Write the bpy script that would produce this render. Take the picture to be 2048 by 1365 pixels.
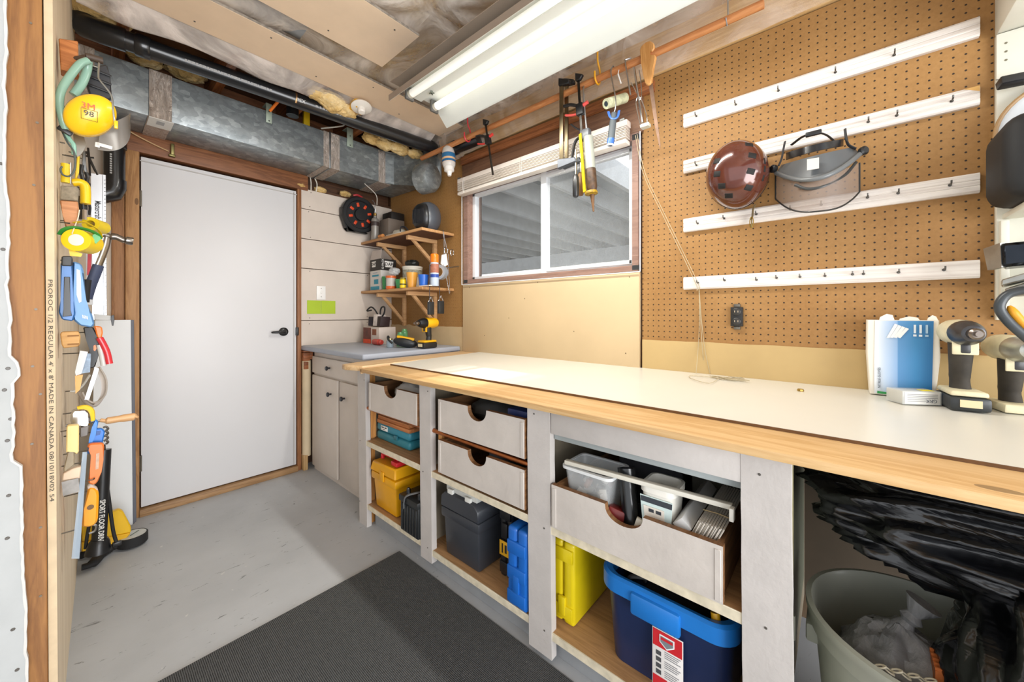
import bpy, bmesh, math, random
from mathutils import Vector, Matrix, Euler, noise as mnoise

for o in list(bpy.data.objects):
    bpy.data.objects.remove(o)
sc = bpy.context.scene
COL = sc.collection
RND = random.Random(11)

# ------------------------------------------------------------------ camera
FPX, HORIZ, CAMH, YAW = 748.0, 627.0, 1.15, math.atan2(857, 748)
cd = bpy.data.cameras.new('camera')
cd.sensor_width = 36.0
cd.lens = FPX * 36.0 / 2048.0
cd.shift_y = -(1365 / 2 - HORIZ) / 2048.0
cd.clip_start = 0.02
cam = bpy.data.objects.new('camera', cd)
cam.location = (0, 0, CAMH)
cam.rotation_euler = (math.pi / 2, 0, -YAW)
COL.objects.link(cam)
sc.camera = cam

# ------------------------------------------------------------------ world, lights, exposure
w = bpy.data.worlds.new('world')
sc.world = w
w.use_nodes = True
w.node_tree.nodes['Background'].inputs[0].default_value = (0.93, 0.96, 1.0, 1)
w.node_tree.nodes['Background'].inputs[1].default_value = 1.4
sc.view_settings.view_transform = 'Standard'
sc.view_settings.look = 'None'
sc.view_settings.gamma = 1.0
sc.view_settings.use_curve_mapping = False
sc.view_settings.exposure = 0.2

def lamp(name, kind, loc, energy, color, rot=(0, 0, 0), **kw):
    d = bpy.data.lights.new(name, kind)
    d.energy = energy
    d.color = color
    for k, v in kw.items():
        setattr(d, k, v)
    o = bpy.data.objects.new(name, d)
    o.location = loc
    o.rotation_euler = rot
    COL.objects.link(o)
    return o

def aim(o, target):
    o.rotation_euler = (Vector(target) - o.location).to_track_quat('-Z', 'Y').to_euler()

sun = lamp('sun', 'SUN', (4, 1.2, 4), 4.5, (1.0, 0.97, 0.92), angle=math.radians(2.5))
aim(sun, (1.25, 1.38, 0.87))
# added fill lamp behind the camera, aimed up to brighten the ceiling
fill_lamp = lamp('rear_fill', 'AREA', (0.30, -2.0, 0.95), 118, (0.975, 0.985, 1.0), shape='RECTANGLE', size=2.4, size_y=1.9)
aim(fill_lamp, (0.5, 2.4, 2.6))

# ------------------------------------------------------------------ pixel -> world helpers (2048x1365 frame)
_V = Vector((math.sin(YAW), math.cos(YAW), 0)); _R = Vector((math.cos(YAW), -math.sin(YAW), 0)); _C = Vector((0, 0, CAMH))
def _ray(px, py):
    return _V * FPX + _R * (px - 1024) + Vector((0, 0, HORIZ - py))
def PX(px, py, X):
    d = _ray(px, py); return _C + d * (X / d.x)
def PY(px, py, Y):
    d = _ray(px, py); return _C + d * (Y / d.y)
def PZ(px, py, Z):
    d = _ray(px, py); return _C + d * ((Z - CAMH) / d.z)

# ------------------------------------------------------------------ materials
def lin(h):
    if not isinstance(h, str):
        return h
    h = h.lstrip('#')
    v = [int(h[i:i + 2], 16) / 255 for i in (0, 2, 4)]
    return tuple(c / 12.92 if c <= .04045 else ((c + .055) / 1.055) ** 2.4 for c in v)
_M = {}
class NT:
    def __init__(s, name):
        s.m = bpy.data.materials.new(name); s.m.use_nodes = True
        s.t = s.m.node_tree; s.b = s.t.nodes['Principled BSDF']
        s.tc = None
    def n(s, t, **k):
        x = s.t.nodes.new(t)
        for a, b in k.items():
            setattr(x, a, b)
        return x
    def l(s, a, b):
        s.t.links.new(a, b)
    def co(s, scale=(1, 1, 1), rot=(0, 0, 0)):
        if s.tc is None:
            s.tc = s.n('ShaderNodeTexCoord')
        mp = s.n('ShaderNodeMapping')
        mp.inputs['Scale'].default_value = scale
        mp.inputs['Rotation'].default_value = rot
        s.l(s.tc.outputs['Object'], mp.inputs['Vector'])
        return mp.outputs[0]
    def noise(s, scale, detail=3, vec=None, rough=.55, dist=0):
        x = s.n('ShaderNodeTexNoise')
        x.inputs['Scale'].default_value = scale; x.inputs['Detail'].default_value = detail
        x.inputs['Roughness'].default_value = rough; x.inputs['Distortion'].default_value = dist
        s.l(vec if vec is not None else s.co(), x.inputs['Vector'])
        return x.outputs['Fac']
    def ramp(s, fac, stops):
        r = s.n('ShaderNodeValToRGB')
        el = r.color_ramp.elements
        while len(el) < len(stops):
            el.new(.5)
        for e, (p, c) in zip(el, stops):
            e.position = p; c = lin(c); e.color = (c[0], c[1], c[2], 1)
        s.l(fac, r.inputs[0])
        return r.outputs[0]
    def mix(s, fac, a, b, mode='MIX'):
        x = s.n('ShaderNodeMix', data_type='RGBA', blend_type=mode)
        for i, v in ((0, fac), (6, a), (7, b)):
            if isinstance(v, (int, float)):
                x.inputs[i].default_value = v
            elif isinstance(v, (str, tuple)):
                c = lin(v); x.inputs[i].default_value = (c[0], c[1], c[2], 1)
            else:
                s.l(v, x.inputs[i])
        return x.outputs[2]
    def math(s, op, a, b=None):
        x = s.n('ShaderNodeMath', operation=op)
        for i, v in ((0, a), (1, b)):
            if v is None: continue
            if isinstance(v, (int, float)): x.inputs[i].default_value = v
            else: s.l(v, x.inputs[i])
        return x.outputs[0]
    def bump(s, h, strength=.2, dist=.01):
        b = s.n('ShaderNodeBump')
        b.inputs['Strength'].default_value = strength; b.inputs['Distance'].default_value = dist
        s.l(h, b.inputs['Height']); s.l(b.outputs[0], s.b.inputs['Normal'])
    def base(s, c):
        if isinstance(c, (str, tuple)):
            c = lin(c); s.b.inputs['Base Color'].default_value = (c[0], c[1], c[2], 1)
        else:
            s.l(c, s.b.inputs['Base Color'])
    def set(s, **k):
        for a, v in k.items():
            s.b.inputs[a.replace('_', ' ')].default_value = v

def paint(c, rough=.5, var=.12, scale=9, metal=0, bump=0, bscale=60, coat=0):
    key = ('paint', c, rough, var, scale, metal, bump, bscale, coat)
    if key in _M: return _M[key]
    t = NT('paint_%02d' % len(_M))
    l = lin(c)
    d = tuple(max(0, v * (1 - var)) for v in l); u = tuple(min(1, v * (1 + var * .6)) for v in l)
    if var > 0:
        t.base(t.ramp(t.noise(scale, 4), [(.3, d), (.7, u)]))
    else:
        t.base(l)
    t.set(Roughness=rough, Metallic=metal)
    if coat: t.set(Coat_Weight=coat, Coat_Roughness=.08)
    if bump: t.bump(t.noise(bscale, 3), bump)
    _M[key] = t.m
    return t.m

def wood(c1, c2, axis='Y', rough=.55, sc_=1.0, knots=True, ring=14.0):
    key = ('wood', c1, c2, axis, rough, sc_, knots, ring)
    if key in _M: return _M[key]
    t = NT('wood_%02d' % len(_M))
    st = {'X': (.6, 9, 9), 'Y': (9, .6, 9), 'Z': (9, 9, .6)}[axis]
    v = t.co(tuple(a * sc_ for a in st))
    f = t.noise(ring * .22, 6, v, .6, .6)
    c = t.ramp(f, [(.28, c2), (.45, c1), (.55, c2), (.62, c1), (.8, c1)])
    g = t.noise(ring, 4, t.co(tuple(a * sc_ * 4 for a in st)), .6)
    c = t.mix(.25, c, t.ramp(g, [(.35, c2), (.65, c1)]))
    if knots:
        vo = t.n('ShaderNodeTexVoronoi'); vo.inputs['Scale'].default_value = 3.2
        kv = {'X': (.55, 1.3, 1.3), 'Y': (1.3, .55, 1.3), 'Z': (1.3, 1.3, .55)}[axis]
        t.l(t.co(kv), vo.inputs['Vector'])
        k = t.math('LESS_THAN', vo.outputs['Distance'], .05)
        dark = tuple(x * .35 for x in lin(c2))
        c = t.mix(t.math('MULTIPLY', k, .75), c, dark)
    t.base(c); t.set(Roughness=rough)
    t.bump(f, .12, .003)
    _M[key] = t.m
    return t.m

def plastic(c, rough=.35, coat=.1, var=.06):
    return paint(c, rough, var, 14, 0, 0, 60, coat)
def metal(c, rough=.3, var=.15, scale=25):
    return paint(c, rough, var, scale, 1.0)
def emit(c, s, name='glow'):
    t = NT(name); t.base('#ffffff'); l = lin(c)
    t.b.inputs['Emission Color'].default_value = (l[0], l[1], l[2], 1)
    t.b.inputs['Emission Strength'].default_value = s
    return t.m
def clear(c='#e8ecec', alpha=.3, rough=.1, key=None):
    k = ('clear', c, alpha, rough)
    if k in _M: return _M[k]
    t = NT('clear_%02d' % len(_M)); t.base(c); t.set(Roughness=rough, Alpha=alpha)
    _M[k] = t.m
    return t.m

# ------------------------------------------------------------------ mesh helpers
def new():
    return bmesh.new()
def _bev(bm, verts, b, seg=2):
    if b <= 0: return
    es = set()
    vs = set(verts)
    for v in verts:
        for e in v.link_edges:
            if e.other_vert(v) in vs: es.add(e)
    bmesh.ops.bevel(bm, geom=list(es), offset=b, segments=seg, affect='EDGES', profile=.5, clamp_overlap=True)
def box(bm, x0, x1, y0, y1, z0, z1, b=0, seg=2):
    x0, x1 = sorted((x0, x1)); y0, y1 = sorted((y0, y1)); z0, z1 = sorted((z0, z1))
    vs = [bm.verts.new(p) for p in ((x0, y0, z0), (x1, y0, z0), (x1, y1, z0), (x0, y1, z0), (x0, y0, z1), (x1, y0, z1), (x1, y1, z1), (x0, y1, z1))]
    for f in ((3, 2, 1, 0), (4, 5, 6, 7), (0, 1, 5, 4), (1, 2, 6, 5), (2, 3, 7, 6), (3, 0, 4, 7)):
        bm.faces.new([vs[i] for i in f])
    _bev(bm, vs, b, seg)
    return bm
def obox(bm, c, s, M=None, b=0, taper=1.0, seg=2):
    """oriented box: centre c, full sizes s, rotation M (3x3 or Euler); taper scales the top x/y"""
    if M is None: M = Matrix.Identity(3)
    elif isinstance(M, tuple): M = Euler(M).to_matrix()
    c = Vector(c); vs = []
    for z in (-1, 1):
        k = taper if z > 0 else 1
        for x, y in ((-1, -1), (1, -1), (1, 1), (-1, 1)):
            vs.append(bm.verts.new(c + M @ Vector((x * s[0] / 2 * k, y * s[1] / 2 * k, z * s[2] / 2))))
    for f in ((3, 2, 1, 0), (4, 5, 6, 7), (0, 1, 5, 4), (1, 2, 6, 5), (2, 3, 7, 6), (3, 0, 4, 7)):
        bm.faces.new([vs[i] for i in f])
    _bev(bm, vs, b, seg)
    return bm
def frame(d):
    d = Vector(d).normalized()
    u = d.orthogonal().normalized() if abs(d.z) > .95 else d.cross(Vector((0, 0, 1))).normalized()
    return u, d.cross(u).normalized()
def tube(bm, pts, r, n=8, cap=True, closed=False, flat=1.0):
    pts = [Vector(p) for p in pts]
    m = len(pts)
    rs = r if isinstance(r, (list, tuple)) else [r] * m
    rings = []
    u0 = None
    for i, p in enumerate(pts):
        if closed:
            d = pts[(i + 1) % m] - pts[i - 1]
        else:
            d = pts[min(i + 1, m - 1)] - pts[max(i - 1, 0)]
        if d.length < 1e-9: d = Vector((0, 0, 1))
        d.normalize()
        if u0 is None:
            u, v = frame(d)
        else:
            u = (u0 - d * u0.dot(d))
            u = u.normalized() if u.length > 1e-6 else frame(d)[0]
            v = d.cross(u)
        u0 = u
        rings.append([bm.verts.new(p + (u * math.cos(2 * math.pi * k / n) + v * math.sin(2 * math.pi * k / n) * flat) * rs[i]) for k in range(n)])
    for i in range(m if closed else m - 1):
        a, b = rings[i], rings[(i + 1) % m]
        for k in range(n):
            bm.faces.new((a[k], a[(k + 1) % n], b[(k + 1) % n], b[k]))
    if cap and not closed:
        bm.faces.new(rings[0][::-1]); bm.faces.new(rings[-1])
    return bm
def curve(pts, n=6):
    """Catmull-Rom through the points"""
    P = [Vector(p) for p in pts]; P = [P[0] * 2 - P[1]] + P + [P[-1] * 2 - P[-2]]
    out = []
    for i in range(1, len(P) - 2):
        for k in range(n):
            t = k / n
            a, b, c, d = P[i - 1], P[i], P[i + 1], P[i + 2]
            out.append(.5 * ((2 * b) + (c - a) * t + (2 * a - 5 * b + 4 * c - d) * t * t + (3 * b - a - 3 * c + d) * t ** 3))
    out.append(P[-2])
    return out
def lathe(bm, prof, o=(0, 0, 0), d=(0, 0, 1), n=24, sx=1.0, cap=True):
    """prof: (radius, height) pairs along d"""
    o = Vector(o); d = Vector(d).normalized(); u, v = frame(d); rings = []
    for r, h in prof:
        rings.append([bm.verts.new(o + d * h + (u * math.cos(2 * math.pi * k / n) * sx + v * math.sin(2 * math.pi * k / n)) * max(r, 1e-5)) for k in range(n)])
    for a, b in zip(rings, rings[1:]):
        for k in range(n):
            bm.faces.new((a[k], a[(k + 1) % n], b[(k + 1) % n], b[k]))
    if cap:
        bm.faces.new(rings[0][::-1]); bm.faces.new(rings[-1])
    return bm
def prism(bm, pts, ext, b=0):
    """closed planar polygon (3D points) pushed along the vector ext"""
    ext = Vector(ext); pts = [Vector(p) for p in pts]; n = len(pts)
    a = [bm.verts.new(p) for p in pts]; c = [bm.verts.new(p + ext) for p in pts]
    bm.faces.new(a[::-1]); bm.faces.new(c)
    for i in range(n):
        bm.faces.new((a[i], a[(i + 1) % n], c[(i + 1) % n], c[i]))
    if b > 0: _bev(bm, a + c, b, 1)
    return bm
def ell(bm, c, r, M=None, nu=20, nv=12, fn=None):
    c = Vector(c)
    if M is None: M = Matrix.Identity(3)
    elif isinstance(M, tuple): M = Euler(M).to_matrix()
    rows = []
    for j in range(nv + 1):
        th = math.pi * j / nv
        row = []
        for i in range(nu):
            ph = 2 * math.pi * i / nu
            p = Vector((math.sin(th) * math.cos(ph), math.sin(th) * math.sin(ph), math.cos(th)))
            if fn: p = fn(p)
            row.append(bm.verts.new(c + M @ Vector((p.x * r[0], p.y * r[1], p.z * r[2]))))
        rows.append(row)
    for a, b in zip(rows, rows[1:]):
        for i in range(nu):
            bm.faces.new((a[i], b[i], b[(i + 1) % nu], a[(i + 1) % nu]))
    return bm
def sheet(bm, fn, nu, nv, thick=None):
    """surface fn(u,v) on 0..1 squares; thick = Vector offset for a second skin"""
    g = [[bm.verts.new(fn(i / nu, j / nv)) for j in range(nv + 1)] for i in range(nu + 1)]
    for i in range(nu):
        for j in range(nv):
            bm.faces.new((g[i][j], g[i + 1][j], g[i + 1][j + 1], g[i][j + 1]))
    if thick is not None:
        t = Vector(thick)
        h = [[bm.verts.new(g[i][j].co + t) for j in range(nv + 1)] for i in range(nu + 1)]
        for i in range(nu):
            for j in range(nv):
                bm.faces.new((h[i][j + 1], h[i + 1][j + 1], h[i + 1][j], h[i][j]))
        for i in range(nu):
            bm.faces.new((g[i][0], h[i][0], h[i + 1][0], g[i + 1][0])); bm.faces.new((g[i + 1][nv], h[i + 1][nv], h[i][nv], g[i][nv]))
        for j in range(nv):
            bm.faces.new((g[0][j + 1], h[0][j + 1], h[0][j], g[0][j])); bm.faces.new((g[nu][j], h[nu][j], h[nu][j + 1], g[nu][j + 1]))
    return bm
def nz(p, s=1.0):
    return mnoise.noise(Vector(p) * s)

# ------------------------------------------------------------------ objects
def _obj(name, bm, mt, smooth=38):
    bmesh.ops.recalc_face_normals(bm, faces=bm.faces[:])
    me = bpy.data.meshes.new(name)
    bm.to_mesh(me); bm.free()
    mts = mt if isinstance(mt, (list, tuple)) else [mt]
    for m in mts: me.materials.append(m)
    if smooth:
        for p in me.polygons: p.use_smooth = True
        me.set_sharp_from_angle(angle=math.radians(smooth))
    o = bpy.data.objects.new(name, me)
    COL.objects.link(o)
    return o
def tag(o, label=None, cat=None, group=None, kind=None):
    if label: o['label'] = label
    if cat: o['category'] = cat
    if group: o['group'] = group
    if kind: o['kind'] = kind
    return o
def thing(name, label, cat, loc, group=None, kind=None):
    o = bpy.data.objects.new(name, None)
    o.empty_display_size = .05
    o.location = loc
    COL.objects.link(o)
    return tag(o, label, cat, group, kind)
def part(name, bm, mt, par, label=None, smooth=38, kind=None):
    o = _obj(name, bm, mt, smooth)
    o.parent = par
    if par.type == 'EMPTY':
        o.matrix_parent_inverse = Matrix.Translation(-par.location)
    return tag(o, label, None, None, kind)
def solo(name, bm, mt, label, cat, group=None, smooth=38, kind=None):
    return tag(_obj(name, bm, mt, smooth), label, cat, group, kind)
def struct(name, bm, mt, par=None, smooth=38):
    if par is not None: return part(name, bm, mt, par, smooth=smooth)
    return tag(_obj(name, bm, mt, smooth), kind='structure')
def dup(root, delta, label=None, group=None):
    r = root.copy(); COL.objects.link(r)
    r.location = root.location + Vector(delta)
    if label: r['label'] = label
    if group: r['group'] = group
    for ch in root.children:
        c = ch.copy(); COL.objects.link(c); c.parent = r
        for g in ch.children:
            d = g.copy(); COL.objects.link(d); d.parent = c
    return r
def text(s, size, o, right, up, mt, par, name='lettering', align='CENTER', thick=.0004, font_bold=False, fit=None):
    """flat print: text s centred at o, reading along right, standing along up"""
    cu = bpy.data.curves.new('txt', 'FONT')
    cu.body = s; cu.size = size; cu.align_x = align; cu.align_y = 'CENTER'; cu.extrude = thick; cu.resolution_u = 2
    if font_bold: cu.offset = size * .018
    ob = bpy.data.objects.new('txt', cu); COL.objects.link(ob)
    dg = bpy.context.evaluated_depsgraph_get()
    me = bpy.data.meshes.new_from_object(ob.evaluated_get(dg))
    bpy.data.objects.remove(ob); bpy.data.curves.remove(cu)
    right = Vector(right).normalized(); up = Vector(up); up = (up - right * up.dot(right)).normalized(); nr = right.cross(up)
    if fit and len(me.vertices):
        xs = [v.co.x for v in me.vertices]; wd = max(xs) - min(xs); k = fit / wd
    else: k = 1.0
    o = Vector(o)
    for v in me.vertices:
        v.co = o + right * v.co.x * k + up * v.co.y + nr * v.co.z
    me.materials.clear(); me.materials.append(mt)
    r = bpy.data.objects.new(name, me); COL.objects.link(r); r.parent = par
    if par.type == 'EMPTY': r.matrix_parent_inverse = Matrix.Translation(-par.location)
    return r
# ================================================================== SETTING
AX, BY = 1.80, 3.00          # face of the window wall (X) and of the door wall (Y)

# ---- special surface materials
def m_floor():
    t = NT('grey_floor_paint')
    c = t.ramp(t.noise(2.5, 6), [(.3, '#a9acaf'), (.7, '#b9bcbf')])
    v = t.noise(9, 8, t.co((1, 3.2, 1), (0, 0, .5)), .7, 1.5)
    c = t.mix(t.ramp(v, [(.63, (0, 0, 0)), (.66, (.85, .85, .85))]), c, '#6c6d6d')
    v2 = t.noise(26, 4, t.co((1, 1, 1)))
    c = t.mix(t.ramp(v2, [(.70, (0, 0, 0)), (.73, (.8, .8, .8))]), c, '#cfcfcb')
    t.base(c); t.set(Roughness=.5)
    t.bump(v, .15, .004)
    return t.m
def m_peg(strength=1.0):
    t = NT('pegboard')
    c = t.ramp(t.noise(4, 6), [(.3, '#976d39'), (.7, '#a37a46')])
    g = t.noise(90, 2)
    c = t.mix(.18, c, t.ramp(g, [(.3, '#785429'), (.7, '#b08652')]))
    if t.tc is None: t.co()
    sp = t.n('ShaderNodeSeparateXYZ'); t.l(t.tc.outputs['Object'], sp.inputs[0])
    def fr(o, off):
        f = t.math('FRACT', t.math('ADD', t.math('DIVIDE', o, .0254), off))
        d = t.math('SUBTRACT', f, .5)
        return t.math('MULTIPLY', d, d)
    d = t.math('ADD', fr(sp.outputs[1], 100.2), fr(sp.outputs[2], 100.6))
    hole = t.math('LESS_THAN', d, .013)
    c = t.mix(t.math('MULTIPLY', hole, strength), c, '#2a1a0c')
    t.base(c); t.set(Roughness=.62)
    t.bump(t.math('SUBTRACT', 1.0, hole), .6, .003)
    return t.m
def m_galv(dark='#7d8486', light='#bcc3c5'):
    t = NT('galvanised')
    vo = t.n('ShaderNodeTexVoronoi'); vo.inputs['Scale'].default_value = 30
    t.l(t.co((1, 1, 1.6)), vo.inputs['Vector'])
    sx = t.n('ShaderNodeSeparateColor'); t.l(vo.outputs['Color'], sx.inputs[0])
    f = t.math('ADD', t.math('MULTIPLY', sx.outputs[0], .3), t.math('MULTIPLY', t.noise(16, 7, None, .7), .7))
    t.base(t.ramp(f, [(.25, dark), (.55, '#969d9f'), (.8, light)]))
    t.set(Metallic=.6, Roughness=.42)
    t.bump(f, .08, .003)
    return t.m
def m_film(alpha=.5, c='#e2d8cc'):
    t = NT('plastic_film')
    n = t.noise(3.2, 5, t.co((1, 1, 1)), .5, 1.6)
    t.base(t.ramp(n, [(.3, '#cfc6bf'), (.7, c)]))
    t.set(Roughness=.16)
    t.l(t.ramp(n, [(.35, (alpha * .45,) * 3), (.62, (min(1, alpha * 1.6),) * 3)]), t.b.inputs['Alpha'])
    t.bump(n, .55, .05)
    return t.m
def m_insul():
    t = NT('fibreglass')
    n = t.noise(11, 8, None, .7)
    t.base(t.ramp(n, [(.25, '#a8803f'), (.5, '#dcb978'), (.75, '#f0dcae')]))
    t.set(Roughness=1.0); t.bump(t.noise(45, 6), .8, .02)
    return t.m
def m_mat():
    t = NT('ribbed_mat')
    wv = t.n('ShaderNodeTexWave', wave_type='BANDS', bands_direction='X')
    wv.inputs['Scale'].default_value = 62; wv.inputs['Distortion'].default_value = 1.2
    wv.inputs['Detail'].default_value = 2
    t.l(t.co((1, 1, 1)), wv.inputs['Vector'])
    n = t.noise(160, 3)
    h = t.math('ADD', wv.outputs['Fac'], n)
    c = t.ramp(h, [(.45, '#242526'), (.85, '#464748'), (1.0, '#666767')])
    sp = t.noise(70, 2)
    c = t.mix(t.ramp(sp, [(.74, (0, 0, 0)), (.77, (.5, .5, .5))]), c, '#a09c94')
    t.base(c); t.set(Roughness=.95); t.bump(h, .8, .006)
    return t.m
M_FLOOR, M_PEG, M_GALV, M_FILM, M_INS = m_floor(), m_peg(), m_galv(), m_film(), m_insul()
M_TAN = paint('#cbb28a', .7, .08, 5)
M_KRAFT = paint('#e6cdb0', .8, .06, 6)
M_WHITE = paint('#c0bab5', .55, .07, 12, 0, .08, 80)
M_SHIP = paint('#d2c6ba', .6, .06, 6)
M_DOOR = paint('#d9d9db', .42, .02, 2)
M_RED = wood('#8e5c3a', '#643c22', 'X')
M_REDY = wood('#a2653a', '#6d3c1e', 'Y')
M_REDZ = wood('#9c6a44', '#7a4c2c', 'Z')
M_PINEZ = wood('#b98c5c', '#986b40', 'Z')
M_PINEX = wood('#cfa274', '#a8764a', 'X')
M_PINEY = wood('#d3b07e', '#bd935c', 'Y', ring=10)
M_DARKW = wood('#7f5c44', '#5f4130', 'Y')
M_SHEATH = wood('#5b3a22', '#3a2413', 'X')
M_BLK = plastic('#17181a', .4)
M_RUB = paint('#1b1b1c', .75, .15, 20)
M_STEEL = metal('#b9bcbf', .3)
M_CHROME = metal('#d9dbdd', .15, .05)
M_SCREW = metal('#77736a', .4)

# ---- floor
bm = new(); box(bm, -2.2, 1.95, -2.2, 3.1, -.12, 0)
floor = struct('floor', bm, M_FLOOR)
bm = new(); box(bm, .05, 1.0, -1.3, 1.59, .0005, .009, .003, 1)
solo('floor_mat', bm, m_mat(), 'dark charcoal ribbed floor mat lying on grey painted floor', 'mat')

# ---- door wall
bm = new(); box(bm, -.3, 1.95, 3.07, 3.13, 0, 2.62)
wall_back = struct('wall_back', bm, M_SHEATH)
bm = new(); box(bm, -.02, .135, 2.992, 3.07, 1.12, 2.30)
part('drywall_panel', bm, paint('#cdbfae', .7, .05, 4), wall_back)
bm = new(); box(bm, -.02, .135, 2.994, 3.07, 0, 1.115)
part('drywall_panel', bm, paint('#c9bda8', .7, .05, 4), wall_back)
bm = new(); box(bm, .1, .15, 2.98, 3.06, 0, 2.10, .002)
part('door_stud', bm, wood('#a5764a', '#805430', 'Z'), wall_back)
# header over the door, reddish timber
bm = new(); box(bm, .085, 1.10, 2.975, 3.06, 2.062, 2.172, .003)
part('door_header', bm, M_RED, wall_back)
# jambs, sill
bm = new(); box(bm, .152, .207, 2.965, 3.06, 0, 2.06, .002)
struct('trim_1', bm, M_PINEZ)
bm = new(); box(bm, 1.026, 1.052, 2.97, 3.06, 0, 2.06, .002)
struct('trim_2', bm, M_REDZ)
bm = new(); box(bm, .207, 1.026, 2.955, 3.06, 0, .040, .003)
struct('trim_3', bm, wood('#a8845c', '#84623f', 'X'))
# door
door = thing('door_1', None, None, (.61, 2.99, .045), kind='structure')
bm = new(); box(bm, .214, 1.020, 2.978, 3.012, .048, 2.040, .003)
part('door_slab', bm, M_DOOR, door)
bm = new(); box(bm, .21, 1.024, 2.9735, 2.9775, 2.012, 2.018); box(bm, 1.0, 1.006, 2.9735, 2.9775, .05, 2.03)
part('weather_strip', bm, paint('#b9b5b2', .6), door)
c = PY(568, 664, 2.965)
lv = new(); lathe(lv, [(.030, 0), (.030, .008), (.022, .014), (.012, .016), (.012, .045)], (c.x, 2.978, c.z), (0, -1, 0), 20)
h = part('handle_rose', lv, M_BLK, door, 'black lever handle')
lv = new(); tube(lv, [(c.x, 2.938, c.z), (c.x - .03, 2.934, c.z), (c.x - .075, 2.938, c.z - .001), (c.x - .082, 2.944, c.z - .002)], [.011, .010, .008, .006], 10)
part('lever', lv, M_BLK, h)
bm = new(); box(bm, 1.014, 1.030, 2.955, 2.976, c.z - .03, c.z + .03, .003)
part('latch_plate', bm, M_BLK, door)
for z in (1.80, .30):
    bm = new(); tube(bm, [(.212, 2.972, z - .045), (.212, 2.972, z + .045)], .006, 8); box(bm, .205, .216, 2.9765, 2.9785, z - .045, z + .045)
    part('hinge', bm, metal('#8b8478', .4), door)

# painted boards between door and corner
zs = [2.077, 1.926, 1.704, 1.484, 1.096, .88]
for i in range(5):
    bm = new()
    box(bm, 1.055 + RND.uniform(-.004, .002), 1.797, 2.984 + RND.uniform(-.002, .002), 3.008, zs[i + 1] + .0025, zs[i] - .0025, .0015, 1)
    pl = part('plank', bm, M_SHIP, wall_back)
    sb = new()
    for x in (1.115, 1.56):
        for z in (zs[i] - .02, zs[i + 1] + .022):
            lathe(sb, [(.0035, 0), (.0035, .0015)], (x + RND.uniform(-.01, .01), 2.9842, z + RND.uniform(-.006, .006)), (0, -1, 0), 8)
    part('screw_heads', sb, paint('#5a5048', .5), pl)
bm = new()
for x0, x1 in ((1.055, 1.80),):
    box(bm, x0, x1, 3.01, 3.06, .75, 2.10)
part('furring', bm, M_SHEATH, wall_back)
# bare framing beside the low cabinet
bm = new(); tube(bm, [(1.085, 2.965, .10), (1.085, 2.965, .80)], .030, 14)
part('cream_post', bm, paint('#d9c6a4', .6, .12, 6), wall_back)
for x0, x1, z0, z1 in ((1.055, 1.10, .80, .86), (1.10, 1.12, .81, .862), (1.055, 1.12, .864, .876), (1.06, 1.09, .74, .795), (1.055, 1.085, 0.0, .11)):
    bm = new(); box(bm, x0, x1, 2.935, 3.0, z0, z1, .003)
    part('wood_block', bm, wood('#a8653a', '#713f20', 'X') if z0 > .5 else wood('#c9a877', '#a98350', 'Z'), wall_back)
# switch plate and green notes
sw = thing('light_switch', 'white toggle light switch plate on white boards above green note', 'switch', (1.155, 2.98, 1.19))
a = PY(633, 572, 2.98); b_ = PY(651, 600, 2.98)
bm = new(); box(bm, a.x, b_.x, 2.976, 2.983, b_.z, a.z, .002)
part('plate', bm, paint('#f0efec', .35, .02), sw)
mid = (a + b_) / 2
bm = new(); box(bm, mid.x - .005, mid.x + .005, 2.964, 2.977, mid.z - .004, mid.z + .012, .002)
part('toggle', bm, paint('#f0efec', .35, .02), sw)
for dz in (-.03, .034):
    bm = new(); lathe(bm, [(.003, 0), (.003, .002)], (mid.x, 2.976, mid.z + dz), (0, -1, 0), 8)
    part('screw', bm, M_SCREW, sw)
for k, (xa, xb) in enumerate(((614.5, 642), (642.5, 671))):
    p, q = PY(xa, 601 + k * .6, 2.98), PY(xb, 628, 2.98)
    bm = new(); box(bm, p.x, q.x, 2.9815, 2.9835, q.z, p.z)
    solo('sticky_note', bm, paint('#a9c22e', .7, .04), ('lime green square sticky note beside the door frame, below light switch', 'lime green square sticky note on the corner side, below light switch')[k], 'note', 'lime sticky notes')

# ---- window wall: sheathing with the window opening
bm = new()
box(bm, 1.812, 1.95, -2.2, .735, 0, 2.62); box(bm, 1.812, 1.95, 2.00, 3.1, 0, 2.62)
box(bm, 1.812, 1.95, .735, 2.0, 0, 1.365); box(bm, 1.812, 1.95, .735, 2.0, 2.03, 2.62)
wall_right = struct('wall_right', bm, M_SHEATH)
bm = new(); box(bm, 1.796, 1.812, -2.2, .722, 1.0, 2.28)
part('pegboard', bm, M_PEG, wall_right)
bm = new(); box(bm, 1.796, 1.812, 2.025, 3.0, 1.03, 2.30)
part('pegboard', bm, m_peg(.35), wall_right)
bm = new(); sheet(bm, lambda u, v: Vector((1.790, -2.2 + u * 2.92, .84 + v * (.182 + .006 * nz((u * 25, 3, 0))))), 60, 1, (.02, 0, 0))
part('backsplash', bm, paint('#c2a672', .65, .1, 3), wall_right, smooth=0)
bm = new(); sheet(bm, lambda u, v: Vector((1.790, 2.03 + u * .965, .84 + v * (.21 + .012 * nz((u * 12, 7, 0))))), 30, 1, (.02, 0, 0))
part('backsplash', bm, M_TAN, wall_right, smooth=0)
bm = new(); box(bm, 1.780, 1.812, .732, 2.02, .84, 1.352, .002)
wp = part('plaster_panel', bm, paint('#cab28c', .65, .06, 3), wall_right)
bm = new()
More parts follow.
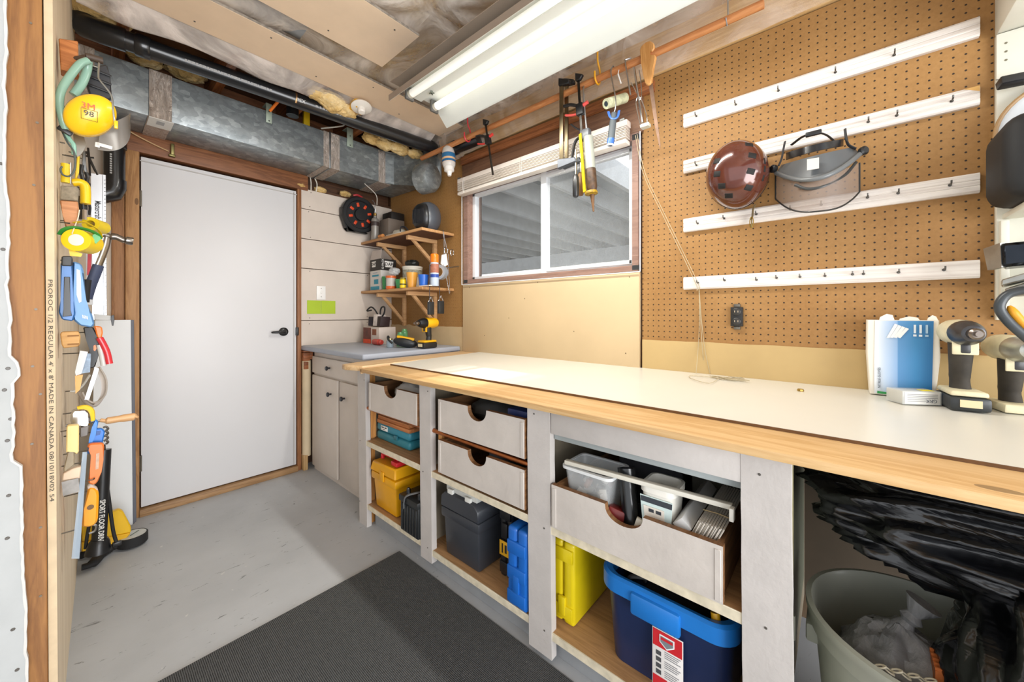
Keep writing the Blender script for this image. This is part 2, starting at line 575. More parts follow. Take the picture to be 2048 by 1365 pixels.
for y, z in ((.78, 1.33), (1.35, 1.335), (1.95, 1.33), (1.45, 1.24), (1.1, 1.05), (1.8, 1.0), (.8, .95), (1.58, 1.12)):
    lathe(bm, [(.003, 0), (.003, .001)], (1.78, y, z), (-1, 0, 0), 8)
part('screw_heads', bm, paint('#6a5a40', .5), wp)
# timber above the window
bm = new(); box(bm, 1.782, 1.812, .715, 2.03, 2.035, 2.205, .003); part('window_header', bm, M_DARKW, wall_right)
bm = new(); box(bm, 1.765, 1.812, .66, 2.03, 2.207, 2.262, .003); part('sill_plate', bm, M_REDY, wall_right)
bm = new(); box(bm, 1.785, 1.812, -.3, 2.3, 2.285, 2.52, .002); part('rim_board', bm, wood('#cda976', '#b18a55', 'Y'), wall_right)
# bottom of wall behind bench
bm = new(); box(bm, 1.79, 1.812, -2.2, 3.0, 0, .838); part('lower_panel', bm, paint('#6f5a44', .8, .15), wall_right)

# window: wood liner, white slider, panes, clear cover sheet, rolled blind
win = thing('window_1', None, None, (1.8, 1.37, 1.37), kind='structure')
WY0, WY1, WZ0, WZ1 = .735, 2.005, 1.362, 2.028
M_LIN = wood('#9a7462', '#775240', 'Y')
bm = new()
box(bm, 1.775, 1.90, WY0, WY1, WZ0 - .005, WZ0 + .024); box(bm, 1.775, 1.90, WY0, WY1, WZ1 - .028, WZ1 + .006)
box(bm, 1.775, 1.90, WY1 - .04, WY1, WZ0, WZ1); box(bm, 1.775, 1.90, WY0, WY0 + .03, WZ0, WZ1)
part('window_liner', bm, M_LIN, win)
M_ALU = paint('#e6e9ec', .35, .03)
gx = 1.835
def bar(bm, y0, y1, z0, z1, x0=gx - .012, x1=gx + .03): box(bm, x0, x1, y0, y1, z0, z1, .002, 1)
fy0, fy1, fz0, fz1 = WY0 + .03, WY1 - .04, WZ0 + .024, WZ1 - .03
bm = new(); bar(bm, fy0, fy1, fz0, fz0 + .022); bar(bm, fy0, fy1, fz1 - .02, fz1); bar(bm, fy0, fy0 + .02, fz0, fz1); bar(bm, fy1 - .025, fy1, fz0, fz1)
part('window_frame', bm, M_ALU, win)
ym = 1.335
bm = new(); bar(bm, ym - .022, ym + .018, fz0, fz1, gx - .022, gx + .02); bar(bm, fy0 + .018, ym, fz0 + .012, fz0 + .034, gx - .02, gx + .01); bar(bm, fy0 + .018, ym, fz1 - .034, fz1 - .014, gx - .02, gx + .01); bar(bm, fy0 + .012, fy0 + .034, fz0 + .014, fz1 - .014, gx - .02, gx + .01)
part('sliding_sash', bm, M_ALU, win)
def m_glass(a):
    t = NT('dusty_glass'); n = t.noise(420, 2, t.co((1, 1, .4)))
    t.base('#dfe6ea'); t.set(Roughness=.08)
    t.l(t.ramp(n, [(.45, (a * .6,) * 3), (.75, (a * 2.2,) * 3)]), t.b.inputs['Alpha'])
    return t.m
bm = new(); box(bm, gx + .008, gx + .011, ym, fy1 - .02, fz0 + .02, fz1 - .018)
part('glass_pane', bm, m_glass(.03), win)
bm = new(); box(bm, gx - .006, gx - .003, fy0 + .03, ym - .018, fz0 + .03, fz1 - .03)
part('glass_pane', bm, m_glass(.10), win)
bm = new(); box(bm, 1.7685, 1.7705, .722, 2.018, 1.352, 2.03)
part('clear_cover_sheet', bm, clear('#eef2f4', .03, .05), win)
bm = new()
for y0, y1, z0, z1 in ((.720, .7245, 1.352, 2.03), (2.0155, 2.02, 1.352, 2.03), (.722, 2.018, 1.350, 1.3545)):
    box(bm, 1.7675, 1.7715, y0, y1, z0, z1)
part('sheet_edge', bm, clear('#f4f8fa', .75, .1), win)

bl = thing('window_blind', 'cream slatted blind raised into a bundle above the window', 'blind', (1.75, 1.37, 1.985))
M_BL = paint('#ddd3c9', .45, .05)
bm = new(); box(bm, 1.715, 1.762, .765, 2.005, 2.055, 2.085, .003); part('head_rail', bm, M_BL, bl)
for k in range(7):
    bm = new(); box(bm, 1.712, 1.764, .77, 2.0, 2.046 - k * .0075, 2.0505 - k * .0075, .001, 1); part('slat', bm, paint('#cfc3b6' if k % 2 else '#e2d9cf', .45, .04), bl)
bm = new(); box(bm, 1.712, 1.764, .77, 2.0, 1.972, 1.992, .004); part('bottom_rail', bm, paint('#ece4da', .4, .04), bl)
for y in (.82, 1.42, 1.93):
    bm = new(); tube(bm, [(1.7115, y, 2.08), (1.709, y, 2.03), (1.7115, y, 1.975)], .0015, 6); tube(bm, [(1.7115, y + .01, 2.08), (1.709, y + .012, 2.03), (1.7115, y + .008, 1.975)], .0015, 6)
    part('ladder_cord', bm, paint('#d8d3ca', .8), bl)
for y in (.79, 1.99):
    bm = new(); box(bm, 1.715, 1.785, y - .012, y + .012, 2.086, 2.094); box(bm, 1.7725, 1.785, y - .012, y + .012, 2.05, 2.094)
    part('bracket', bm, M_STEEL, bl)

# ---- left partition (end of wall seen edge-on) and its drywall
def wl(y): return -.043 + (y - 1.5) * .022
bm = new()
prism(bm, [(wl(1.5), 1.5, 0), (wl(3.0), 3.0, 0), (wl(3.0) - .0127, 3.0, 0), (wl(1.5) - .0127, 1.5, 0)], (-.012, 0, 2.5))
M_LW = NT('left_board')
_n = M_LW.noise(3, 6, M_LW.co((1, 6, .35)))
M_LW.base(M_LW.ramp(_n, [(.3, '#d6c3a6'), (.6, '#e6d5ba')])); M_LW.set(Roughness=.75); M_LW = M_LW.m
wall_left = struct('wall_left', bm, M_LW, smooth=0)
# paper-faced edge of the drywall with its printing
bm = new(); prism(bm, [(wl(1.5) + .001, 1.497, 0), (wl(1.5) + .001, 1.4995, 0), (wl(1.5) - .0135, 1.4995, 0), (wl(1.5) - .0135, 1.497, 0)], (-.012, 0, 2.5))
part('drywall_edge', bm, paint('#cdb796', .8, .12, 20), wall_left, smooth=0)
# stud
bm = new(); prism(bm, [(-.0570, 1.488, 0), (-.0570, 1.60, 0), (-.12, 1.60, 0), (-.12, 1.488, 0)], (-.014, 0, 2.5), .0015)
st_ = part('stud', bm, wood('#9c6c39', '#7b5028', 'Z', .6, .8, True, 9), wall_left, smooth=0)
bm = new()
for z, x in ((1.86, -.085), (1.62, -.075), (1.465, -.080), (1.16, -.077), (.95, -.07), (1.02, -.082), (.62, -.07), (.45, -.07), (.83, -.083)):
    lathe(bm, [(.0028, 0), (.0028, .0015)], (x, 1.488, z), (0, -1, 0), 8)
part('screw_heads', bm, paint('#6e6252', .4), st_)
# white drywall with a torn edge, front of the partition
zt = [0, .18, .2, .29, .32, .42, .52, .58, .66, .74, .79, .80, .83, .86, .95, 1.08, 1.02, 1.03, 1.1, 1.25, 1.4, 1.6, 1.75, 1.9, 2.05, 2.3, 2.5]
zt = sorted(zt)
def tear(z):
    b0 = -.098 - z * .0135
    return b0 + .006 * nz((z * 9, 1.3, 0)) + .003 * nz((z * 40, 2, 0)) + (.012 if z < .8 else 0) + (.010 if .99 < z < 1.04 else 0)
bm = new(); N = 150
sheet(bm, lambda u, v: Vector((-2.2 + v * (tear(u * 2.5) + 2.2), 1.474, u * 2.5)), N, 1, (0, .0125, 0))
dw = part('torn_drywall', bm, paint('#aeb0af', .75, .06, 14), wall_left, smooth=0)
bm = new()
sheet(bm, lambda u, v: Vector((tear(u * 2.5) - .003 + v * .0045 + .0015 * nz((u * 90, v, 5)), 1.4725 + .001 * nz((u * 120, 0, 0)), u * 2.5)), N, 1, (0, .013, 0))
part('torn_paper', bm, paint('#c9c7c2', .9, .06, 30), dw, smooth=0)
bm = new()
for z, x in ((1.02, -.117), (.97, -.122), (.85, -.118), (.72, -.116), (.90, -.113), (.62, -.118), (.40, -.110), (1.5, -.127), (1.3, -.124), (.3, -.104)):
    lathe(bm, [(.004, 0), (.003, .0012)], (x, 1.474, z), (0, -1, 0), 8)
part('screw_heads', bm, paint('#55504a', .4), dw)
text("PROROC 1/2 REGULAR 4' x 8' MADE IN CANADA 08/10/18V02 54", .0105, (wl(1.5) - .0065 - .0046, 1.4962, .955), (.0048, 0, -1), (1, 0, 0), paint('#4c463c', .8, 0), wall_left, fit=.56)

# ---- outside: deck over the window
deck = thing('deck', 'white painted timber deck underside seen through the window', 'deck', (3.8, 3, 1.2))
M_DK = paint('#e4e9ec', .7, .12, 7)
for k in range(16):
    y = .93 + k * .41
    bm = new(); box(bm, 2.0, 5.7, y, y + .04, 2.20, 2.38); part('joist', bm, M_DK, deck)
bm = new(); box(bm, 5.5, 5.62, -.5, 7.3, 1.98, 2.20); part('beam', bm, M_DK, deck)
bm = new(); box(bm, 1.96, 6.0, 1.40, 7.3, 2.385, 2.42); part('decking', bm, paint('#7f8a92', .7, .12), deck)  # darker than the white joists: shade of the underside put into the colour
bm = new(); box(bm, 1.96, 6.0, -1.5, .90, 2.385, 2.42); part('decking', bm, paint('#7f8a92', .7, .12), deck)  # same darkened colour, shade painted in
bm = new(); box(bm, 5.70, 5.76, -.5, 7.3, 2.0, 2.42); part('rim_joist', bm, paint('#5a636b', .7), deck)  # added dark board, closes the bright sky gaps above the beam
for y in (.0, 3.4, 6.6):
    bm = new(); box(bm, 5.48, 5.64, y, y + .14, .9, 1.98); part('post', bm, M_DK, deck)
bm = new(); box(bm, 1.951, 9, -3, 9, .7, 1.15); struct('ground_outside', bm, paint('#5a564f', .95, .3, 6))
# ================================================================== CEILING, DUCT, PIPES, LIGHT
bm = new(); box(bm, -2.2, 1.95, -2.2, 3.13, 2.62, 2.68)
ceiling = struct('ceiling', bm, M_SHEATH)
def cz(x, y): return 2.552 + .03 * nz((x * 3.1, y * 3.1, 0)) + .010 * nz((x * 9, y * 9, 4)) - .03 * abs(math.sin(x * 4.1 + .4)) ** 6
bm = new(); sheet(bm, lambda u, v: Vector((-2.2 + u * 3.99, -1.0 + v * 3.35, cz(-2.2 + u * 3.99, -1.0 + v * 3.35))), 110, 90)
part('insulation_batt', bm, M_INS, ceiling, kind='stuff')
def fz(x, y):
    d = math.hypot(x - 1.02, y - 1.32)
    pucker = .022 * min(1, d * 6) * math.exp(-d * 3.0) * math.sin(7 * math.atan2(y - 1.32, x - 1.02))
    return 2.475 + .028 * nz((x * 2.6 + 5, y * 2.6, 0)) + .006 * nz((x * 9, y * 5, 2)) + pucker
bm = new(); sheet(bm, lambda u, v: Vector((-2.2 + u * 3.985, -1.0 + v * 3.34, fz(-2.2 + u * 3.985, -1.0 + v * 3.34))), 160, 130)
part('vapour_barrier', bm, M_FILM, ceiling)
# film draped down the rim over the window wall
bm = new()
def rim(u, v):
    y = -.6 + u * 2.85
    return Vector((1.772 - .035 * math.sin(v * math.pi) * (1 + .6 * nz((y * 5, v * 3, 1))) - .055 * v * v + .012 * nz((y * 9, v * 5, 8)), y, 2.278 + v * .21 + .008 * nz((y * 6, 0, 3)) - (0.02 if y > 2.0 else 0)))
sheet(bm, rim, 120, 14)
part('rim_film', bm, m_film(.24, '#e3d3c6'), ceiling)
# film hanging between the first board and the drain pipe
bm = new()
def hang(u, v):
    x = -.02 + u * 1.70
    return Vector((x, 2.20 + v * .12 + .03 * math.sin(v * math.pi) + .012 * nz((x * 6, v * 2, 3)), 2.455 - v * (.045 + .03 * nz((x * 4, 1, 0))) - .025 * math.sin(v * math.pi)))
sheet(bm, hang, 90, 8)
part('hanging_film', bm, m_film(.55, '#e0d5cc'), ceiling)
# joists over the duct
for x in (.10, .50, .90, 1.30, 1.66):
    bm = new(); box(bm, x, x + .04, 2.24, 3.06, 2.47, 2.62); part('joist', bm, M_REDY, ceiling)
bm = new(); box(bm, -.3, 1.8, 3.02, 3.065, 2.31, 2.62); part('rim_joist', bm, M_RED, ceiling)
# kraft-faced boards nailed under the joists, each with a printed edge
def cboard(x0, x1, y0, y1, z0):
    bm = new(); box(bm, x0, x1, y0, y1, z0, z0 + .0127, .001, 1)
    o = part('drywall_strip', bm, M_KRAFT, ceiling)
    e = new(); box(e, x0, x1 - .002, y0 - .0012, y0 + .0002, z0 + .001, z0 + .0115)
    part('strip_edge', e, paint('#8f8578', .9, .4, 60), o)
    s = new()
    for k in range(7):
        lathe(s, [(.004, 0), (.004, .0015)], (x0 + (k + .5) * (x1 - x0) / 7, y0 + .05 + (k % 2) * (y1 - y0 - .1), z0), (0, 0, -1), 8)
    part('screw_heads', s, paint('#4b463f', .4), o)
cboard(-.06, 1.735, 1.962, 2.205, 2.448)
cboard(-.35, 1.035, 1.48, 1.812, 2.448)
bm = new(); box(bm, -.3, .685, 1.815, 1.96, 2.472, 2.476); part('sheet_metal', bm, metal('#a7adb2', .42, .1), ceiling)
# loose fibreglass
bm = new()
for px, py, Y, r in ((665, 205, 2.30, .065), (640, 190, 2.3, .05), (690, 220, 2.3, .05), (770, 288, 2.52, .055), (800, 298, 2.5, .055), (830, 308, 2.45, .045), (745, 278, 2.55, .05), (262, 92, 2.75, .06), (235, 80, 2.75, .05), (290, 118, 2.8, .05), (372, 145, 2.85, .06), (150, 30, 2.6, .08), (190, 20, 2.55, .08), (600, 372, 3.0, .03), (690, 388, 3.0, .03), (640, 380, 3.0, .03)):
    c = PY(px, py, Y)
    ell(bm, c, (r * 1.5, r, r * .75), None, 18, 12, lambda p: p * (1 + .28 * nz((p.x * 2.4 + px, p.y * 2.4, p.z * 2.4)) + .1 * nz((p.x * 7 + px, p.y * 7, p.z * 7))))
part('loose_insulation', bm, M_INS, ceiling, kind='stuff')

# ---- galvanised duct
duct = thing('air_duct', 'galvanised rectangular sheet-metal air duct running above the white door', 'duct', (.9, 2.85, 2.17))
def dsec(x0, x1, b=.004):
    bm = new(); box(bm, x0, x1, 2.68, 2.975, 2.17, 2.412, b, 2); return bm
part('duct_section', dsec(-.05, .222), M_GALV, duct)
part('duct_section', dsec(.226, 1.13), M_GALV, duct)
bm = new(); fp = [(1.134, 2.975), (1.134, 2.68), (1.55, 2.68), (1.62, 2.655), (1.675, 2.60), (1.71, 2.52), (1.735, 2.40), (1.75, 2.28), (1.79, 2.27), (1.79, 2.975)]
prism(bm, [(x, y, 2.15 if y < 2.6 else 2.17) for x, y in fp], (0, 0, .25), .004)
part('duct_elbow', bm, M_GALV, duct)
bm = new(); lathe(bm, [(.11, 0), (.11, .09), (.09, .12), (.05, .132), (0.0, .135)], (1.672, 2.36, 2.155), (.15, -1, 0), 28, .9)
part('round_collar', bm, M_GALV, duct)
bm = new(); box(bm, 1.128, 1.137, 2.672, 2.98, 2.162, 2.42, .002); part('drive_cleat', bm, metal('#8d9496', .4), duct)
def m_foil(c='#d9cfc6'):
    t = NT('foil_tape'); n = t.noise(30, 6, t.co((1.6, 1, .5)), .7, 1.5)
    t.base(t.ramp(n, [(.3, '#a39488'), (.5, '#d3c6ba'), (.65, c)])); t.set(Metallic=.55, Roughness=.25); t.bump(n, .8, .02); return t.m
MF = m_foil()
for x0, x1 in ((.222, .31), (1.09, 1.20), (1.50, 1.60), (-.02, .035)):
    bm = new(); box(bm, x0, x1, 2.6775, 2.6795, 2.168, 2.414); box(bm, x0 - .004, x1 + .004, 2.676, 2.977, 2.1665, 2.1695)
    part('foil_tape', bm, MF, duct)
bm = new(); a, b_ = PY(300, 232, 2.672), PY(350, 262, 2.672)
box(bm, .222, .318, 2.672, 2.80, 2.1635, 2.166); part('paper_label', bm, paint('#dcdcd8', .6, .05), duct)
bm = new(); box(bm, .255, .285, 2.70, 2.75, 2.1625, 2.1634); part('label_print', bm, paint('#a7a9aa', .6), duct)
for px, y0, y1 in ((538, 205, 248), (700, 254, 296)):
    a, b_ = PY(px - 6, y0, 2.672), PY(px + 6, y1, 2.672)
    bm = new(); box(bm, a.x, b_.x, 2.670, 2.676, b_.z, a.z, .0015); box(bm, a.x, b_.x, 2.670, 2.75, a.z - .004, a.z, .0015)
    o = part('hanger_strap', bm, paint('#a9b6a6', .45, .08, 12, .3), duct)
    bm = new()
    for z in (b_.z + .012, (a.z + b_.z) / 2 + .01): lathe(bm, [(.004, 0), (.004, .001)], ((a.x + b_.x) / 2, 2.67, z), (0, -1, 0), 10)
    part('strap_holes', bm, M_BLK, o)

# ---- black drain pipe with an upturned elbow
M_ABS = plastic('#16181b', .28, .3)
drain = thing('drain_pipe', 'long black plastic drain pipe sloping under ceiling in front of duct', 'pipe', (.9, 2.38, 2.35))
A_ = Vector((.03, 2.505, 2.418)); B_ = Vector((1.74, 2.26, 2.374))
bm = new(); tube(bm, [A_, A_.lerp(B_, .5), B_], .043, 20)
part('pipe_run', bm, M_ABS, drain)
dv = (B_ - A_).normalized()
bm = new(); tube(bm, [A_ + dv * .10, A_ + dv * .02, A_ - dv * .02 + Vector((0, .02, .01)), A_ + Vector((-.02, .05, .05)), A_ + Vector((-.02, .055, .13))], .050, 20)
part('pipe_elbow', bm, M_ABS, drain)
bm = new(); lathe(bm, [(.047, 0), (.050, .004), (.050, .05), (.047, .054)], A_ + dv * .13, dv, 20); part('coupling', bm, M_ABS, drain)
n_ = Vector((-.25, -1, -.35)).normalized(); n_ = (n_ - dv * n_.dot(dv)).normalized()
up_ = dv.cross(n_) * -1 if dv.cross(n_).z < 0 else dv.cross(n_)
text('IPEX', .026, A_.lerp(B_, .47) + n_ * .0438, dv, up_, paint('#d8d8d6', .6, 0), drain)
bm = new()
for k in range(34):
    t_ = .18 + k * .0082 if k < 26 else .52 + (k - 26) * .011
    obox(bm, A_.lerp(B_, t_) + n_ * .0433, (.009 + .003 * (k % 3), .0012, .012), Matrix((dv, -n_, up_)).transposed())
part('print_line', bm, paint('#9a9a9a', .6, 0), drain, kind='stuff')
bm = new(); c = PY(567, 180, 2.38)
cc = A_.lerp(B_, .455)
tube(bm, [cc + Vector((0, math.cos(a) * .045, math.sin(a) * .045)) for a in [k * math.pi / 8 for k in range(-2, 11)]], .005, 6, True, False, .3)
tube(bm, [cc + Vector((0, .045, .02)), cc + Vector((.0, .05, .10))], .006, 6)
part('pipe_strap', bm, metal('#b08a62', .35), drain)
# pipe continuing along the window wall
p2 = thing('drain_branch', 'short black drain pipe running along the wall behind wooden pole', 'pipe', (1.73, 2.1, 2.2))
bm = new(); tube(bm, [(1.735, 2.165, 2.327), (1.735, 2.10, 2.325), (1.735, 1.80, 2.32)], .042, 18); part('pipe_run', bm, M_ABS, p2)
bm = new(); lathe(bm, [(.047, 0), (.049, .004), (.049, .06), (.046, .064)], (1.735, 2.10, 2.326), (0, -1, 0), 18); part('coupling', bm, M_ABS, p2)
# standing pipe left of the door
p3 = thing('vent_pipe', 'black plastic pipe with elbow beside the door frame', 'pipe', (.11, 2.9, 1.75))
bm = new(); tube(bm, [(.108, 2.90, 2.165), (.108, 2.90, 1.85), (.106, 2.90, 1.81), (.09, 2.90, 1.785), (.06, 2.90, 1.777), (.02, 2.90, 1.777)], .042, 18); part('pipe_run', bm, M_ABS, p3)
bm = new(); lathe(bm, [(.046, 0), (.048, .003), (.048, .05), (.045, .055)], (.108, 2.90, 2.03), (0, 0, 1), 18); part('coupling', bm, M_ABS, p3)
bm = new(); tube(bm, [(.108, 2.90, 1.86), (.108, 2.90, 1.82), (.098, 2.90, 1.789), (.07, 2.90, 1.776), (.05, 2.90, 1.776)], .047, 18); part('elbow', bm, M_ABS, p3)
bm = new()
for k in range(9): box(bm, .090, .098, 2.857, 2.859, 1.88 + k * .012, 1.888 + k * .012)
part('print_line', bm, paint('#a8a8a6', .6, 0), p3, kind='stuff')

# ---- small things in the ceiling gap
jb = thing('junction_box', 'yellow electrical box with white round cover beside the ceiling boards', 'junction box', (1.12, 2.24, 2.40))
c = PZ(722, 214, 2.415)
bm = new(); obox(bm, c + Vector((.0, .03, .03)), (.085, .07, .09), (0, 0, .2), .006); part('box', bm, plastic('#e2ac12', .4), jb)
bm = new(); lathe(bm, [(.03, .012), (.056, .01), (.060, .004), (.060, 0), (.05, -.006), (.022, -.010), (.022, -.03), (.017, -.036), (0, -.037)], c + Vector((0, -.005, -.006)), (0.05, .25, 1), 24); part('cover', bm, plastic('#e9e4db', .4), jb)
bm = new(); a = PY(614, 240, 2.75); box(bm, a.x - .02, a.x + .02, a.y, a.y + .03, a.z - .06, a.z + .06, .004)
solo('pipe_hanger', bm, plastic('#d8b21a', .4), 'yellow plastic bracket behind the drain pipe above the duct', 'bracket')
bm = new(); tube(bm, curve([PY(540, 222, 2.6), PY(552, 208, 2.55), PY(566, 192, 2.5), PY(572, 180, 2.46)], 4), .008, 8)
solo('clamp_handle', bm, plastic('#e8771e', .4), 'orange handle poking out between duct and drain pipe', 'handle')
bm = new(); tube(bm, [PY(585, 232, 2.62), PY(586, 190, 2.62)], .035, 16)
solo('pipe_stub', bm, M_ABS, 'short upright black pipe stub between drain pipe and duct', 'pipe')
bm = new(); tube(bm, curve([(1.09, 2.72, 2.44), PY(685, 252, 2.70), PY(690, 245, 2.72), PY(720, 232, 2.7)], 6), .005, 6)
solo('white_cable', bm, paint('#ddd8cc', .6), 'white electrical cable emerging above the duct', 'cable')
bm = new(); tube(bm, curve([PY(620, 352, 2.99), PY(622, 365, 2.985), PY(622, 382, 2.985)], 4), .004, 6)
tube(bm, curve([PY(627, 352, 2.985), PY(634, 368, 2.98), PY(632, 384, 2.98)], 4), .004, 6)
solo('white_cable', bm, paint('#ddd8cc', .6), 'white cables dropping behind the top painted board', 'cable')
bm = new(); tube(bm, curve([(.14, 2.95, 2.17), PY(275, 272, 2.95), PY(310, 290, 2.955), PY(338, 303, 2.96)], 6), .0035, 6)
solo('tan_cord', bm, paint('#c3a377', .8), 'thin tan cord strung across the reddish door header', 'cord')
a = PY(345, 300, 2.955)
bm = new(); box(bm, a.x - .008, a.x + .008, 2.945, 2.975, a.z - .03, a.z + .035, .003); box(bm, a.x - .016, a.x + .012, 2.945, 2.975, a.z - .04, a.z - .028, .002)
solo('metal_latch', bm, metal('#8b8256', .45), 'small brassy metal latch on header under duct', 'latch')
bm = new(); tube(bm, curve([(1.45, 2.8, 2.168), PY(752, 390, 2.75), PY(754, 410, 2.75)], 5), .003, 6)
solo('hanging_wire', bm, paint('#cfcac0', .6), 'thin white wire hanging from duct above cord reel', 'wire')

# ---- fluorescent shop light
FX0, FX1, FY0, FY1, FZ = .992, 1.355, .30, 1.672, 2.20
lt = thing('fluorescent_light', 'long white two-tube fluorescent shop light hanging over the workbench', 'light', (1.17, 1.0, 2.2))
prof = [(FX0, FZ), (FX0 + .004, FZ + .002), (1.030, 2.262), (1.055, 2.290), (1.125, 2.292), (1.135, 2.275), (1.180, 2.275), (1.190, 2.292), (1.262, 2.290), (1.290, 2.262), (FX1 - .010, FZ + .006), (FX1 - .004, FZ + .001), (FX1, FZ)]
bm = new()
a_ = [[bm.verts.new((x, y, z)) for x, z in prof] for y in (FY0, FY1)]
c_ = [[bm.verts.new((x, y, z + .003)) for x, z in prof] for y in (FY0, FY1)]
for i in range(len(prof) - 1):
    bm.faces.new((a_[0][i], a_[0][i + 1], a_[1][i + 1], a_[1][i])); bm.faces.new((c_[1][i], c_[1][i + 1], c_[0][i + 1], c_[0][i]))
    for k in (0, 1): bm.faces.new((a_[k][i], a_[k][i + 1], c_[k][i + 1], c_[k][i]) if k == 0 else (c_[k][i], c_[k][i + 1], a_[k][i + 1], a_[k][i]))
part('reflector', bm, paint('#d2d5cf', .4, .02), lt)
bm = new(); box(bm, FX0 - .002, FX0 - .0005, FY0, FY1, FZ - .001, FZ + .028); box(bm, 1.0, 1.345, FY0, FY1, 2.296, 2.30); box(bm, 1.10, 1.22, FY0, FY1, 2.30, 2.345)
part('housing', bm, paint('#8d7d6e', .5, .08), lt)
for k, x in enumerate((1.082, 1.236)):
    bm = new(); tube(bm, [(x, FY0 + .05, 2.252), (x, FY1 - .045, 2.252)], .0185, 20)
    part('fluorescent_tube', bm, emit('#fff8ea', 1.5, 'tube_lit') if k else emit('#f6f1dc', .25, 'tube_dim'), lt)
    for y in (FY0 + .035, FY1 - .04):
        bm = new(); box(bm, x - .024, x + .024, y - .008, y + .008, 2.226, 2.288, .004); part('lamp_socket', bm, paint('#5c5a56', .5), lt)
    bm = new(); lathe(bm, [(.019, 0), (.019, .02)], (x, FY1 - .066, 2.252), (0, 1, 0), 18); part('tube_cap', bm, paint('#d9d4c6', .4), lt)
bm = new(); tube(bm, [(1.158, 1.55, 2.275), (1.158, 1.55, 2.266)], .006, 8); obox(bm, (1.158, 1.55, 2.264), (.028, .006, .005), (0, 0, .6)); obox(bm, (1.158, 1.55, 2.264), (.006, .028, .005), (0, 0, .6))
part('wing_screw', bm, paint('#6f7468', .5), lt)
for y in (.5, 1.5):
    bm = new(); tube(bm, [(1.16, y, 2.34), (1.16, y, 2.50)], .003, 6); part('hanging_chain', bm, M_STEEL, lt)
ll = lamp('fluorescent_lamp_light', 'AREA', (1.236, .96, 2.195), 19, (1.0, .97, .90), shape='RECTANGLE', size=.05, size_y=1.22)
# ================================================================== WORKBENCH
M_SHELF = wood('#b98f62', '#96704a', 'Y', .6, 1, False)
M_EDGE = paint('#d8cdb4', .6, .2, 30)
M_INNER = paint('#8a7f6c', .8, .15, 8)
bench = thing('workbench_frame', 'white painted workbench frame with open bays, shelves and pull-out drawers', 'workbench', (1.4, .8, 0))
FX = 1.0
posts = [(1.916, 2.0, 0, .012, -.012), (1.343, 1.424, .055, .006, -.010), (.706, .800, .02, .004, -.006), (.074, .168, 0, .003, -.004)]
for y0, y1, z0, a, b in posts:
    bm = new()
    pts = [(FX, y0 - a, z0), (FX, y1 - a, z0), (FX, y1 + a, .836), (FX, y0 + a, .836)]
    # slightly ragged painted edge
    L = [Vector((FX, y0 - a + (2 * a) * k / 14 + .0018 * nz((k * 1.7, y0 * 9, 0)), z0 + (.836 - z0) * k / 14)) for k in range(15)]
    R_ = [Vector((FX, y1 - a + (2 * a) * k / 14 + .0018 * nz((k * 1.9, y1 * 9, 4)), z0 + (.836 - z0) * k / 14)) for k in range(15)]
    prism(bm, L + R_[::-1], (.027, 0, 0))
    p = part('post', bm, M_WHITE, bench, smooth=0)
    s = new()
    for z in (.80, .45, .12):
        lathe(s, [(.003, 0), (.003, .001)], (FX, y0 + .02 + .05 * RND.random(), max(z, z0 + .03) + RND.uniform(-.02, .02)), (-1, 0, 0), 8)
    part('nail_heads', s, paint('#55504a', .5), p)
bm = new(); box(bm, 1.03, 1.06, 1.93, 1.99, 0, .835); part('stud', bm, wood('#c08a4a', '#9a652e', 'Z'), bench)
# top rail of the third bay
bm = new(); box(bm, FX + .001, FX + .02, .168, .706, .757, .836, .002); part('top_rail', bm, M_WHITE, bench)
bm = new(); box(bm, FX + .02, FX + .06, .168, .706, .735, .757, .002); part('rail_lip', bm, paint('#9aa09f', .5), bench)
# dividers
for y0, y1 in ((1.95, 1.965), (1.39, 1.405), (.772, .79), (.095, .115)):
    bm = new(); box(bm, 1.028, 1.77, y0, y1, .11, .836); part('divider', bm, M_INNER, bench)
bm = new(); box(bm, 1.028, 1.046, .076, .094, .0, .836); part('divider_edge', bm, wood('#a39a72', '#7d7350', 'Z'), bench)
bm = new(); box(bm, 1.05, 1.7, .0935, .0945, .2, .83); part('divider_skin', bm, paint('#6b6d5c', .6), bench)
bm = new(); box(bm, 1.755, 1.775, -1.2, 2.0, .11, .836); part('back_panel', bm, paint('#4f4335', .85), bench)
# shelves
for y0, y1, zt in ((1.405, 1.95, .462), (.79, 1.39, .458), (.115, .772, .455)):
    bm = new(); box(bm, FX + .006, 1.755, y0, y1, zt - .024, zt - .001); sh = part('shelf', bm, M_SHELF, bench)
    bm = new(); box(bm, FX + .002, FX + .006, y0 - .0, y1, zt - .027, zt, .001, 1); part('shelf_edge', bm, M_EDGE, sh)
for y0, y1, zt in ((1.405, 1.95, .122), (.79, 1.39, .112), (.115, .772, .108)):
    bm = new(); box(bm, FX + .008, 1.755, y0, y1, zt - .022, zt - .001); sh = part('shelf', bm, M_SHELF, bench)
    bm = new(); box(bm, FX + .003, FX + .008, y0, y1, zt - .026, zt, .001, 1); part('shelf_edge', bm, M_EDGE, sh)
bm = new(); box(bm, 1.045, 1.07, .075, 1.90, 0, .082); part('plinth', bm, paint('#8e9092', .6, .12), bench)
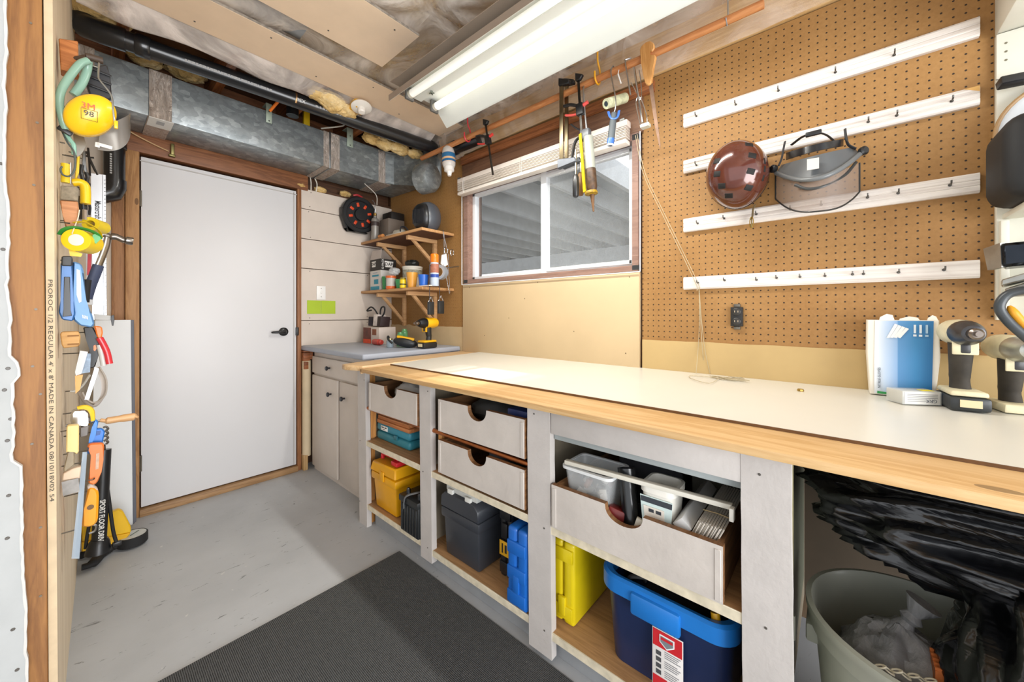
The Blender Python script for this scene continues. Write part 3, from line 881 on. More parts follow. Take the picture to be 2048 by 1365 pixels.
# drawers
M_DRW = paint('#c6beb6', .6, .1, 7, 0, .1, 50)
M_RAW = wood('#8f6540', '#6a472a', 'X', .6, 1, False)
def drawer(name_z0, z1, y0, y1, cy, cr, cd_, depth=.62, x0=FX - .004, label=None):
    z0 = name_z0
    n = 14
    top = [Vector((x0, y1, z1)), Vector((x0, cy + cr, z1))]
    for k in range(n + 1):
        a = math.pi * k / n
        top.append(Vector((x0, cy + cr * math.cos(a), z1 - cd_ * math.sin(a) ** .8)))
    top += [Vector((x0, cy - cr, z1)), Vector((x0, y0, z1)), Vector((x0, y0, z0)), Vector((x0, y1, z0))]
    pts = []
    for p in top:
        if not pts or (p - pts[-1]).length > 1e-4: pts.append(p)
    bm = new(); prism(bm, pts, (.018, 0, 0))
    for f in bm.faces:
        f.material_index = 0 if f.normal.x < -.9 else 1
    bm.normal_update()
    for f in bm.faces:
        f.material_index = 0 if abs(f.normal.x) > .9 and f.calc_center_median().x < x0 + .005 else 1
    d = part('drawer', bm, [M_DRW, M_RAW], bench, label, smooth=0)
    bm = new(); box(bm, x0 + .018, x0 + depth, y0 + .004, y0 + .017, z0 + .005, z1 - .003); part('drawer_side', bm, M_RAW, d)
    bm = new(); box(bm, x0 + .018, x0 + depth, y1 - .017, y1 - .004, z0 + .005, z1 - .003); part('drawer_side', bm, M_RAW, d)
    bm = new(); box(bm, x0 + .018, x0 + depth, y0 + .017, y1 - .017, z0 + .012, z0 + .02); part('drawer_bottom', bm, M_RAW, d)
    bm = new(); box(bm, x0 + depth - .014, x0 + depth, y0 + .017, y1 - .017, z0 + .02, z1 - .01); part('drawer_back', bm, M_RAW, d)
    for y in (y0 + .004, y1 - .018):
        bm = new(); box(bm, x0 - .002, x0 + .002, y, y + .014, z0 + .004, z1 - .01, .001, 1); part('batten', bm, M_DRW, d)
    return d
drawer(.638, .782, 1.44, 1.88, 1.668, .058, .052)
drawer(.648, .784, .812, 1.288, 1.05, .052, .05)
drawer(.472, .610, .812, 1.288, 1.05, .052, .048)
drawer(.458, .596, .206, .700, .455, .056, .045)
# copper coloured slide rods
M_COP = metal('#c07a4e', .35)
for y0, y1, z in ((1.424, 1.93, .632), (.80, 1.343, .629)):
    bm = new(); tube(bm, [(FX + .016, y0, z - .002), (FX + .016, y1, z + .004)], .0095, 12); part('slide_rod', bm, M_COP, bench)
for y in (1.305, 1.918):
    bm = new(); box(bm, 1.03, 1.06, y, y + .025, .47 if y < 1.5 else .47, .70 if y < 1.5 else .665); part('drawer_cleat', bm, wood('#c98f4f', '#a76c33', 'Z'), bench)

# ---- worktop: planks and white hardboard
top = thing('worktop', 'white hardboard worktop edged with knotty pine planks', 'worktop', (1.35, .8, .84))
bm = new(); box(bm, .932, 1.105, -1.2, 1.845, .846, .866, .003); part('front_plank', bm, M_PINEY, top)
bm = new(); box(bm, .932, .945, 1.835, 1.85, .840, .866, .002)
prism(bm, [(.905, 1.99, .852), (.90, 1.95, .852), (.945, 1.846, .852), (1.79, 1.86, .852), (1.79, 2.045, .852), (1.0, 2.02, .852)], (0, 0, .026), .002)
part('end_plank', bm, wood('#d6b78c', '#c19a6a', 'X', .5, 1, True, 10), top)
bm = new()
def ws(u, v):
    x = 1.108 + u * (1.789 - 1.108); y = -1.2 + v * 3.055
    return Vector((x, y, .8725 + .012 * u))
sheet(bm, ws, 2, 2, (0, 0, -.008))
part('white_sheet', bm, paint('#dad8ce', .32, .03, 3), top, smooth=0)
bm = new(); box(bm, 1.1045, 1.1085, -1.2, 1.85, .8655, .8722); part('sheet_edge', bm, paint('#6b4a2a', .7, .2, 40), top)
bm = new(); box(bm, 1.0, 1.78, -1.2, 1.9, .839, .846); part('subtop', bm, M_INNER, top)

# ---- low cabinet in the corner
cab = thing('corner_cabinet', 'cream painted base cabinet with grey-blue laminate top and black knobs', 'cabinet', (1.45, 2.5, 0))
CX = 1.115
M_CAB = paint('#d6ccc2', .5, .06, 5)
bm = new(); box(bm, CX + .012, 1.785, 2.06, 2.93, .0, .877); part('carcass', bm, M_CAB, cab)
bm = new(); box(bm, CX - .065, 1.786, 2.05, 2.978, .8785, .913, .010, 3); part('countertop', bm, paint('#9fa6b3', .38, .05, 5), cab)
def front(name, y0, y1, z0, z1, knob):
    bm = new(); box(bm, CX - .007, CX + .012, y0, y1, z0, z1, .006, 2)
    d = part(name, bm, M_CAB, cab)
    bm = new(); lathe(bm, [(.006, 0), (.006, .014), (.014, .018), (.016, .024), (.012, .030), (0, .031)], (CX - .007, knob[0], knob[1]), (-1, 0, 0), 16)
    part('knob', bm, plastic('#20232b', .3), d, 'black round knob')
front('drawer', 2.10, 2.925, .715, .836, (2.62, .775))
front('door', 2.515, 2.925, .035, .70, (2.60, .60))
front('door', 2.075, 2.48, .035, .70, (2.40, .60))
bm = new(); prism(bm, [(1.06, 2.045, 0), (1.06, 2.07, 0), (1.075, 2.062, .47), (1.075, 2.055, .47)], (.018, 0, 0)); 
solo('leaning_batten', bm, M_CAB, 'thin cream batten standing between the cabinet and bench post', 'batten')
# ================================================================== THINGS IN THE BENCH BAYS
def crumple(amp=.22, f=2.2, seed=0, ridge=True):
    def g(p):
        q = Vector((p.x + seed, p.y - seed * .7, p.z + seed * .3))
        n = nz(q, f) * .6 + nz(q, f * 2.3) * .35 + nz(q, f * 5) * .18
        r = -abs(nz(q, f * 1.7)) * .9 - abs(nz(q, f * 4.1)) * .35 if ridge else 0
        return p * (1 + amp * (n + r + .3))
    return g
M_BAG = NT('black_bag')
_n = M_BAG.noise(5, 4, M_BAG.co((1.5, .5, 2.2)), .5, 1.0)
M_BAG.base('#0c0d10'); M_BAG.set(Roughness=.16, Coat_Weight=.4, Coat_Roughness=.1); M_BAG.bump(_n, .5, .03); M_BAG = M_BAG.m

# -- first bay
cs = thing('drill_case', 'teal plastic power tool case with white sticker under cedar boards', 'case', (1.16, 1.76, .462))
bm = new(); box(bm, 1.06, 1.27, 1.60, 1.915, .463, .508, .014, 3); part('case_bottom', bm, plastic('#2f7d8c', .45), cs)
bm = new(); box(bm, 1.06, 1.27, 1.60, 1.915, .509, .556, .016, 3); part('case_lid', bm, plastic('#33859a', .45), cs)
bm = new(); box(bm, 1.0585, 1.0602, 1.80, 1.865, .520, .545, .0005); stk = part('sticker', bm, paint('#e9e8e2', .6, .03), cs)
bm = new(); box(bm, 1.0580, 1.0584, 1.835, 1.858, .534, .5395); box(bm, 1.0580, 1.0584, 1.808, 1.829, .534, .5395); box(bm, 1.0580, 1.0584, 1.825, 1.845, .525, .528)
part('sticker_print', bm, paint('#303236', .7, 0), stk, kind='stuff')
bm = new(); box(bm, 1.052, 1.061, 1.70, 1.73, .496, .520, .002); part('latch', bm, plastic('#2a6b78', .4), cs)
for k, (a, b) in enumerate(((1.585, 1.89), (1.60, 1.895))):
    bm = new(); box(bm, 1.05 + k * .008, 1.20, a, b, .5575 + k * .0195, .5765 + k * .0195, .002)
    solo('cedar_board', bm, wood('#c98450', '#9c5c30', 'Y', .6, 1.2, False), ('lower' if k == 0 else 'upper') + ' short cedar board lying on the teal case', 'board', 'short cedar boards')
bm = new(); box(bm, 1.04, 1.16, 1.41, 1.437, .463, .575, .006)
solo('red_box', bm, plastic('#c2352f', .4), 'small red box standing on shelf beside teal case', 'box')

tb = thing('yellow_toolbox', 'yellow plastic toolbox with red carry handle on the bottom shelf', 'toolbox', (1.2, 1.76, .122))
M_YEL = plastic('#e0a00c', .4)
bm = new(); obox(bm, (1.205, 1.765, .197), (.35, .20, .148), None, .010, 1.06); part('body', bm, M_YEL, tb)
bm = new(); box(bm, 1.012, 1.40, 1.648, 1.886, .272, .312, .008); part('rim', bm, M_YEL, tb)
bm = new(); prism(bm, [(1.008, 1.892, .314), (1.008, 1.645, .320), (1.015, 1.655, .372), (1.015, 1.875, .366)], (.39, 0, 0), .006); part('lid', bm, M_YEL, tb)
bm = new(); tube(bm, [(1.06, 1.85, .372), (1.06, 1.845, .400), (1.06, 1.70, .405), (1.06, 1.69, .376)], .011, 10); part('handle', bm, plastic('#c9252b', .35), tb, 'red carry handle')
bm = new(); box(bm, 1.03, 1.09, 1.665, 1.72, .374, .398, .005); part('handle_hinge', bm, plastic('#c9252b', .35), tb)
bm = new(); box(bm, 1.005, 1.012, 1.75, 1.79, .285, .335, .003); part('latch', bm, M_YEL, tb)

bt = thing('car_battery', 'black ribbed car battery with grey strap at the edge of shelf', 'battery', (1.09, 1.5, .122))
M_BAT = plastic('#1d2022', .45)
bm = new(); box(bm, .992, 1.19, 1.428, 1.572, .1225, .285, .006); part('casing', bm, M_BAT, bt)
bm = new(); box(bm, .986, 1.196, 1.424, 1.578, .262, .292, .005); part('top_cover', bm, M_BAT, bt)
for k in range(6):
    bm = new(); box(bm, .9885, .993, 1.438 + k * .022, 1.448 + k * .022, .130, .255, .001, 1); part('rib', bm, M_BAT, bt)
for y in (1.455, 1.545):
    bm = new(); lathe(bm, [(.011, 0), (.010, .018), (.008, .020), (.006, .026), (0, .027)], (1.02, y, .292), (0, 0, 1), 14); part('terminal', bm, metal('#54565a', .45), bt)
bm = new(); tube(bm, curve([(.985, 1.53, .24), (.982, 1.525, .27), (.99, 1.51, .302), (1.05, 1.47, .312), (1.12, 1.45, .31)], 5), .008, 8, True, False, .45); part('strap', bm, paint('#6d6f70', .6), bt, 'grey carry strap')

# -- drawers of the first two bays: bags and cables showing over the fronts
bm = new(); ell(bm, (1.12, 1.62, .735), (.09, .15, .068), None, 26, 16, crumple(.25, 2.4, 3)); solo('plastic_bag', bm, clear('#dcdad6', .55, .15), 'clear crumpled plastic bag stuffed in the first drawer', 'bag')
bm = new(); tube(bm, [(1.06, 1.46, .752), (1.10, 1.53, .755)], .018, 14); solo('pink_tube', bm, plastic('#a86a62', .5), 'short dusty pink tube in the first drawer', 'tube')
bm = new(); box(bm, 1.06, 1.25, .83, .95, .670, .790, .006); solo('blue_pack', bm, plastic('#2b3f7a', .4), 'dark blue ribbed packet in the upper middle drawer', 'packet')
bm = new(); ell(bm, (1.2, 1.12, .73), (.11, .13, .05), None, 24, 14, crumple(.2, 2.6, 8)); solo('grey_bundle', bm, paint('#50504f', .6, .3), 'grey crumpled bundle in the upper middle drawer', 'bundle')
bm = new(); obox(bm, (1.2, 1.0, .55), (.2, .2, .11), (0, 0, .3), .01); solo('dark_box', bm, plastic('#26282c', .5), 'dark box inside the lower middle drawer', 'box')

# -- second bay
tc = thing('charcoal_toolbox', 'charcoal plastic toolbox with clear organiser set in its lid', 'toolbox', (1.2, 1.18, .112))
M_CH = plastic('#33363c', .45)
bm = new(); obox(bm, (1.205, 1.18, .20), (.34, .205, .174), None, .008, 1.05); part('body', bm, M_CH, tc)
bm = new(); box(bm, 1.018, 1.40, 1.062, 1.298, .275, .318, .008); part('rim', bm, M_CH, tc)
bm = new(); prism(bm, [(1.016, 1.062, .320), (1.016, 1.298, .320), (1.016, 1.295, .365), (1.016, 1.27, .388), (1.016, 1.09, .388), (1.016, 1.065, .365)], (.38, 0, 0), .004); part('lid', bm, M_CH, tc)
bm = new(); box(bm, 1.030, 1.25, 1.085, 1.275, .389, .412, .004); part('organiser_tray', bm, clear('#dfe0da', .72, .25), tc, 'clear organiser tray')
for y in (1.11, 1.22):
    bm = new(); box(bm, 1.018, 1.03, y, y + .035, .352, .405, .003); part('tray_latch', bm, clear('#e6e6e0', .8, .3), tc)
bm = new(); tube(bm, [(1.10, 1.10, .412), (1.09, 1.10, .424), (1.09, 1.2, .424), (1.10, 1.2, .412)], .004, 8); part('tray_handle', bm, clear('#e6e6e0', .8, .3), tc)

def tool_case(name, label, x0, x1, y0, y1, z0, z1, mt, ribs, handle_z):
    t = thing(name, label, 'case', ((x0 + x1) / 2, (y0 + y1) / 2, z0))
    ym = (y0 + y1) / 2
    bm = new(); box(bm, x0, x1, y0, ym - .001, z0 + .001, z1, .012, 3); part('shell', bm, mt, t)
    bm = new(); box(bm, x0, x1, ym + .001, y1, z0 + .001, z1, .012, 3); part('shell', bm, mt, t)
    for r in ribs:
        bm = new(); box(bm, x0 - .006, x0 + .01, y0 + .004, y1 - .004, z0 + r, z0 + r + .045, .004); part('reinforcement', bm, mt, t)
    bm = new(); box(bm, x0 - .008, x0 + .004, ym - .014, ym + .014, handle_z - .03, handle_z + .03, .003); part('latch', bm, mt, t)
    return t
bc = tool_case('black_case', 'black upright tool case with yellow sticker beside blue case', 1.085, 1.45, .948, 1.012, .112, .40, plastic('#1c1d20', .4), (.02, .23), .30)
bm = new(); box(bm, 1.0755, 1.0785, .955, 1.004, .205, .262, .0005); part('sticker', bm, plastic('#e5ad1c', .5), bc)
bm = new(); box(bm, 1.076, 1.0845, .953, 1.006, .203, .264); part('sticker_pad', bm, plastic('#1c1d20', .4), bc)
bm = new(); box(bm, 1.0748, 1.0754, .985, .992, .215, .252); box(bm, 1.0748, 1.0754, .966, .976, .218, .250)
part('sticker_print', bm, paint('#1c1c1c', .6, 0), bc, kind='stuff')
tool_case('blue_case', 'bright blue upright tool case standing against the bench post', .998, 1.36, .805, .895, .112, .392, plastic('#1a62b8', .35), (.015, .10, .19), .20)

# -- third bay, below the drawer
yc = tool_case('yellow_case', 'yellow upright tool case beside the blue storage tote', 1.06, 1.43, .655, .745, .108, .385, plastic('#d8c010', .4), (.02, .21), .17)
tt = thing('storage_tote', 'navy storage tote with bright blue rim and red label', 'tote', (1.2, .355, .108))
M_NAVY = plastic('#1c2a4f', .4); M_RIM = plastic('#1f74c4', .35)
def rrect(x0, x1, y0, y1, r, z, n=6):
    pts = []
    for cx, cy, a0 in ((x1 - r, y1 - r, 0), (x0 + r, y1 - r, 90), (x0 + r, y0 + r, 180), (x1 - r, y0 + r, 270)):
        for k in range(n + 1):
            a = math.radians(a0 + 90 * k / n); pts.append(Vector((cx + r * math.cos(a), cy + r * math.sin(a), z)))
    return pts
def loft(bm, rings, cap0=True, cap1=False):
    vs = [[bm.verts.new(p) for p in r] for r in rings]
    n = len(vs[0])
    for a, b in zip(vs, vs[1:]):
        for k in range(n): bm.faces.new((a[k], a[(k + 1) % n], b[(k + 1) % n], b[k]))
    if cap0: bm.faces.new(vs[0][::-1])
    if cap1: bm.faces.new(vs[-1])
    return bm
TX0, TX1, TY0, TY1 = 1.030, 1.42, .190, .545
bm = new(); loft(bm, [rrect(TX0 + .03, TX1 - .03, TY0 + .02, TY1 - .02, .04, .109), rrect(TX0 + .008, TX1 - .008, TY0 + .006, TY1 - .006, .05, .345), rrect(TX0 + .012, TX1 - .012, TY0 + .010, TY1 - .010, .05, .345), rrect(TX0 + .034, TX1 - .034, TY0 + .024, TY1 - .024, .04, .115)], True, True); part('body', bm, M_NAVY, tt)
bm = new(); o0, o1 = rrect(TX0 - .006, TX1 + .006, TY0 - .008, TY1 + .008, .06, .330), rrect(TX0 - .006, TX1 + .006, TY0 - .008, TY1 + .008, .06, .372)
loft(bm, [o0, o1, rrect(TX0 + .002, TX1 - .002, TY0 + .0, TY1 - .0, .055, .378), rrect(TX0 + .016, TX1 - .016, TY0 + .014, TY1 - .014, .05, .374), rrect(TX0 + .016, TX1 - .016, TY0 + .014, TY1 - .014, .05, .335)], False, False); part('rim', bm, M_RIM, tt, 'bright blue rim')
bm = new(); box(bm, TX0 - .016, TX0 + .004, .310, .445, .300, .362, .008); part('grip', bm, M_RIM, tt)
lab = new(); box(lab, TX0 - .003, TX0 - .001, .305, .385, .125, .292, .0003); lb = part('label', lab, paint('#e8e4e0', .5, .03), tt, 'white and red product label')
bm = new(); box(bm, TX0 - .0042, TX0 - .0032, .307, .383, .245, .290); part('label_red', bm, paint('#c8242c', .5, .03), lb)
bm = new(); box(bm, TX0 - .0042, TX0 - .0032, .345, .383, .128, .165); part('label_red', bm, paint('#c8242c', .5, .03), lb)
bm = new(); prism(bm, [(TX0 - .0045, .365, .282), (TX0 - .0045, .326, .282), (TX0 - .0045, .326, .262), (TX0 - .0045, .3455, .248), (TX0 - .0045, .365, .262)], (-.0008, 0, 0)); part('shield_emblem', bm, paint('#efefef', .4, 0), lb)
bm = new(); prism(bm, [(TX0 - .0055, .362, .279), (TX0 - .0055, .329, .279), (TX0 - .0055, .329, .264), (TX0 - .0055, .3455, .252), (TX0 - .0055, .362, .264)], (-.0006, 0, 0)); part('shield_inner', bm, paint('#7b8287', .4, 0), lb)
bm = new(); box(bm, TX0 - .0066, TX0 - .0062, .330, .361, .270, .277); part('shield_band', bm, paint('#c8242c', .5, 0), lb)
bm = new()
for k in range(14):
    z = .238 - k * .0052
    if k % 5 == 4: continue
    box(bm, TX0 - .0036, TX0 - .0031, .311 + (k % 3) * .004, .352, z, z + .0022)
part('fine_print', bm, paint('#8b8b8d', .6, 0), lb, kind='stuff')
for k in range(4):
    bm = new(); box(bm, TX0 - .0038, TX0 - .0031, .361, .375, .222 - k * .017, .234 - k * .017, .0004, 1); part('pictogram', bm, paint('#4a4a4d', .6, 0), lb)
bm = new()
for k in range(9): box(bm, TX0 - .0038, TX0 - .0031, .311 + k * .0032, .3125 + k * .0032, .13, .155)
part('bar_lines', bm, paint('#2a2a2c', .6, 0), lb, kind='stuff')
bm = new(); ell(bm, (1.22, .36, .30), (.16, .14, .07), None, 30, 18, crumple(.25, 2.3, 21)); solo('dark_bundle', bm, paint('#17181c', .4, .3), 'dark bundle filling the blue storage tote', 'bundle')
bm = new(); tube(bm, curve([(1.07, .47, .36), (1.05, .45, .385), (1.06, .42, .39), (1.09, .43, .36)], 5), .006, 8); solo('cord_loop', bm, M_RUB, 'black cord loop lying over the tote edge', 'cord')
bm = new(); lathe(bm, [(.011, 0), (.011, .02)], (1.062, .235, .362), (.3, .2, 1), 14); solo('yellow_bottle_top', bm, plastic('#e0a81a', .4), 'small yellow bottle top among the tote contents', 'bottle')

# -- third bay: things in the open drawer (floor of the drawer at .478)
DZ = .4785
def tapered_tub(bm, cx, cy, sx, sy, z0, z1, k=.8, r=.02, wall=.003):
    def R(s, z, o=0): return rrect(cx - sx * s / 2 + o, cx + sx * s / 2 - o, cy - sy * s / 2 + o, cy + sy * s / 2 - o, r, z, 5)
    loft(bm, [R(k, z0), R(1, z1), R(1, z1, wall), R(k, z0 + wall, wall)], True, True)
bm = new(); box(bm, 1.03, 1.16, .515, .675, DZ, .534, .002); solo('cardboard_box', bm, paint('#a87f52', .8, .1), 'flat cardboard box under the clear tub in the big drawer', 'box')
tub = thing('clear_tub', 'clear lidless plastic tub of hardware at the corner of the big drawer', 'tub', (1.09, .592, .535))
bm = new(); tapered_tub(bm, 1.09, .592, .13, .165, .535, .655, .82); part('tub_wall', bm, clear('#dfe2e2', .26, .2), tub)
bm = new(); loft(bm, [rrect(1.018, 1.162, .504, .68, .02, .650), rrect(1.018, 1.162, .504, .68, .02, .659), rrect(1.028, 1.152, .514, .67, .02, .660)], False, False); part('rim', bm, clear('#eceeee', .75, .25), tub)
for k in range(14):
    c = Vector((1.09 + RND.uniform(-.04, .04), .592 + RND.uniform(-.055, .055), .55 + .07 * RND.random()))
    bm = new()
    obox(bm, c, (.03, .022, .014), (RND.random() * 3, RND.random() * 3, RND.random() * 3), .003)
    solo('hardware_piece', bm, plastic(RND.choice(['#d8d4cb', '#b9b9b5', '#8c5f4a', '#cfcac0', '#77777a']), .4), 'small loose fitting inside the clear hardware tub', 'fitting', 'fittings in the clear tub')
wt = thing('white_tub', 'white margarine tub with printed label in the big drawer', 'tub', (1.09, .352, .54))
bm = new(); box(bm, 1.04, 1.15, .333, .42, DZ, .539, .002); solo('wood_offcut', bm, wood('#a5764a', '#7c5430', 'Y', .6, 1, False), 'wood offcut under the white margarine tub', 'offcut')
bm = new(); tapered_tub(bm, 1.09, .352, .105, .092, .540, .664, .86, .022); part('tub_wall', bm, plastic('#e3e0d6', .4), wt)
bm = new(); loft(bm, [rrect(1.034, 1.146, .303, .401, .024, .650), rrect(1.034, 1.146, .303, .401, .024, .667), rrect(1.042, 1.138, .311, .393, .02, .668), rrect(1.042, 1.138, .311, .393, .02, .652)], False, False); part('rim', bm, plastic('#e9e6dc', .4), wt)
bm = new(); prism(bm, [(1.0405, .392, .565), (1.0405, .314, .565), (1.0365, .308, .640), (1.0365, .397, .640)], (-.0008, 0, 0)); lb = part('label', bm, paint('#cfe0dd', .5, .03), wt)
bm = new(); prism(bm, [(1.0362, .394, .622), (1.0362, .310, .622), (1.0352, .309, .637), (1.0352, .395, .637)], (-.0012, 0, 0)); part('label_band', bm, paint('#3b3f45', .5, 0), lb)
bm = new(); prism(bm, [(1.0378, .385, .578), (1.0378, .33, .578), (1.0362, .33, .612), (1.0362, .387, .612)], (-.0014, 0, 0)); part('label_panel', bm, paint('#e6dfd3', .5, 0), lb)
bm = new()
for k in range(2): prism(bm, [(1.0355, .372 - k * .02, .598), (1.0355, .358 - k * .02, .598), (1.0350, .358 - k * .02, .607), (1.0350, .372 - k * .02, .607)], (-.001, 0, 0))
part('label_print', bm, paint('#3b3f45', .6, 0), lb, kind='stuff')
wt.location.y += .026
for k in range(10):
    bm = new(); c = Vector((1.09 + RND.uniform(-.03, .03), .378 + RND.uniform(-.026, .026), .615 + .03 * RND.random()))
    lathe(bm, [(.011, -.012), (.012, -.004), (.012, .008), (.006, .012)], c, (RND.uniform(-1, 1), RND.uniform(-1, 1), RND.uniform(.2, 1)), 10)
    solo('pipe_fitting', bm, plastic(RND.choice(['#6f4a36', '#a9a49a', '#47433f', '#c9c4ba']), .4), 'small pipe fitting inside the white margarine tub', 'fitting', 'fittings in the white tub')
bm = new(); lathe(bm, [(.020, 0), (.024, 0), (.024, .17), (.027, .17), (.027, .20), (.021, .20), (.020, .01)], (1.05, .450, .485), (.22, .20, 1), 20, cap=False); solo('black_pipe', bm, M_ABS, 'black open-ended pipe offcut standing in the big drawer', 'pipe')
bm = new(); obox(bm, (1.055, .505, .545), (.05, .05, .04), (.3, .2, .4), .003); solo('red_packet', bm, plastic('#7d2320', .4), 'dark red packet inside the big drawer cutout', 'packet')
bm = new(); obox(bm, (1.04, .425, .535), (.012, .035, .06), (.3, 0, .2), .002); solo('white_switch', bm, plastic('#d8d2c4', .5), 'white electrical switch showing in the drawer cutout', 'switch')
bm = new(); obox(bm, (1.20, .46, .52), (.12, .09, .08), (0, 0, .3), .004); solo('dark_box', bm, plastic('#1d1e22', .5), 'dark box behind the cutout of the big drawer', 'box')
bm = new(); obox(bm, (1.17, .310, .594), (.27, .034, .034), (.78, -.04, .0), .0015); solo('white_carton', bm, paint('#d3d3d2', .5, .05), 'long white square carton lying beside the row of strips', 'carton')
MT = plastic('#ddd6ca', .45)
for k in range(20):
    y = .290 - k * .0031
    bm = new(); obox(bm, (1.17 + .005 * math.sin(k * 2.2), y, .572 + .0015 * math.sin(k * 3.1)), (.27, .0024, .10), (.42, 0, 0), 0)
    solo('plastic_strip', bm, MT, 'thin white plastic strip in the tight row standing in drawer', 'strip', 'white strips in the big drawer')
bm = new(); tube(bm, [(1.10, .275, .620), (1.10, .24, .6215), (1.10, .206, .618)], .0015, 6); solo('rubber_band', bm, paint('#c3a97c', .6), 'tan rubber band stretched over the white strips', 'band')
bm = new(); box(bm, 1.02, 1.32, .226, .297, DZ, .518, .002); solo('strip_carton', bm, paint('#cbbfa9', .7, .08), 'low carton under the row of white strips', 'carton')
rod = thing('pvc_bar', 'white plastic bar lying across the big drawer contents', 'bar', (1.05, .42, .68))
bm = new(); obox(bm, (1.035, .43, .6735), (.018, .47, .013), (-.012, 0, .04), .002); part('bar', bm, plastic('#d9d5c8', .4), rod)
bm = new(); box(bm, 1.018, 1.038, .188, .198, .650, .682, .002); part('bent_end', bm, plastic('#e9e6dc', .4), rod)
bm = new(); obox(bm, (1.42, .52, .58), (.2, .22, .2), (0, 0, .15), .01); solo('dark_carton', bm, paint('#3a3b40', .6, .3), 'dark carton at the back of the big drawer', 'carton')
bm = new(); obox(bm, (1.45, .32, .57), (.16, .11, .17), (0, 0, -.1), .01); solo('grey_carton', bm, paint('#6f6b60', .6, .3), 'greyish carton at the back of the big drawer', 'carton')

# -- fourth bay: bin and bags
bn = thing('waste_bin', 'round grey plastic waste bin under the end of the worktop', 'bin', (1.235, -.155, 0))
M_BIN = plastic('#a9aa9c', .45)
bm = new(); lathe(bm, [(.168, .002), (.172, .02), (.200, .36), (.200, .38), (.213, .385), (.216, .415), (.219, .420), (.219, .436), (.208, .438), (.204, .43), (.196, .38), (.166, .01)], (1.235, -.155, 0), (0, 0, 1), 48); part('bin_body', bm, M_BIN, bn)
bm = new(); box(bm, 1.19, 1.28, .035, .062, .33, .375, .006); part('bin_handle', bm, M_BIN, bn)
bm = new(); box(bm, 1.052, 1.066, .076, .0925, .415, .46, .002); tube(bm, [(1.059, .078, .41), (1.059, .078, .465)], .005, 8); solo('cabinet_hinge', bm, metal('#a9a79c', .35), 'small steel hinge on the bench post by the bin', 'hinge')
bg = thing('white_bag', 'knotted translucent white plastic bag of rubbish in the grey bin', 'bag', (1.195, -.075, .23))
M_WB = NT('thin_bag'); _n = M_WB.noise(14, 6, M_WB.co((1, 1, .3)), .6, 1); M_WB.base(M_WB.ramp(_n, [(.3, '#6d6d6f'), (.7, '#a9a9ab')])); M_WB.set(Roughness=.3, Alpha=.78); M_WB.bump(_n, .7, .02); M_WB = M_WB.m
bm = new(); ell(bm, (1.205, -.105, .345), (.105, .10, .125), None, 44, 30, lambda p: crumple(.2, 2.0, 31)(p) * (1 - .35 * max(0, p.z) ** 2) + Vector((0, 0, .25 * max(0, p.z) ** 6))); part('bag_body', bm, M_WB, bg)
bm = new(); lathe(bm, [(.02, 0), (.012, .02), (.02, .03), (.012, .042), (.022, .06), (.03, .075)], (1.205, -.108, .445), (.15, -.5, 1), 14); part('knot', bm, M_WB, bg)
def folds(seed, amp, ax):
    ax = Vector(ax).normalized()
    def g(p):
        along = p.dot(ax); q = p - ax * along
        v = Vector((q.x * 2.6 + seed, q.y * 2.6, q.z * 2.6 + along * .55))
        r = (1 - abs(nz(v)) * 2.2) * .55 + (1 - abs(nz(v * 2.3 + Vector((3, 1, 7)))) * 2.2) * .22 + nz(p * 1.3 + Vector((seed, 0, 0))) * .5
        return p * (1 + amp * (r - .55))
    return g
def bag(name, label, c, r, seed, amp, ax, M=None):
    bm = new(); ell(bm, c, r, M, 120, 80, folds(seed, amp, ax)); return solo(name, bm, M_BAG, label, 'bag', smooth=0)
bag('black_bag', 'large shiny black rubbish bag crammed under the worktop', (1.37, -.34, .655), (.28, .44, .16), 5, .34, (.3, 1, -.1), (.12, .05, .2))
bag('black_bag', 'folded black rubbish bag hanging over the edge of the grey bin', (1.16, -.345, .49), (.18, .18, .27), 13, .4, (.5, .25, 1), (.35, .2, .5))
for o in bpy.data.objects:
    if o.name.startswith('black_bag'):
        for p in o.data.polygons: p.use_smooth = True
cr = thing('plastic_crate', 'orange plastic lattice crate piece between the bags in bin', 'crate', (1.09, -.17, .36))
M_OR = plastic('#c9713a', .5)
for k in range(5):
    bm = new(); box(bm, 1.115 + k * .014, 1.119 + k * .014, -.200, -.145, .32, .445); part('slat', bm, M_OR, cr)
for k in range(4):
    bm = new(); box(bm, 1.113, 1.177, -.200 + k * .017, -.196 + k * .017, .33, .44); part('slat', bm, M_OR, cr)
ch = thing('bead_chain', 'short white plastic chain lying on rubbish in the bin', 'chain', (1.09, -.09, .40))
for k in range(7):
    bm = new(); c = Vector((1.075 + k * .004, -.065 - k * .012, .425 - .004 * (k % 2)))
    tube(bm, [c + Vector((.005 * math.cos(a), .008 * math.sin(a), .004 * math.sin(a) * (1 if k % 2 else -1))) for a in [2 * math.pi * j / 10 for j in range(10)]], .0018, 6, False, True); part('link', bm, plastic('#ded5bd', .5), ch)
# ================================================================== THINGS ON THE WORKTOP AND CABINET
TZ = .8805
def sz(x): return .8725 + .012 * (x - 1.108) / .681 + .0005
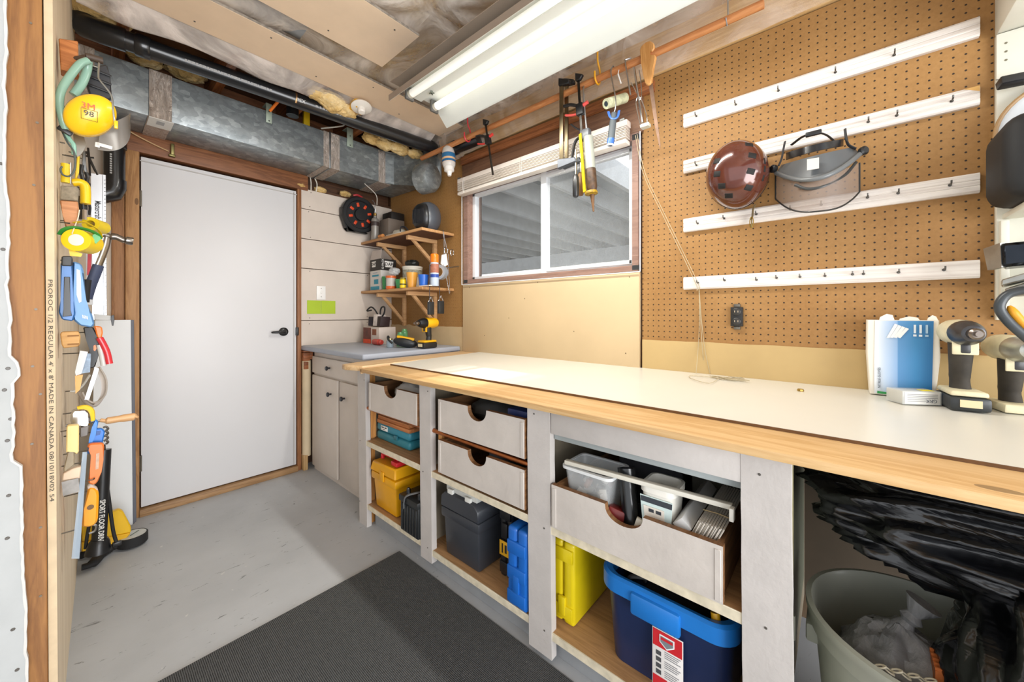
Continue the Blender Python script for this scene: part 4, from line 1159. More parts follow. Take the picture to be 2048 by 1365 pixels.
# glove box
gb = thing('glove_box', 'torn blue and white cardboard glove box standing against backsplash', 'box', (1.74, -.15, sz(1.74)))
zb = sz(1.74) + .002
bm = new(); loft(bm, [rrect(1.70, 1.782, -.222, -.078, .004, zb), rrect(1.698, 1.784, -.232, -.071, .004, zb + .13), rrect(1.70, 1.784, -.230, -.072, .004, zb + .242)], True, True); part('carton', bm, paint('#ece7db', .6, .05), gb, smooth=0)
t = NT('glove_print'); t.co()
sp = t.n('ShaderNodeSeparateXYZ'); t.l(t.tc.outputs['Object'], sp.inputs[0])
f = t.math('DIVIDE', t.math('SUBTRACT', -.088, sp.outputs[1]), .124)
t.base(t.ramp(f, [(0, '#e8ecee'), (.22, '#bcd0e8'), (.42, '#8fb4df'), (.44, '#5d94c8'), (.75, '#3a86bd'), (1.0, '#1f6ea8')])); t.set(Roughness=.5)
bm = new(); prism(bm, [(1.6985, -.214, zb + .004), (1.6985, -.088, zb + .004), (1.6970, -.088, zb + .13), (1.6982, -.090, zb + .240), (1.6982, -.218, zb + .240), (1.6970, -.216, zb + .13)], (-.0012, 0, 0)); part('printed_face', bm, t.m, gb, 'blue printed front face', smooth=0)
bm = new()
for k in range(4):
    y = -.128 - k * .008
    prism(bm, [(1.6955, y + .012, zb + .185 + k * .001), (1.6955, y + .005, zb + .185), (1.6955, y - .014, zb + .215 + (3 - k) * .004), (1.6955, y - .007, zb + .219 + (3 - k) * .004)], (-.0008, 0, 0))
part('glove_emblem', bm, paint('#f4f4f2', .5, 0), gb, kind='stuff')
bm = new(); prism(bm, [(1.6955, -.095, zb + .004), (1.6955, -.125, zb + .004), (1.6955, -.120, zb + .010), (1.6955, -.095, zb + .012)], (-.0008, 0, 0)); part('green_mark', bm, paint('#2f9a52', .5, 0), gb)
text('NITRILE GLOVES', .009, (1.6948, -.1, zb + .055), (0, 0, 1), (0, 1, 0), paint('#3d444c', .6, 0), gb)
for k, s_ in enumerate(((-.178, .17), (-.190, .185), (-.203, .18))):
    bm = new(); box(bm, 1.6942, 1.6952, s_[0] - .004, s_[0] + .003, zb + .192, zb + .198); box(bm, 1.6942, 1.6952, s_[0] - .003, s_[0] + .002, zb + .202, zb + .228)
    part('size_mark', bm, paint('#dfe8ef' if k < 2 else '#9fc0d8', .5, 0), gb, kind='stuff')
for y0, y1, h in ((-.10, -.135, .016), (-.205, -.228, .012), (-.145, -.19, .008)):
    bm = new(); prism(bm, [(1.702, y0, zb + .242), (1.702, y1, zb + .242), (1.706, y1 + .004, zb + .242 + h), (1.706, (y0 + y1) / 2, zb + .246 + h), (1.706, y0 - .002, zb + .242 + h * .6)], (.0012, 0, 0)); part('torn_flap', bm, paint('#efe9dd', .7, .05), gb)
# small clear screw box
sb = thing('screw_box', 'small clear screw box with white label in front of glove box', 'box', (1.62, -.17, sz(1.6)))
d = Vector((.05, -.084, 0)).normalized(); n_ = Vector((d.y, -d.x, 0)); n_ = n_ if n_.x < 0 else -n_
Mx = Matrix((d, -n_, Vector((0, 0, 1)))).transposed()
c0 = Vector((1.601, -.183, sz(1.6)))
cc = c0 - n_ * .03 + Vector((0, 0, .021))
bm = new(); obox(bm, cc, (.098, .06, .040), Mx, .003); part('clear_case', bm, clear('#e9ecea', .55, .12), sb)
bm = new(); obox(bm, cc, (.092, .052, .034), Mx, .002); part('screws_inside', bm, paint('#c9c4b4', .5, .3, 90), sb)
bm = new(); obox(bm, cc + n_ * .0305, (.088, .0012, .034), Mx); part('label', bm, paint('#e4e3de', .5, .04), sb)
text('GRK', .014, cc + n_ * .0316 + d * .022 + Vector((0, 0, -.007)), -d, (0, 0, -1), paint('#6a7078', .6, 0), sb)
bm = new()
for k in range(5): obox(bm, cc + n_ * .0314 + d * (-.012 if k > 2 else 0) + Vector((0, 0, .011 - k * .005)), (.05 if k > 2 else .075, .0006, .0018), Mx)
part('fine_print', bm, paint('#9a9a98', .6, 0), sb, kind='stuff')
bm = new(); obox(bm, cc + Vector((0, 0, .0206)) + d * .022 + n_ * .012, (.03, .02, .0008), Mx); part('yellow_sticker', bm, paint('#ecd81a', .5, 0), sb)

# cordless drivers: local frame f = forward (nose), s = side, z up
def driver(name, label, loc, fwd, H, body, grip, base, battery=True, nose='#9a9a98'):
    t = thing(name, label, 'drill', loc)
    loc = Vector(loc); f = Vector(fwd).normalized(); s = Vector((-f.y, f.x, 0)); z = Vector((0, 0, 1))
    M = Matrix((f, s, z)).transposed()
    L = lambda a, b, c: loc + f * a + s * b + z * c
    hb = H - .055
    if battery:
        bm = new(); obox(bm, L(.012, 0, .020), (.118, .078, .038), M, .008); part('battery', bm, plastic(base, .45), t)
        bm = new(); obox(bm, L(.010, 0, .047), (.112, .072, .014), M, .005, .95); part('foot', bm, body, t)
        bm = new(); obox(bm, L(.072, 0, .022), (.002, .04, .02), M); part('battery_label', bm, paint('#d9c9a2', .6, .06), t)
    else:
        bm = new(); obox(bm, L(.012, 0, .012), (.115, .082, .022), M, .004, .92); part('foot', bm, body, t)
    zf = .05 if battery else .02
    # grip
    bm = new(); pts = [L(-.002, 0, zf), L(-.006, 0, zf + .03), L(-.002, 0, (zf + hb) / 2), L(.004, 0, hb)]
    tube(bm, curve(pts, 4), [.023, .022, .0215, .021, .021, .022, .022, .0225, .023, .024, .025, .026, .027], 16, True, False, .86); part('grip', bm, grip, t)
    # motor housing
    bm = new(); lathe(bm, [(.012, -.075), (.030, -.068), (.036, -.045), (.037, -.01), (.036, .02), (.033, .028)], L(.0, 0, hb + .03), f, 24); part('motor_housing', bm, body, t)
    bm = new(); lathe(bm, [(.034, .028), (.035, .04), (.030, .065), (.022, .085), (.016, .088)], L(0, 0, hb + .03), f, 24); part('nose_cone', bm, paint(nose, .35, .2, 30, .8), t)
    bm = new(); lathe(bm, [(.015, .088), (.015, .105), (.010, .110), (.007, .110), (.007, .122), (0, .122)], L(0, 0, hb + .03), f, 18); part('chuck', bm, metal('#8a8078', .3), t)
    bm = new(); obox(bm, L(.030, 0, hb - .012), (.016, .024, .034), M, .005); part('trigger', bm, plastic('#2b2c2e', .4), t)
    bm = new(); obox(bm, L(.034, 0, hb - .005), (.006, .05, .052), M, .008); part('trigger_guard', bm, body, t)
    return t
M_CRM = paint('#d8cfae', .5, .18, 30); M_GRP = paint('#3a352e', .75, .35, 25)
driver('impact_driver', 'worn cream impact driver on its black battery beside glove box', (1.645, -.262, sz(1.64)), (-.93, -.10, 0), .238, M_CRM, M_GRP, '#24282a', True, '#55565a')
driver('impact_driver', 'worn cream impact driver without battery beside the wall shelf', (1.69, -.36, sz(1.69)), (-.90, -.18, 0), .195, M_CRM, M_GRP, '#24282a', False, '#c2c4bd')
M_DY = plastic('#e6ae10', .4)
driver('cordless_drill', 'yellow and black cordless drill standing on the cabinet countertop', (1.545, 2.105, .9140), (-.99, -.10, 0), .195, M_DY, plastic('#1d1f20', .5), '#1d1f20', True, '#35373a')

# string pooled on the bench
bm = new()
pts = [PX(1274, 268, 1.708), PX(1290, 345, 1.74), PX(1330, 430, 1.765), PX(1393, 560, 1.770), PX(1398, 580, 1.765)]
for k, (xb, yb) in enumerate(((1392, 742), (1410, 740), (1420, 742))):
    tube(bm, curve([PX(1398, 575, 1.764), PX(1399 + k * 2, 640, 1.782), PX((1400 + xb) / 2, 700, 1.783), PZ(xb, yb + 6, sz(1.75) + .003)], 6), .0013, 5)
tube(bm, curve(pts, 6), .0013, 5); tube(bm, curve([p + Vector((0, .008, -.004)) for p in pts], 6), .0013, 5)
lp = []
for k in range(46):
    a = k * 1.15; r = .03 + .022 * math.sin(k * 1.7)
    lp.append(Vector((1.70 + .6 * r * math.cos(a) + .01 * math.sin(k), .345 + r * 1.3 * math.sin(a) - .0008 * k, sz(1.70) + .003 + .002 * (k % 4))))
tube(bm, curve(lp, 4), .0012, 5)
tube(bm, curve([Vector((1.70, .345, sz(1.7) + .003)), PZ(1385, 752, sz(1.7) + .003), PZ(1382, 757, sz(1.7) + .003), PZ(1418, 767, sz(1.68) + .003), PZ(1440, 757, sz(1.7) + .003), PZ(1458, 758, sz(1.7) + .003)], 6), .0012, 5)
solo('blind_cord', bm, paint('#b7a98a', .8, .1), 'tan pull cord looped over a hook and tangled on worktop', 'cord')
bm = new(); c = PZ(1601, 783, sz(1.6)); lathe(bm, [(.004, 0), (.009, 0), (.010, .004), (.008, .008), (.004, .008)], c, (0, 0, 1), 8); solo('wing_nut', bm, metal('#b89a55', .4), 'small brass nut lying alone on the white worktop', 'nut')

# ---- on the corner cabinet
CT = .9138
def on(px, py, z=CT): return PZ(px, py, z)
bx = thing('battery_pack_box', 'open printed carton of chargers on the cabinet countertop', 'carton', (1.52, 2.75, CT))
bm = new(); box(bm, 1.46, 1.60, 2.60, 2.84, CT, CT + .13, .002); part('carton', bm, paint('#c9bdb4', .6, .1), bx)
bm = new(); box(bm, 1.4585, 1.4605, 2.72, 2.838, CT + .002, CT + .125); part('photo_panel', bm, paint('#6b3226', .5, .5, 30), bx)
bm = new(); box(bm, 1.4575, 1.4583, 2.72, 2.838, CT + .002, CT + .035); part('orange_band', bm, paint('#d8481f', .5, .15, 20), bx)
bm = new(); box(bm, 1.4585, 1.4605, 2.64, 2.70, CT + .07, CT + .115); part('emblem_panel', bm, paint('#8a4a2c', .5, .3, 50), bx)
for k, (y, h, c) in enumerate(((2.64, .075, '#2a1a1c'), (2.70, .09, '#d2c7c0'), (2.78, .07, '#241f28'))):
    bm = new(); obox(bm, (1.52, y, CT + .135 + h / 2), (.08, .05, h), (0, .1, .2 * k), .003); solo('small_carton', bm, paint(c, .6, .3, 30), ['dark red small carton in the open charger box', 'pale small carton in the open charger box', 'dark purple small carton in the open charger box'][k], 'carton')
bm = new(); P0 = Vector((1.52, 2.70, CT + .20))
tube(bm, curve([P0, P0 + Vector((-.02, .03, .06)), P0 + Vector((-.03, .07, .085)), P0 + Vector((-.03, .12, .07)), P0 + Vector((-.03, .135, .055)), P0 + Vector((-.03, .07, .06))], 6), .006, 8)
tube(bm, curve([P0 + Vector((0, -.01, 0)), P0 + Vector((0, -.015, .06)), P0 + Vector((.0, -.04, .085)), P0 + Vector((0, -.075, .08)), P0 + Vector((0, -.07, .04)), P0 + Vector((0, -.03, .0))], 6), .006, 8)
solo('black_cable', bm, M_RUB, 'stiff black cable looping up out of the charger box', 'cable')
bm = new(); lathe(bm, [(.02, 0), (.022, .01), (.022, .075), (.018, .08), (.018, .1), (.012, .105)], (1.43, 2.62, CT + .023), (.05, -1, 0), 16); solo('red_bottle', bm, plastic('#b83a30', .4), 'small red bottle lying before the charger box', 'bottle')
jr = thing('glass_jar', 'small grey-blue lidded jar on the cabinet countertop', 'jar', (1.42, 2.40, CT))
c = on(780, 695)
bm = new(); lathe(bm, [(.022, 0), (.024, .003), (.024, .045), (.020, .05)], c, (0, 0, 1), 20); part('jar_body', bm, clear('#a9b9c4', .7, .15), jr)
bm = new(); lathe(bm, [(.016, .05), (.018, .052), (.018, .062), (.0, .063)], c, (0, 0, 1), 20); part('lid', bm, metal('#cbb98c', .4), jr)
for k, (px, py) in enumerate(((791, 694), (800, 692))):
    c = on(px, py); c.x += .05; c.y += .02
    bm = new(); lathe(bm, [(.022, 0), (.024, .004), (.024, .08 + .02 * k), (.017, .088 + .02 * k), (.017, .10 + .02 * k), (.0, .101 + .02 * k)], c, (0, 0, 1), 18)
    solo('green_jar', bm, clear('#5f9b68', .85, .15), ['short green glass jar beside the grey-blue jar', 'taller green glass jar beside the black battery charger'][k], 'jar')
ty = thing('multi_tool', 'black tool with yellow stripe lying beside the cordless drill', 'tool', (1.5, 2.2, CT))
c = on(814, 697)
M2 = Euler((0, -.18, 2.3)).to_matrix()
bm = new(); ell(bm, c + Vector((.02, .05, .036)), (.085, .038, .034), M2, 24, 14); part('body', bm, plastic('#202225', .45), ty)
bm = new(); obox(bm, c + Vector((.02, .045, .066)), (.12, .03, .018), M2, .006); part('yellow_stripe', bm, M_DY, ty)
bm = new(); tube(bm, curve([c + Vector((-.05, .10, .03)), c + Vector((-.07, .12, .06)), c + Vector((-.05, .15, .075)), c + Vector((-.03, .16, .03))], 5), .007, 8); part('power_lead', bm, M_RUB, ty)
# ================================================================== WINDOW WALL: RAILS, HELMET, SHIELD, SHELF
M_RAILW = NT('white_rail'); _n = M_RAILW.noise(6, 5, M_RAILW.co((1, .25, 16)), .6)
M_RAILW.base(M_RAILW.ramp(_n, [(.3, '#c9beb6'), (.6, '#e9e3dd')])); M_RAILW.set(Roughness=.5); M_RAILW.bump(_n, .25, .004); M_RAILW = M_RAILW.m
def cv(l, ox, oy, k): return [(ox + a / k, oy + b / k) for a, b in l]
rails = [
 (1.990, 2.049, cv([(152, 672), (380, 605), (627, 525), (957, 418), (1297, 318)], 1340, 0, 2.893), 'top grooved white hook rail on pegboard, five bare hooks'),
 (1.782, 1.839, cv([(152, 955), (1147, 705), (1312, 668), (1630, 585)], 1340, 0, 2.893), 'grooved white hook rail behind the brown helmet with chipped corner'),
 (1.516, 1.576, cv([(160, 1293), (313, 1265), (500, 1240), (697, 1212), (875, 1185), (1143, 1143), (1320, 1118), (1620, 1072)], 1340, 0, 2.893), 'grooved white hook rail just below the helmet and face shield'),
 (1.257, 1.312, [(1396, 566), (1449, 561), (1513, 560), (1553, 556), (1600, 554), (1650, 552), (1705, 549), (1727, 548), (1797, 545), (1888, 540)], 'lowest white hook rail with broken end above the wall outlet')]
for i, (z0, z1, hooks, label) in enumerate(rails):
    t = thing('hook_rail', label, 'rail', (1.79, .1, z0), 'white hook rails on the pegboard')
    bm = new()
    pr = [(1.7955, z0), (1.782, z0), (1.778, z0 + .006)]
    if i < 3:
        for g in (.35, .62):
            zz = z0 + (z1 - z0) * g
            pr += [(1.778, zz - .003), (1.7805, zz), (1.778, zz + .003)]
    pr += [(1.778, z1 - .006), (1.782, z1), (1.7955, z1)]
    ye = -.322
    prism(bm, [(x, .527, z) for x, z in pr], (0, ye - .527, 0)); part('board', bm, M_RAILW, t, smooth=25)
    if i == 1:
        bm = new(); prism(bm, [(1.7775, -.3215, z1 - .001), (1.7775, -.29, z1 - .001), (1.7775, -.3215, z1 - .018)], (.001, 0, 0)); part('bare_chip', bm, paint('#d8a860', .6), t)
    for px, py in hooks:
        p = PX(px, py, 1.777)
        p.z = min(max(p.z, z0 + .012), z1 - .012)
        bm = new(); tube(bm, [(1.779, p.y, p.z), (1.762, p.y, p.z), (1.757, p.y, p.z + .003), (1.756, p.y, p.z + .010)], .0022, 8); lathe(bm, [(.0045, 0), (.0045, .002)], (1.7785, p.y, p.z), (-1, 0, 0), 10)
        part('screw_hook', bm, metal('#6c6a66', .35), t)
# outlet
ou = thing('wall_outlet', 'black duplex wall outlet without cover plate on pegboard', 'outlet', (1.79, .38, 1.1))
c = PX(1474, 634, 1.79)
bm = new(); box(bm, 1.780, 1.797, c.y - .022, c.y + .022, c.z - .04, c.z + .04, .002); part('body', bm, plastic('#1d1c1b', .5), ou)
for dz in (-.02, .02):
    bm = new(); lathe(bm, [(.016, 0), (.016, .004), (.013, .006)], (1.781, c.y, c.z + dz), (-1, 0, 0), 16); f = part('receptacle', bm, plastic('#2a2826', .45), ou)
    for dy in (-.006, .006):
        bm = new(); box(bm, 1.7738, 1.7752, c.y + dy - .0012, c.y + dy + .0012, c.z + dz - .002, c.z + dz + .006); part('slot', bm, paint('#b8a890', .4), f)
for s_ in (-1, 1):
    bm = new(); box(bm, 1.788, 1.796, c.y - .012, c.y + .012, c.z + s_ * .047 - .006, c.z + s_ * .047 + .006, .001); part('mounting_ear', bm, metal('#7f7a70', .4), ou)

# brown helmet
hc = PX(1473, 350, 1.690)
hl = thing('sports_helmet', 'glossy brown helmet with square vents hanging on the hook rail', 'helmet', (hc.x, hc.y, hc.z - .13))
HM = Euler((math.radians(-5), math.radians(-6), math.radians(8))).to_matrix()
def hshape(p):
    q = p.copy()
    if q.x > .35: q.x = .35 + (q.x - .35) * .15
    q.y *= 1 - .10 * q.z * q.z * (1 if q.z < 0 else .4)
    return q
hr = (.105, .108, .130)
bm = new(); ell(bm, hc, hr, HM, 44, 30, hshape)
t = NT('helmet_brown'); n = t.noise(5, 4); t.base(t.ramp(n, [(.3, '#451d16'), (.7, '#64301f')])); t.set(Roughness=.18, Coat_Weight=.8, Coat_Roughness=.04, Metallic=.15)
part('shell', bm, t.m, hl)
def hp(a, b):  # a: sideways -1..1, b: up -1..1 on the front
    x = -math.sqrt(max(0, 1 - a * a - b * b)); q = hshape(Vector((x, a, b)))
    n = Vector((x / hr[0], a / hr[1], b / hr[2])).normalized()
    return hc + HM @ Vector((q.x * hr[0], q.y * hr[1], q.z * hr[2])), HM @ n
for a, b in ((.54, .42), (.57, .03), (.47, -.35), (.30, -.66), (-.48, .66), (-.53, .29), (-.44, -.15), (-.34, -.57)):
    p, n = hp(a, b); u = n.cross(Vector((0, 0, 1))).normalized(); v = u.cross(n)
    bm = new(); obox(bm, p - n * .001, (.028, .021, .004), Matrix((u, v, n)).transposed() @ Euler((0, 0, .25)).to_matrix(), .002); part('vent', bm, paint('#0a0706', .7, 0), hl)
for a, b in ((-.86, .1), (-.84, -.12), (-.78, -.36)):
    p, n = hp(a, b); u = n.cross(Vector((0, 0, 1))).normalized(); v = u.cross(n)
    bm = new(); obox(bm, p - n * .001, (.010, .022, .004), Matrix((u, v, n)).transposed(), .002); part('vent', bm, paint('#0a0706', .7, 0), hl)
bm = new(); rr = []
for k in range(48):
    a = 2 * math.pi * k / 48; q = hshape(Vector((.30, .955 * math.cos(a), .955 * math.sin(a)))); rr.append(hc + HM @ Vector((q.x * hr[0], q.y * hr[1], q.z * hr[2])))
tube(bm, rr, .006, 8, False, True); part('edge_trim', bm, plastic('#2a1512', .35), hl)
bm = new(); tube(bm, curve([PX(1510, 410, 1.72), PX(1506, 420, 1.74), PX(1505, 432, 1.757), PX(1502, 440, 1.757)], 4), .0035, 6); part('chin_strap', bm, paint('#6b5a3c', .7), hl)
ky = thing('key_ring', 'small brass key ring hanging from the rail below the helmet', 'key ring', tuple(PX(1503, 445, 1.757)))
c = PX(1503, 445, 1.752)
bm = new(); tube(bm, [c + Vector((.002 * math.sin(a), .006 * math.cos(a), .022 * math.sin(a))) for a in [2 * math.pi * k / 18 for k in range(18)]], .0018, 6, False, True); part('ring', bm, metal('#b89a52', .3), ky)
bm = new(); obox(bm, c + Vector((0, .0, -.004)), (.003, .004, .03), None, .001); part('key', bm, metal('#9a8a5c', .35), ky)

# mesh face shield
fs = thing('face_shield', 'grey face shield with black headband hanging beside brown helmet', 'face shield', (1.68, .12, 1.55))
Xw, Xc = 1.765, 1.650
def vis(u, v):
    a = (u - .5) * 2
    px = 1551 + u * 168
    top = 350 - 24 * u + 14 * (1 - a * a)
    bot = 398 - 14 * u + 32 * (1 - abs(a) ** 3.0)
    py = top + (bot - top) * v
    return PX(px, py, Xc + (Xw - Xc) * a * a - .008 * v)
bm = new(); sheet(bm, vis, 26, 10, (.0015, 0, 0)); part('visor', bm, clear('#a99b92', .34, .12), fs)
edge = [vis(0, .0), vis(0, .5)] + [vis(k / 26, 1.0) for k in range(27)] + [vis(1, .5), vis(1, 0)]
bm = new(); tube(bm, edge, .0028, 8); part('visor_trim', bm, plastic('#232526', .4), fs)
M_GRYP = plastic('#5a5e61', .4)
def arc(pts, n=5): return curve([PX(*p) for p in pts], n)
# brow shell
def brow(u, v):
    a = (u - .5) * 2
    px = 1553 + u * 165 - (v * 10 * a)
    lo = 345 - 38 * u + 28 * (1 - a * a); hi = 330 - 36 * u - 2 * (1 - a * a)
    return PX(px, lo + (hi - lo) * v, 1.648 + .10 * a * a + .03 * v)
bm = new(); sheet(bm, brow, 24, 6, (.004, 0, 0)); part('brow_guard', bm, M_GRYP, fs)
lipl = [PX(1552 + u * 168, 346 - 38 * u + 30 * (1 - ((u - .5) * 2) ** 2), 1.640 + .105 * ((u - .5) * 2) ** 2) for u in [k / 24 for k in range(25)]]
bm = new(); tube(bm, lipl, .008, 10); part('brow_rim', bm, plastic('#6b6f71', .35), fs)
bm = new(); tube(bm, arc([(1590, 370, 1.66), (1615, 378, 1.65), (1650, 372, 1.655), (1690, 350, 1.70), (1712, 325, 1.74)]), .005, 8); part('lower_band', bm, plastic('#3a3d3e', .4), fs)
bm = new(); sheet(bm, lambda u, v: PX(1572 + u * 115, 320 - 28 * u + (-14 if v > .5 else 0) - 3 * math.sin(u * 3.14), 1.672 + .09 * ((u - .5) * 2) ** 2), 18, 1, (.004, 0, 0)); part('head_band', bm, plastic('#15171a', .3), fs)
bm = new(); tube(bm, arc([(1583, 290, 1.75), (1605, 274, 1.72), (1632, 266, 1.70), (1652, 270, 1.71), (1668, 282, 1.74)]), .006, 8, True, False, .5); part('crown_strap', bm, plastic('#1a1c1f', .4), fs)
c = PX(1627, 267, 1.697); bm = new(); obox(bm, c, (.014, .045, .016), (0, 0, 0), .003); part('ratchet', bm, plastic('#17191b', .4), fs)
for (px, py, X) in ((1551, 338, 1.745), (1722, 304, 1.755)):
    c = PX(px, py, X); bm = new(); lathe(bm, [(.013, 0), (.015, .004), (.015, .014), (.010, .018)], c, (-.7, -.7 if px > 1600 else .7, 0), 12); part('side_knob', bm, plastic('#17191b', .4), fs)
for l in (((1570, 283, 1.76), (1567, 298, 1.755), (1563, 318, 1.75), (1557, 332, 1.748)), ((1690, 258, 1.762), (1692, 275, 1.755), (1697, 290, 1.752), (1712, 298, 1.755))):
    bm = new(); tube(bm, arc(l, 4), .005, 8, True, False, .5); part('strap_end', bm, plastic('#24262a', .5), fs)
bm = new(); sheet(bm, lambda u, v: PX(1614 + u * 24, 341 - 4 * u - v * 22 + (1 - v) * 0, 1.640 + .012 * v), 1, 1, (.001, 0, 0)); part('maker_label', bm, paint('#c9c6be', .5, .03), fs)

# ---- white wall shelf by the drivers
sh = thing('wall_shelf', 'white painted wall shelf unit with perforated back beside pegboard', 'shelf', (1.7, -.6, 1.13))
M_SHW = paint('#dedccf', .5, .05, 8)
bm = new(); box(bm, 1.776, 1.7955, -1.1, -.352, 1.13, 1.975, .002); bk = part('back_board', bm, M_SHW, sh)
for k in range(3):
    p = PX(2012, 86 + k * 17, 1.776); bm = new(); lathe(bm, [(.003, 0), (.003, .0012)], (1.7762, p.y, p.z), (-1, 0, 0), 8); part('peg_hole', bm, paint('#6b6652', .6, 0), bk)
bm = new(); box(bm, 1.50, 1.7955, -1.1, -.353, 1.977, 2.27, .002); part('upper_box', bm, M_SHW, sh)
bm = new(); box(bm, 1.50, 1.775, -1.1, -.362, 1.425, 1.440, .002); part('shelf_board', bm, M_SHW, sh)
bm = new(); box(bm, 1.52, 1.775, -1.1, -.372, 1.205, 1.220, .002); part('shelf_board', bm, M_SHW, sh)
bm = new(); box(bm, 1.755, 1.775, -.372, -.356, 1.15, 1.42, .002); part('stile', bm, M_SHW, sh)
cs = thing('black_case', 'black soft zip case resting on the white wall shelf', 'case', (1.65, -.45, 1.441))
bm = new(); box(bm, 1.525, 1.742, -.64, -.318, 1.4415, 1.66, .045, 5); part('case_body', bm, paint('#191b1e', .65, .15, 40), cs)
bm = new(); loft(bm, [rrect(1.521, 1.744, -.40, -.388, .005, 1.48), rrect(1.521, 1.744, -.40, -.388, .005, 1.62)], True, True); part('zip_band', bm, paint('#232529', .5), cs)
pl = thing('round_plate', 'round white disc with brown rim behind the black case', 'disc', (1.74, -.5, 1.62))
bm = new(); lathe(bm, [(.125, 0), (.130, .004), (.130, .010), (.122, .012)], (1.76, -.475, 1.665), (-1, 0, 0), 40); part('disc', bm, paint('#d5dbe0', .3, .04), pl)
bm = new(); tube(bm, [Vector((1.748, -.475 + .131 * math.cos(a), 1.665 + .131 * math.sin(a))) for a in [2 * math.pi * k / 40 for k in range(40)]], .005, 8, False, True); part('rim', bm, paint('#a9865a', .5), pl)
cl = thing('spring_clip', 'black clip with wire loops gripping the white shelf back', 'clip', (1.73, -.4, 1.8))
bm = new(); obox(bm, PX(2034, 160, 1.735), (.03, .07, .025), (0, .3, .2), .004); part('clip_body', bm, plastic('#1d1e20', .4), cl)
bm = new(); tube(bm, curve([PX(2022, 155, 1.74), PX(2005, 158, 1.765), PX(1992, 160, 1.774)], 4), .002, 6); tube(bm, curve([PX(2022, 168, 1.74), PX(2005, 168, 1.765), PX(1992, 168, 1.774)], 4), .002, 6); part('wire_loop', bm, M_STEEL, cl)
# things on the lower shelf
tr = thing('putty_knife_tray', 'dark metal mud pan with grey end lying on the white shelf', 'pan', (1.6, -.45, 1.27))
a = PX(1985, 512, 1.63); 
bm = new(); prism(bm, [PX(1966, 498, 1.66), PX(2000, 486, 1.62), PX(2003, 535, 1.62), PX(1975, 541, 1.65)], Vector((.006, -.010, 0))); part('end_plate', bm, metal('#a3a19a', .4), tr)
bm = new(); prism(bm, [PX(2000, 487, 1.615), PX(2075, 480, 1.60), PX(2075, 528, 1.60), PX(2003, 535, 1.615)], Vector((.10, -.02, 0)), .008); part('pan_body', bm, metal('#32363c', .25, .2), tr)
bm = new(); prism(bm, [PX(2002, 560, 1.60), PX(2070, 540, 1.58), PX(2070, 556, 1.58), PX(2002, 572, 1.60)], Vector((.14, -.03, 0)), .003); solo('grey_trowel', bm, metal('#b9bab6', .35), 'flat grey metal trowel under the dark mud pan', 'trowel')
bm = new(); prism(bm, [PX(2008, 578, 1.62), PX(2068, 560, 1.60), PX(2068, 590, 1.60), PX(2020, 592, 1.62)], Vector((.12, -.03, 0)), .003); solo('grey_tray', bm, metal('#a9aaa6', .4), 'shallow grey metal tray on the lower white shelf', 'tray')
hs = thing('hacksaw', 'hacksaw with black frame and yellow handle on white shelf', 'saw', tuple(PX(2010, 620, 1.60)))
bm = new(); tube(bm, curve([PX(2070, 580, 1.58), PX(2042, 582, 1.58), PX(2015, 590, 1.58), PX(2001, 606, 1.58), PX(2001, 622, 1.58), PX(2018, 645, 1.58), PX(2048, 672, 1.58), PX(2070, 690, 1.58)], 6), .0105, 12); part('frame', bm, paint('#3b4146', .35, .15, 20), hs)
bm = new(); tube(bm, curve([PX(2018, 612, 1.585), PX(2030, 630, 1.585), PX(2050, 652, 1.585), PX(2068, 668, 1.585)], 5), [.003, .006, .008, .009, .01, .01, .01, .01, .01, .01, .01, .01, .01, .01, .01, .01][:16], 10); part('grip', bm, plastic('#d8971c', .4), hs)
# ================================================================== WOODEN POLE AND WHAT HANGS FROM IT
DX = 1.65
D0, D1 = Vector((DX, 2.33, 2.30)), Vector((DX, .207, 2.292))
pole = thing('wooden_pole', 'long wooden dowel hung from ceiling hooks in front of the window', 'pole', tuple(D0))
bm = new(); tube(bm, [D0, D0.lerp(D1, .5), D1], .0165, 16); part('dowel', bm, wood('#c88a55', '#a9683a', 'Y', .5, 1, False), pole)
def dp(px):  # point on the pole axis seen at column px
    best = min((abs(1024 + FPX * ((D0.lerp(D1, k / 400) - _C).dot(_R)) / ((D0.lerp(D1, k / 400) - _C).dot(_V)) - px), k) for k in range(401))
    return D0.lerp(D1, best[1] / 400)
for px, c, nm in ((935, '#c8323c', 'red coated screw hook holding the pole near drain pipe'), (1195, '#d99a1c', 'yellow coated screw hook holding the pole above the window')):
    p = dp(px); bm = new()
    tube(bm, curve([p + Vector((0, 0, .17)), p + Vector((.002, .0, .09)), p + Vector((.022, 0, .055)), p + Vector((.026, 0, .005)), p + Vector((.012, 0, -.021)), p + Vector((-.010, 0, -.022)), p + Vector((-.025, 0, -.006)), p + Vector((-.028, 0, .025))], 5), .0045, 8)
    solo('screw_hook', bm, plastic(c, .4), nm, 'hook', 'coated hooks holding the pole')
p = D1 + Vector((0, .12, 0)); bm = new(); tube(bm, [p + Vector((0, 0, .19)), p + Vector((.02, 0, .03)), p + Vector((.022, 0, 0)), p + Vector((0, 0, -.02)), p + Vector((-.02, 0, 0))], .003, 6); solo('wire_hanger', bm, M_STEEL, 'thin steel wire hanger at the free end of the pole', 'hanger')
# clear stub wire between hooks
p = dp(1240); bm = new(); tube(bm, [PX(1236, 148, 1.63), PX(1242, 167, 1.63)], .003, 6); tube(bm, [PX(1236, 148, 1.63), p + Vector((0, 0, .018))], .002, 6); solo('cable_tie', bm, plastic('#e9e7e2', .4), 'short white cable tie end hanging from the pole', 'tie')

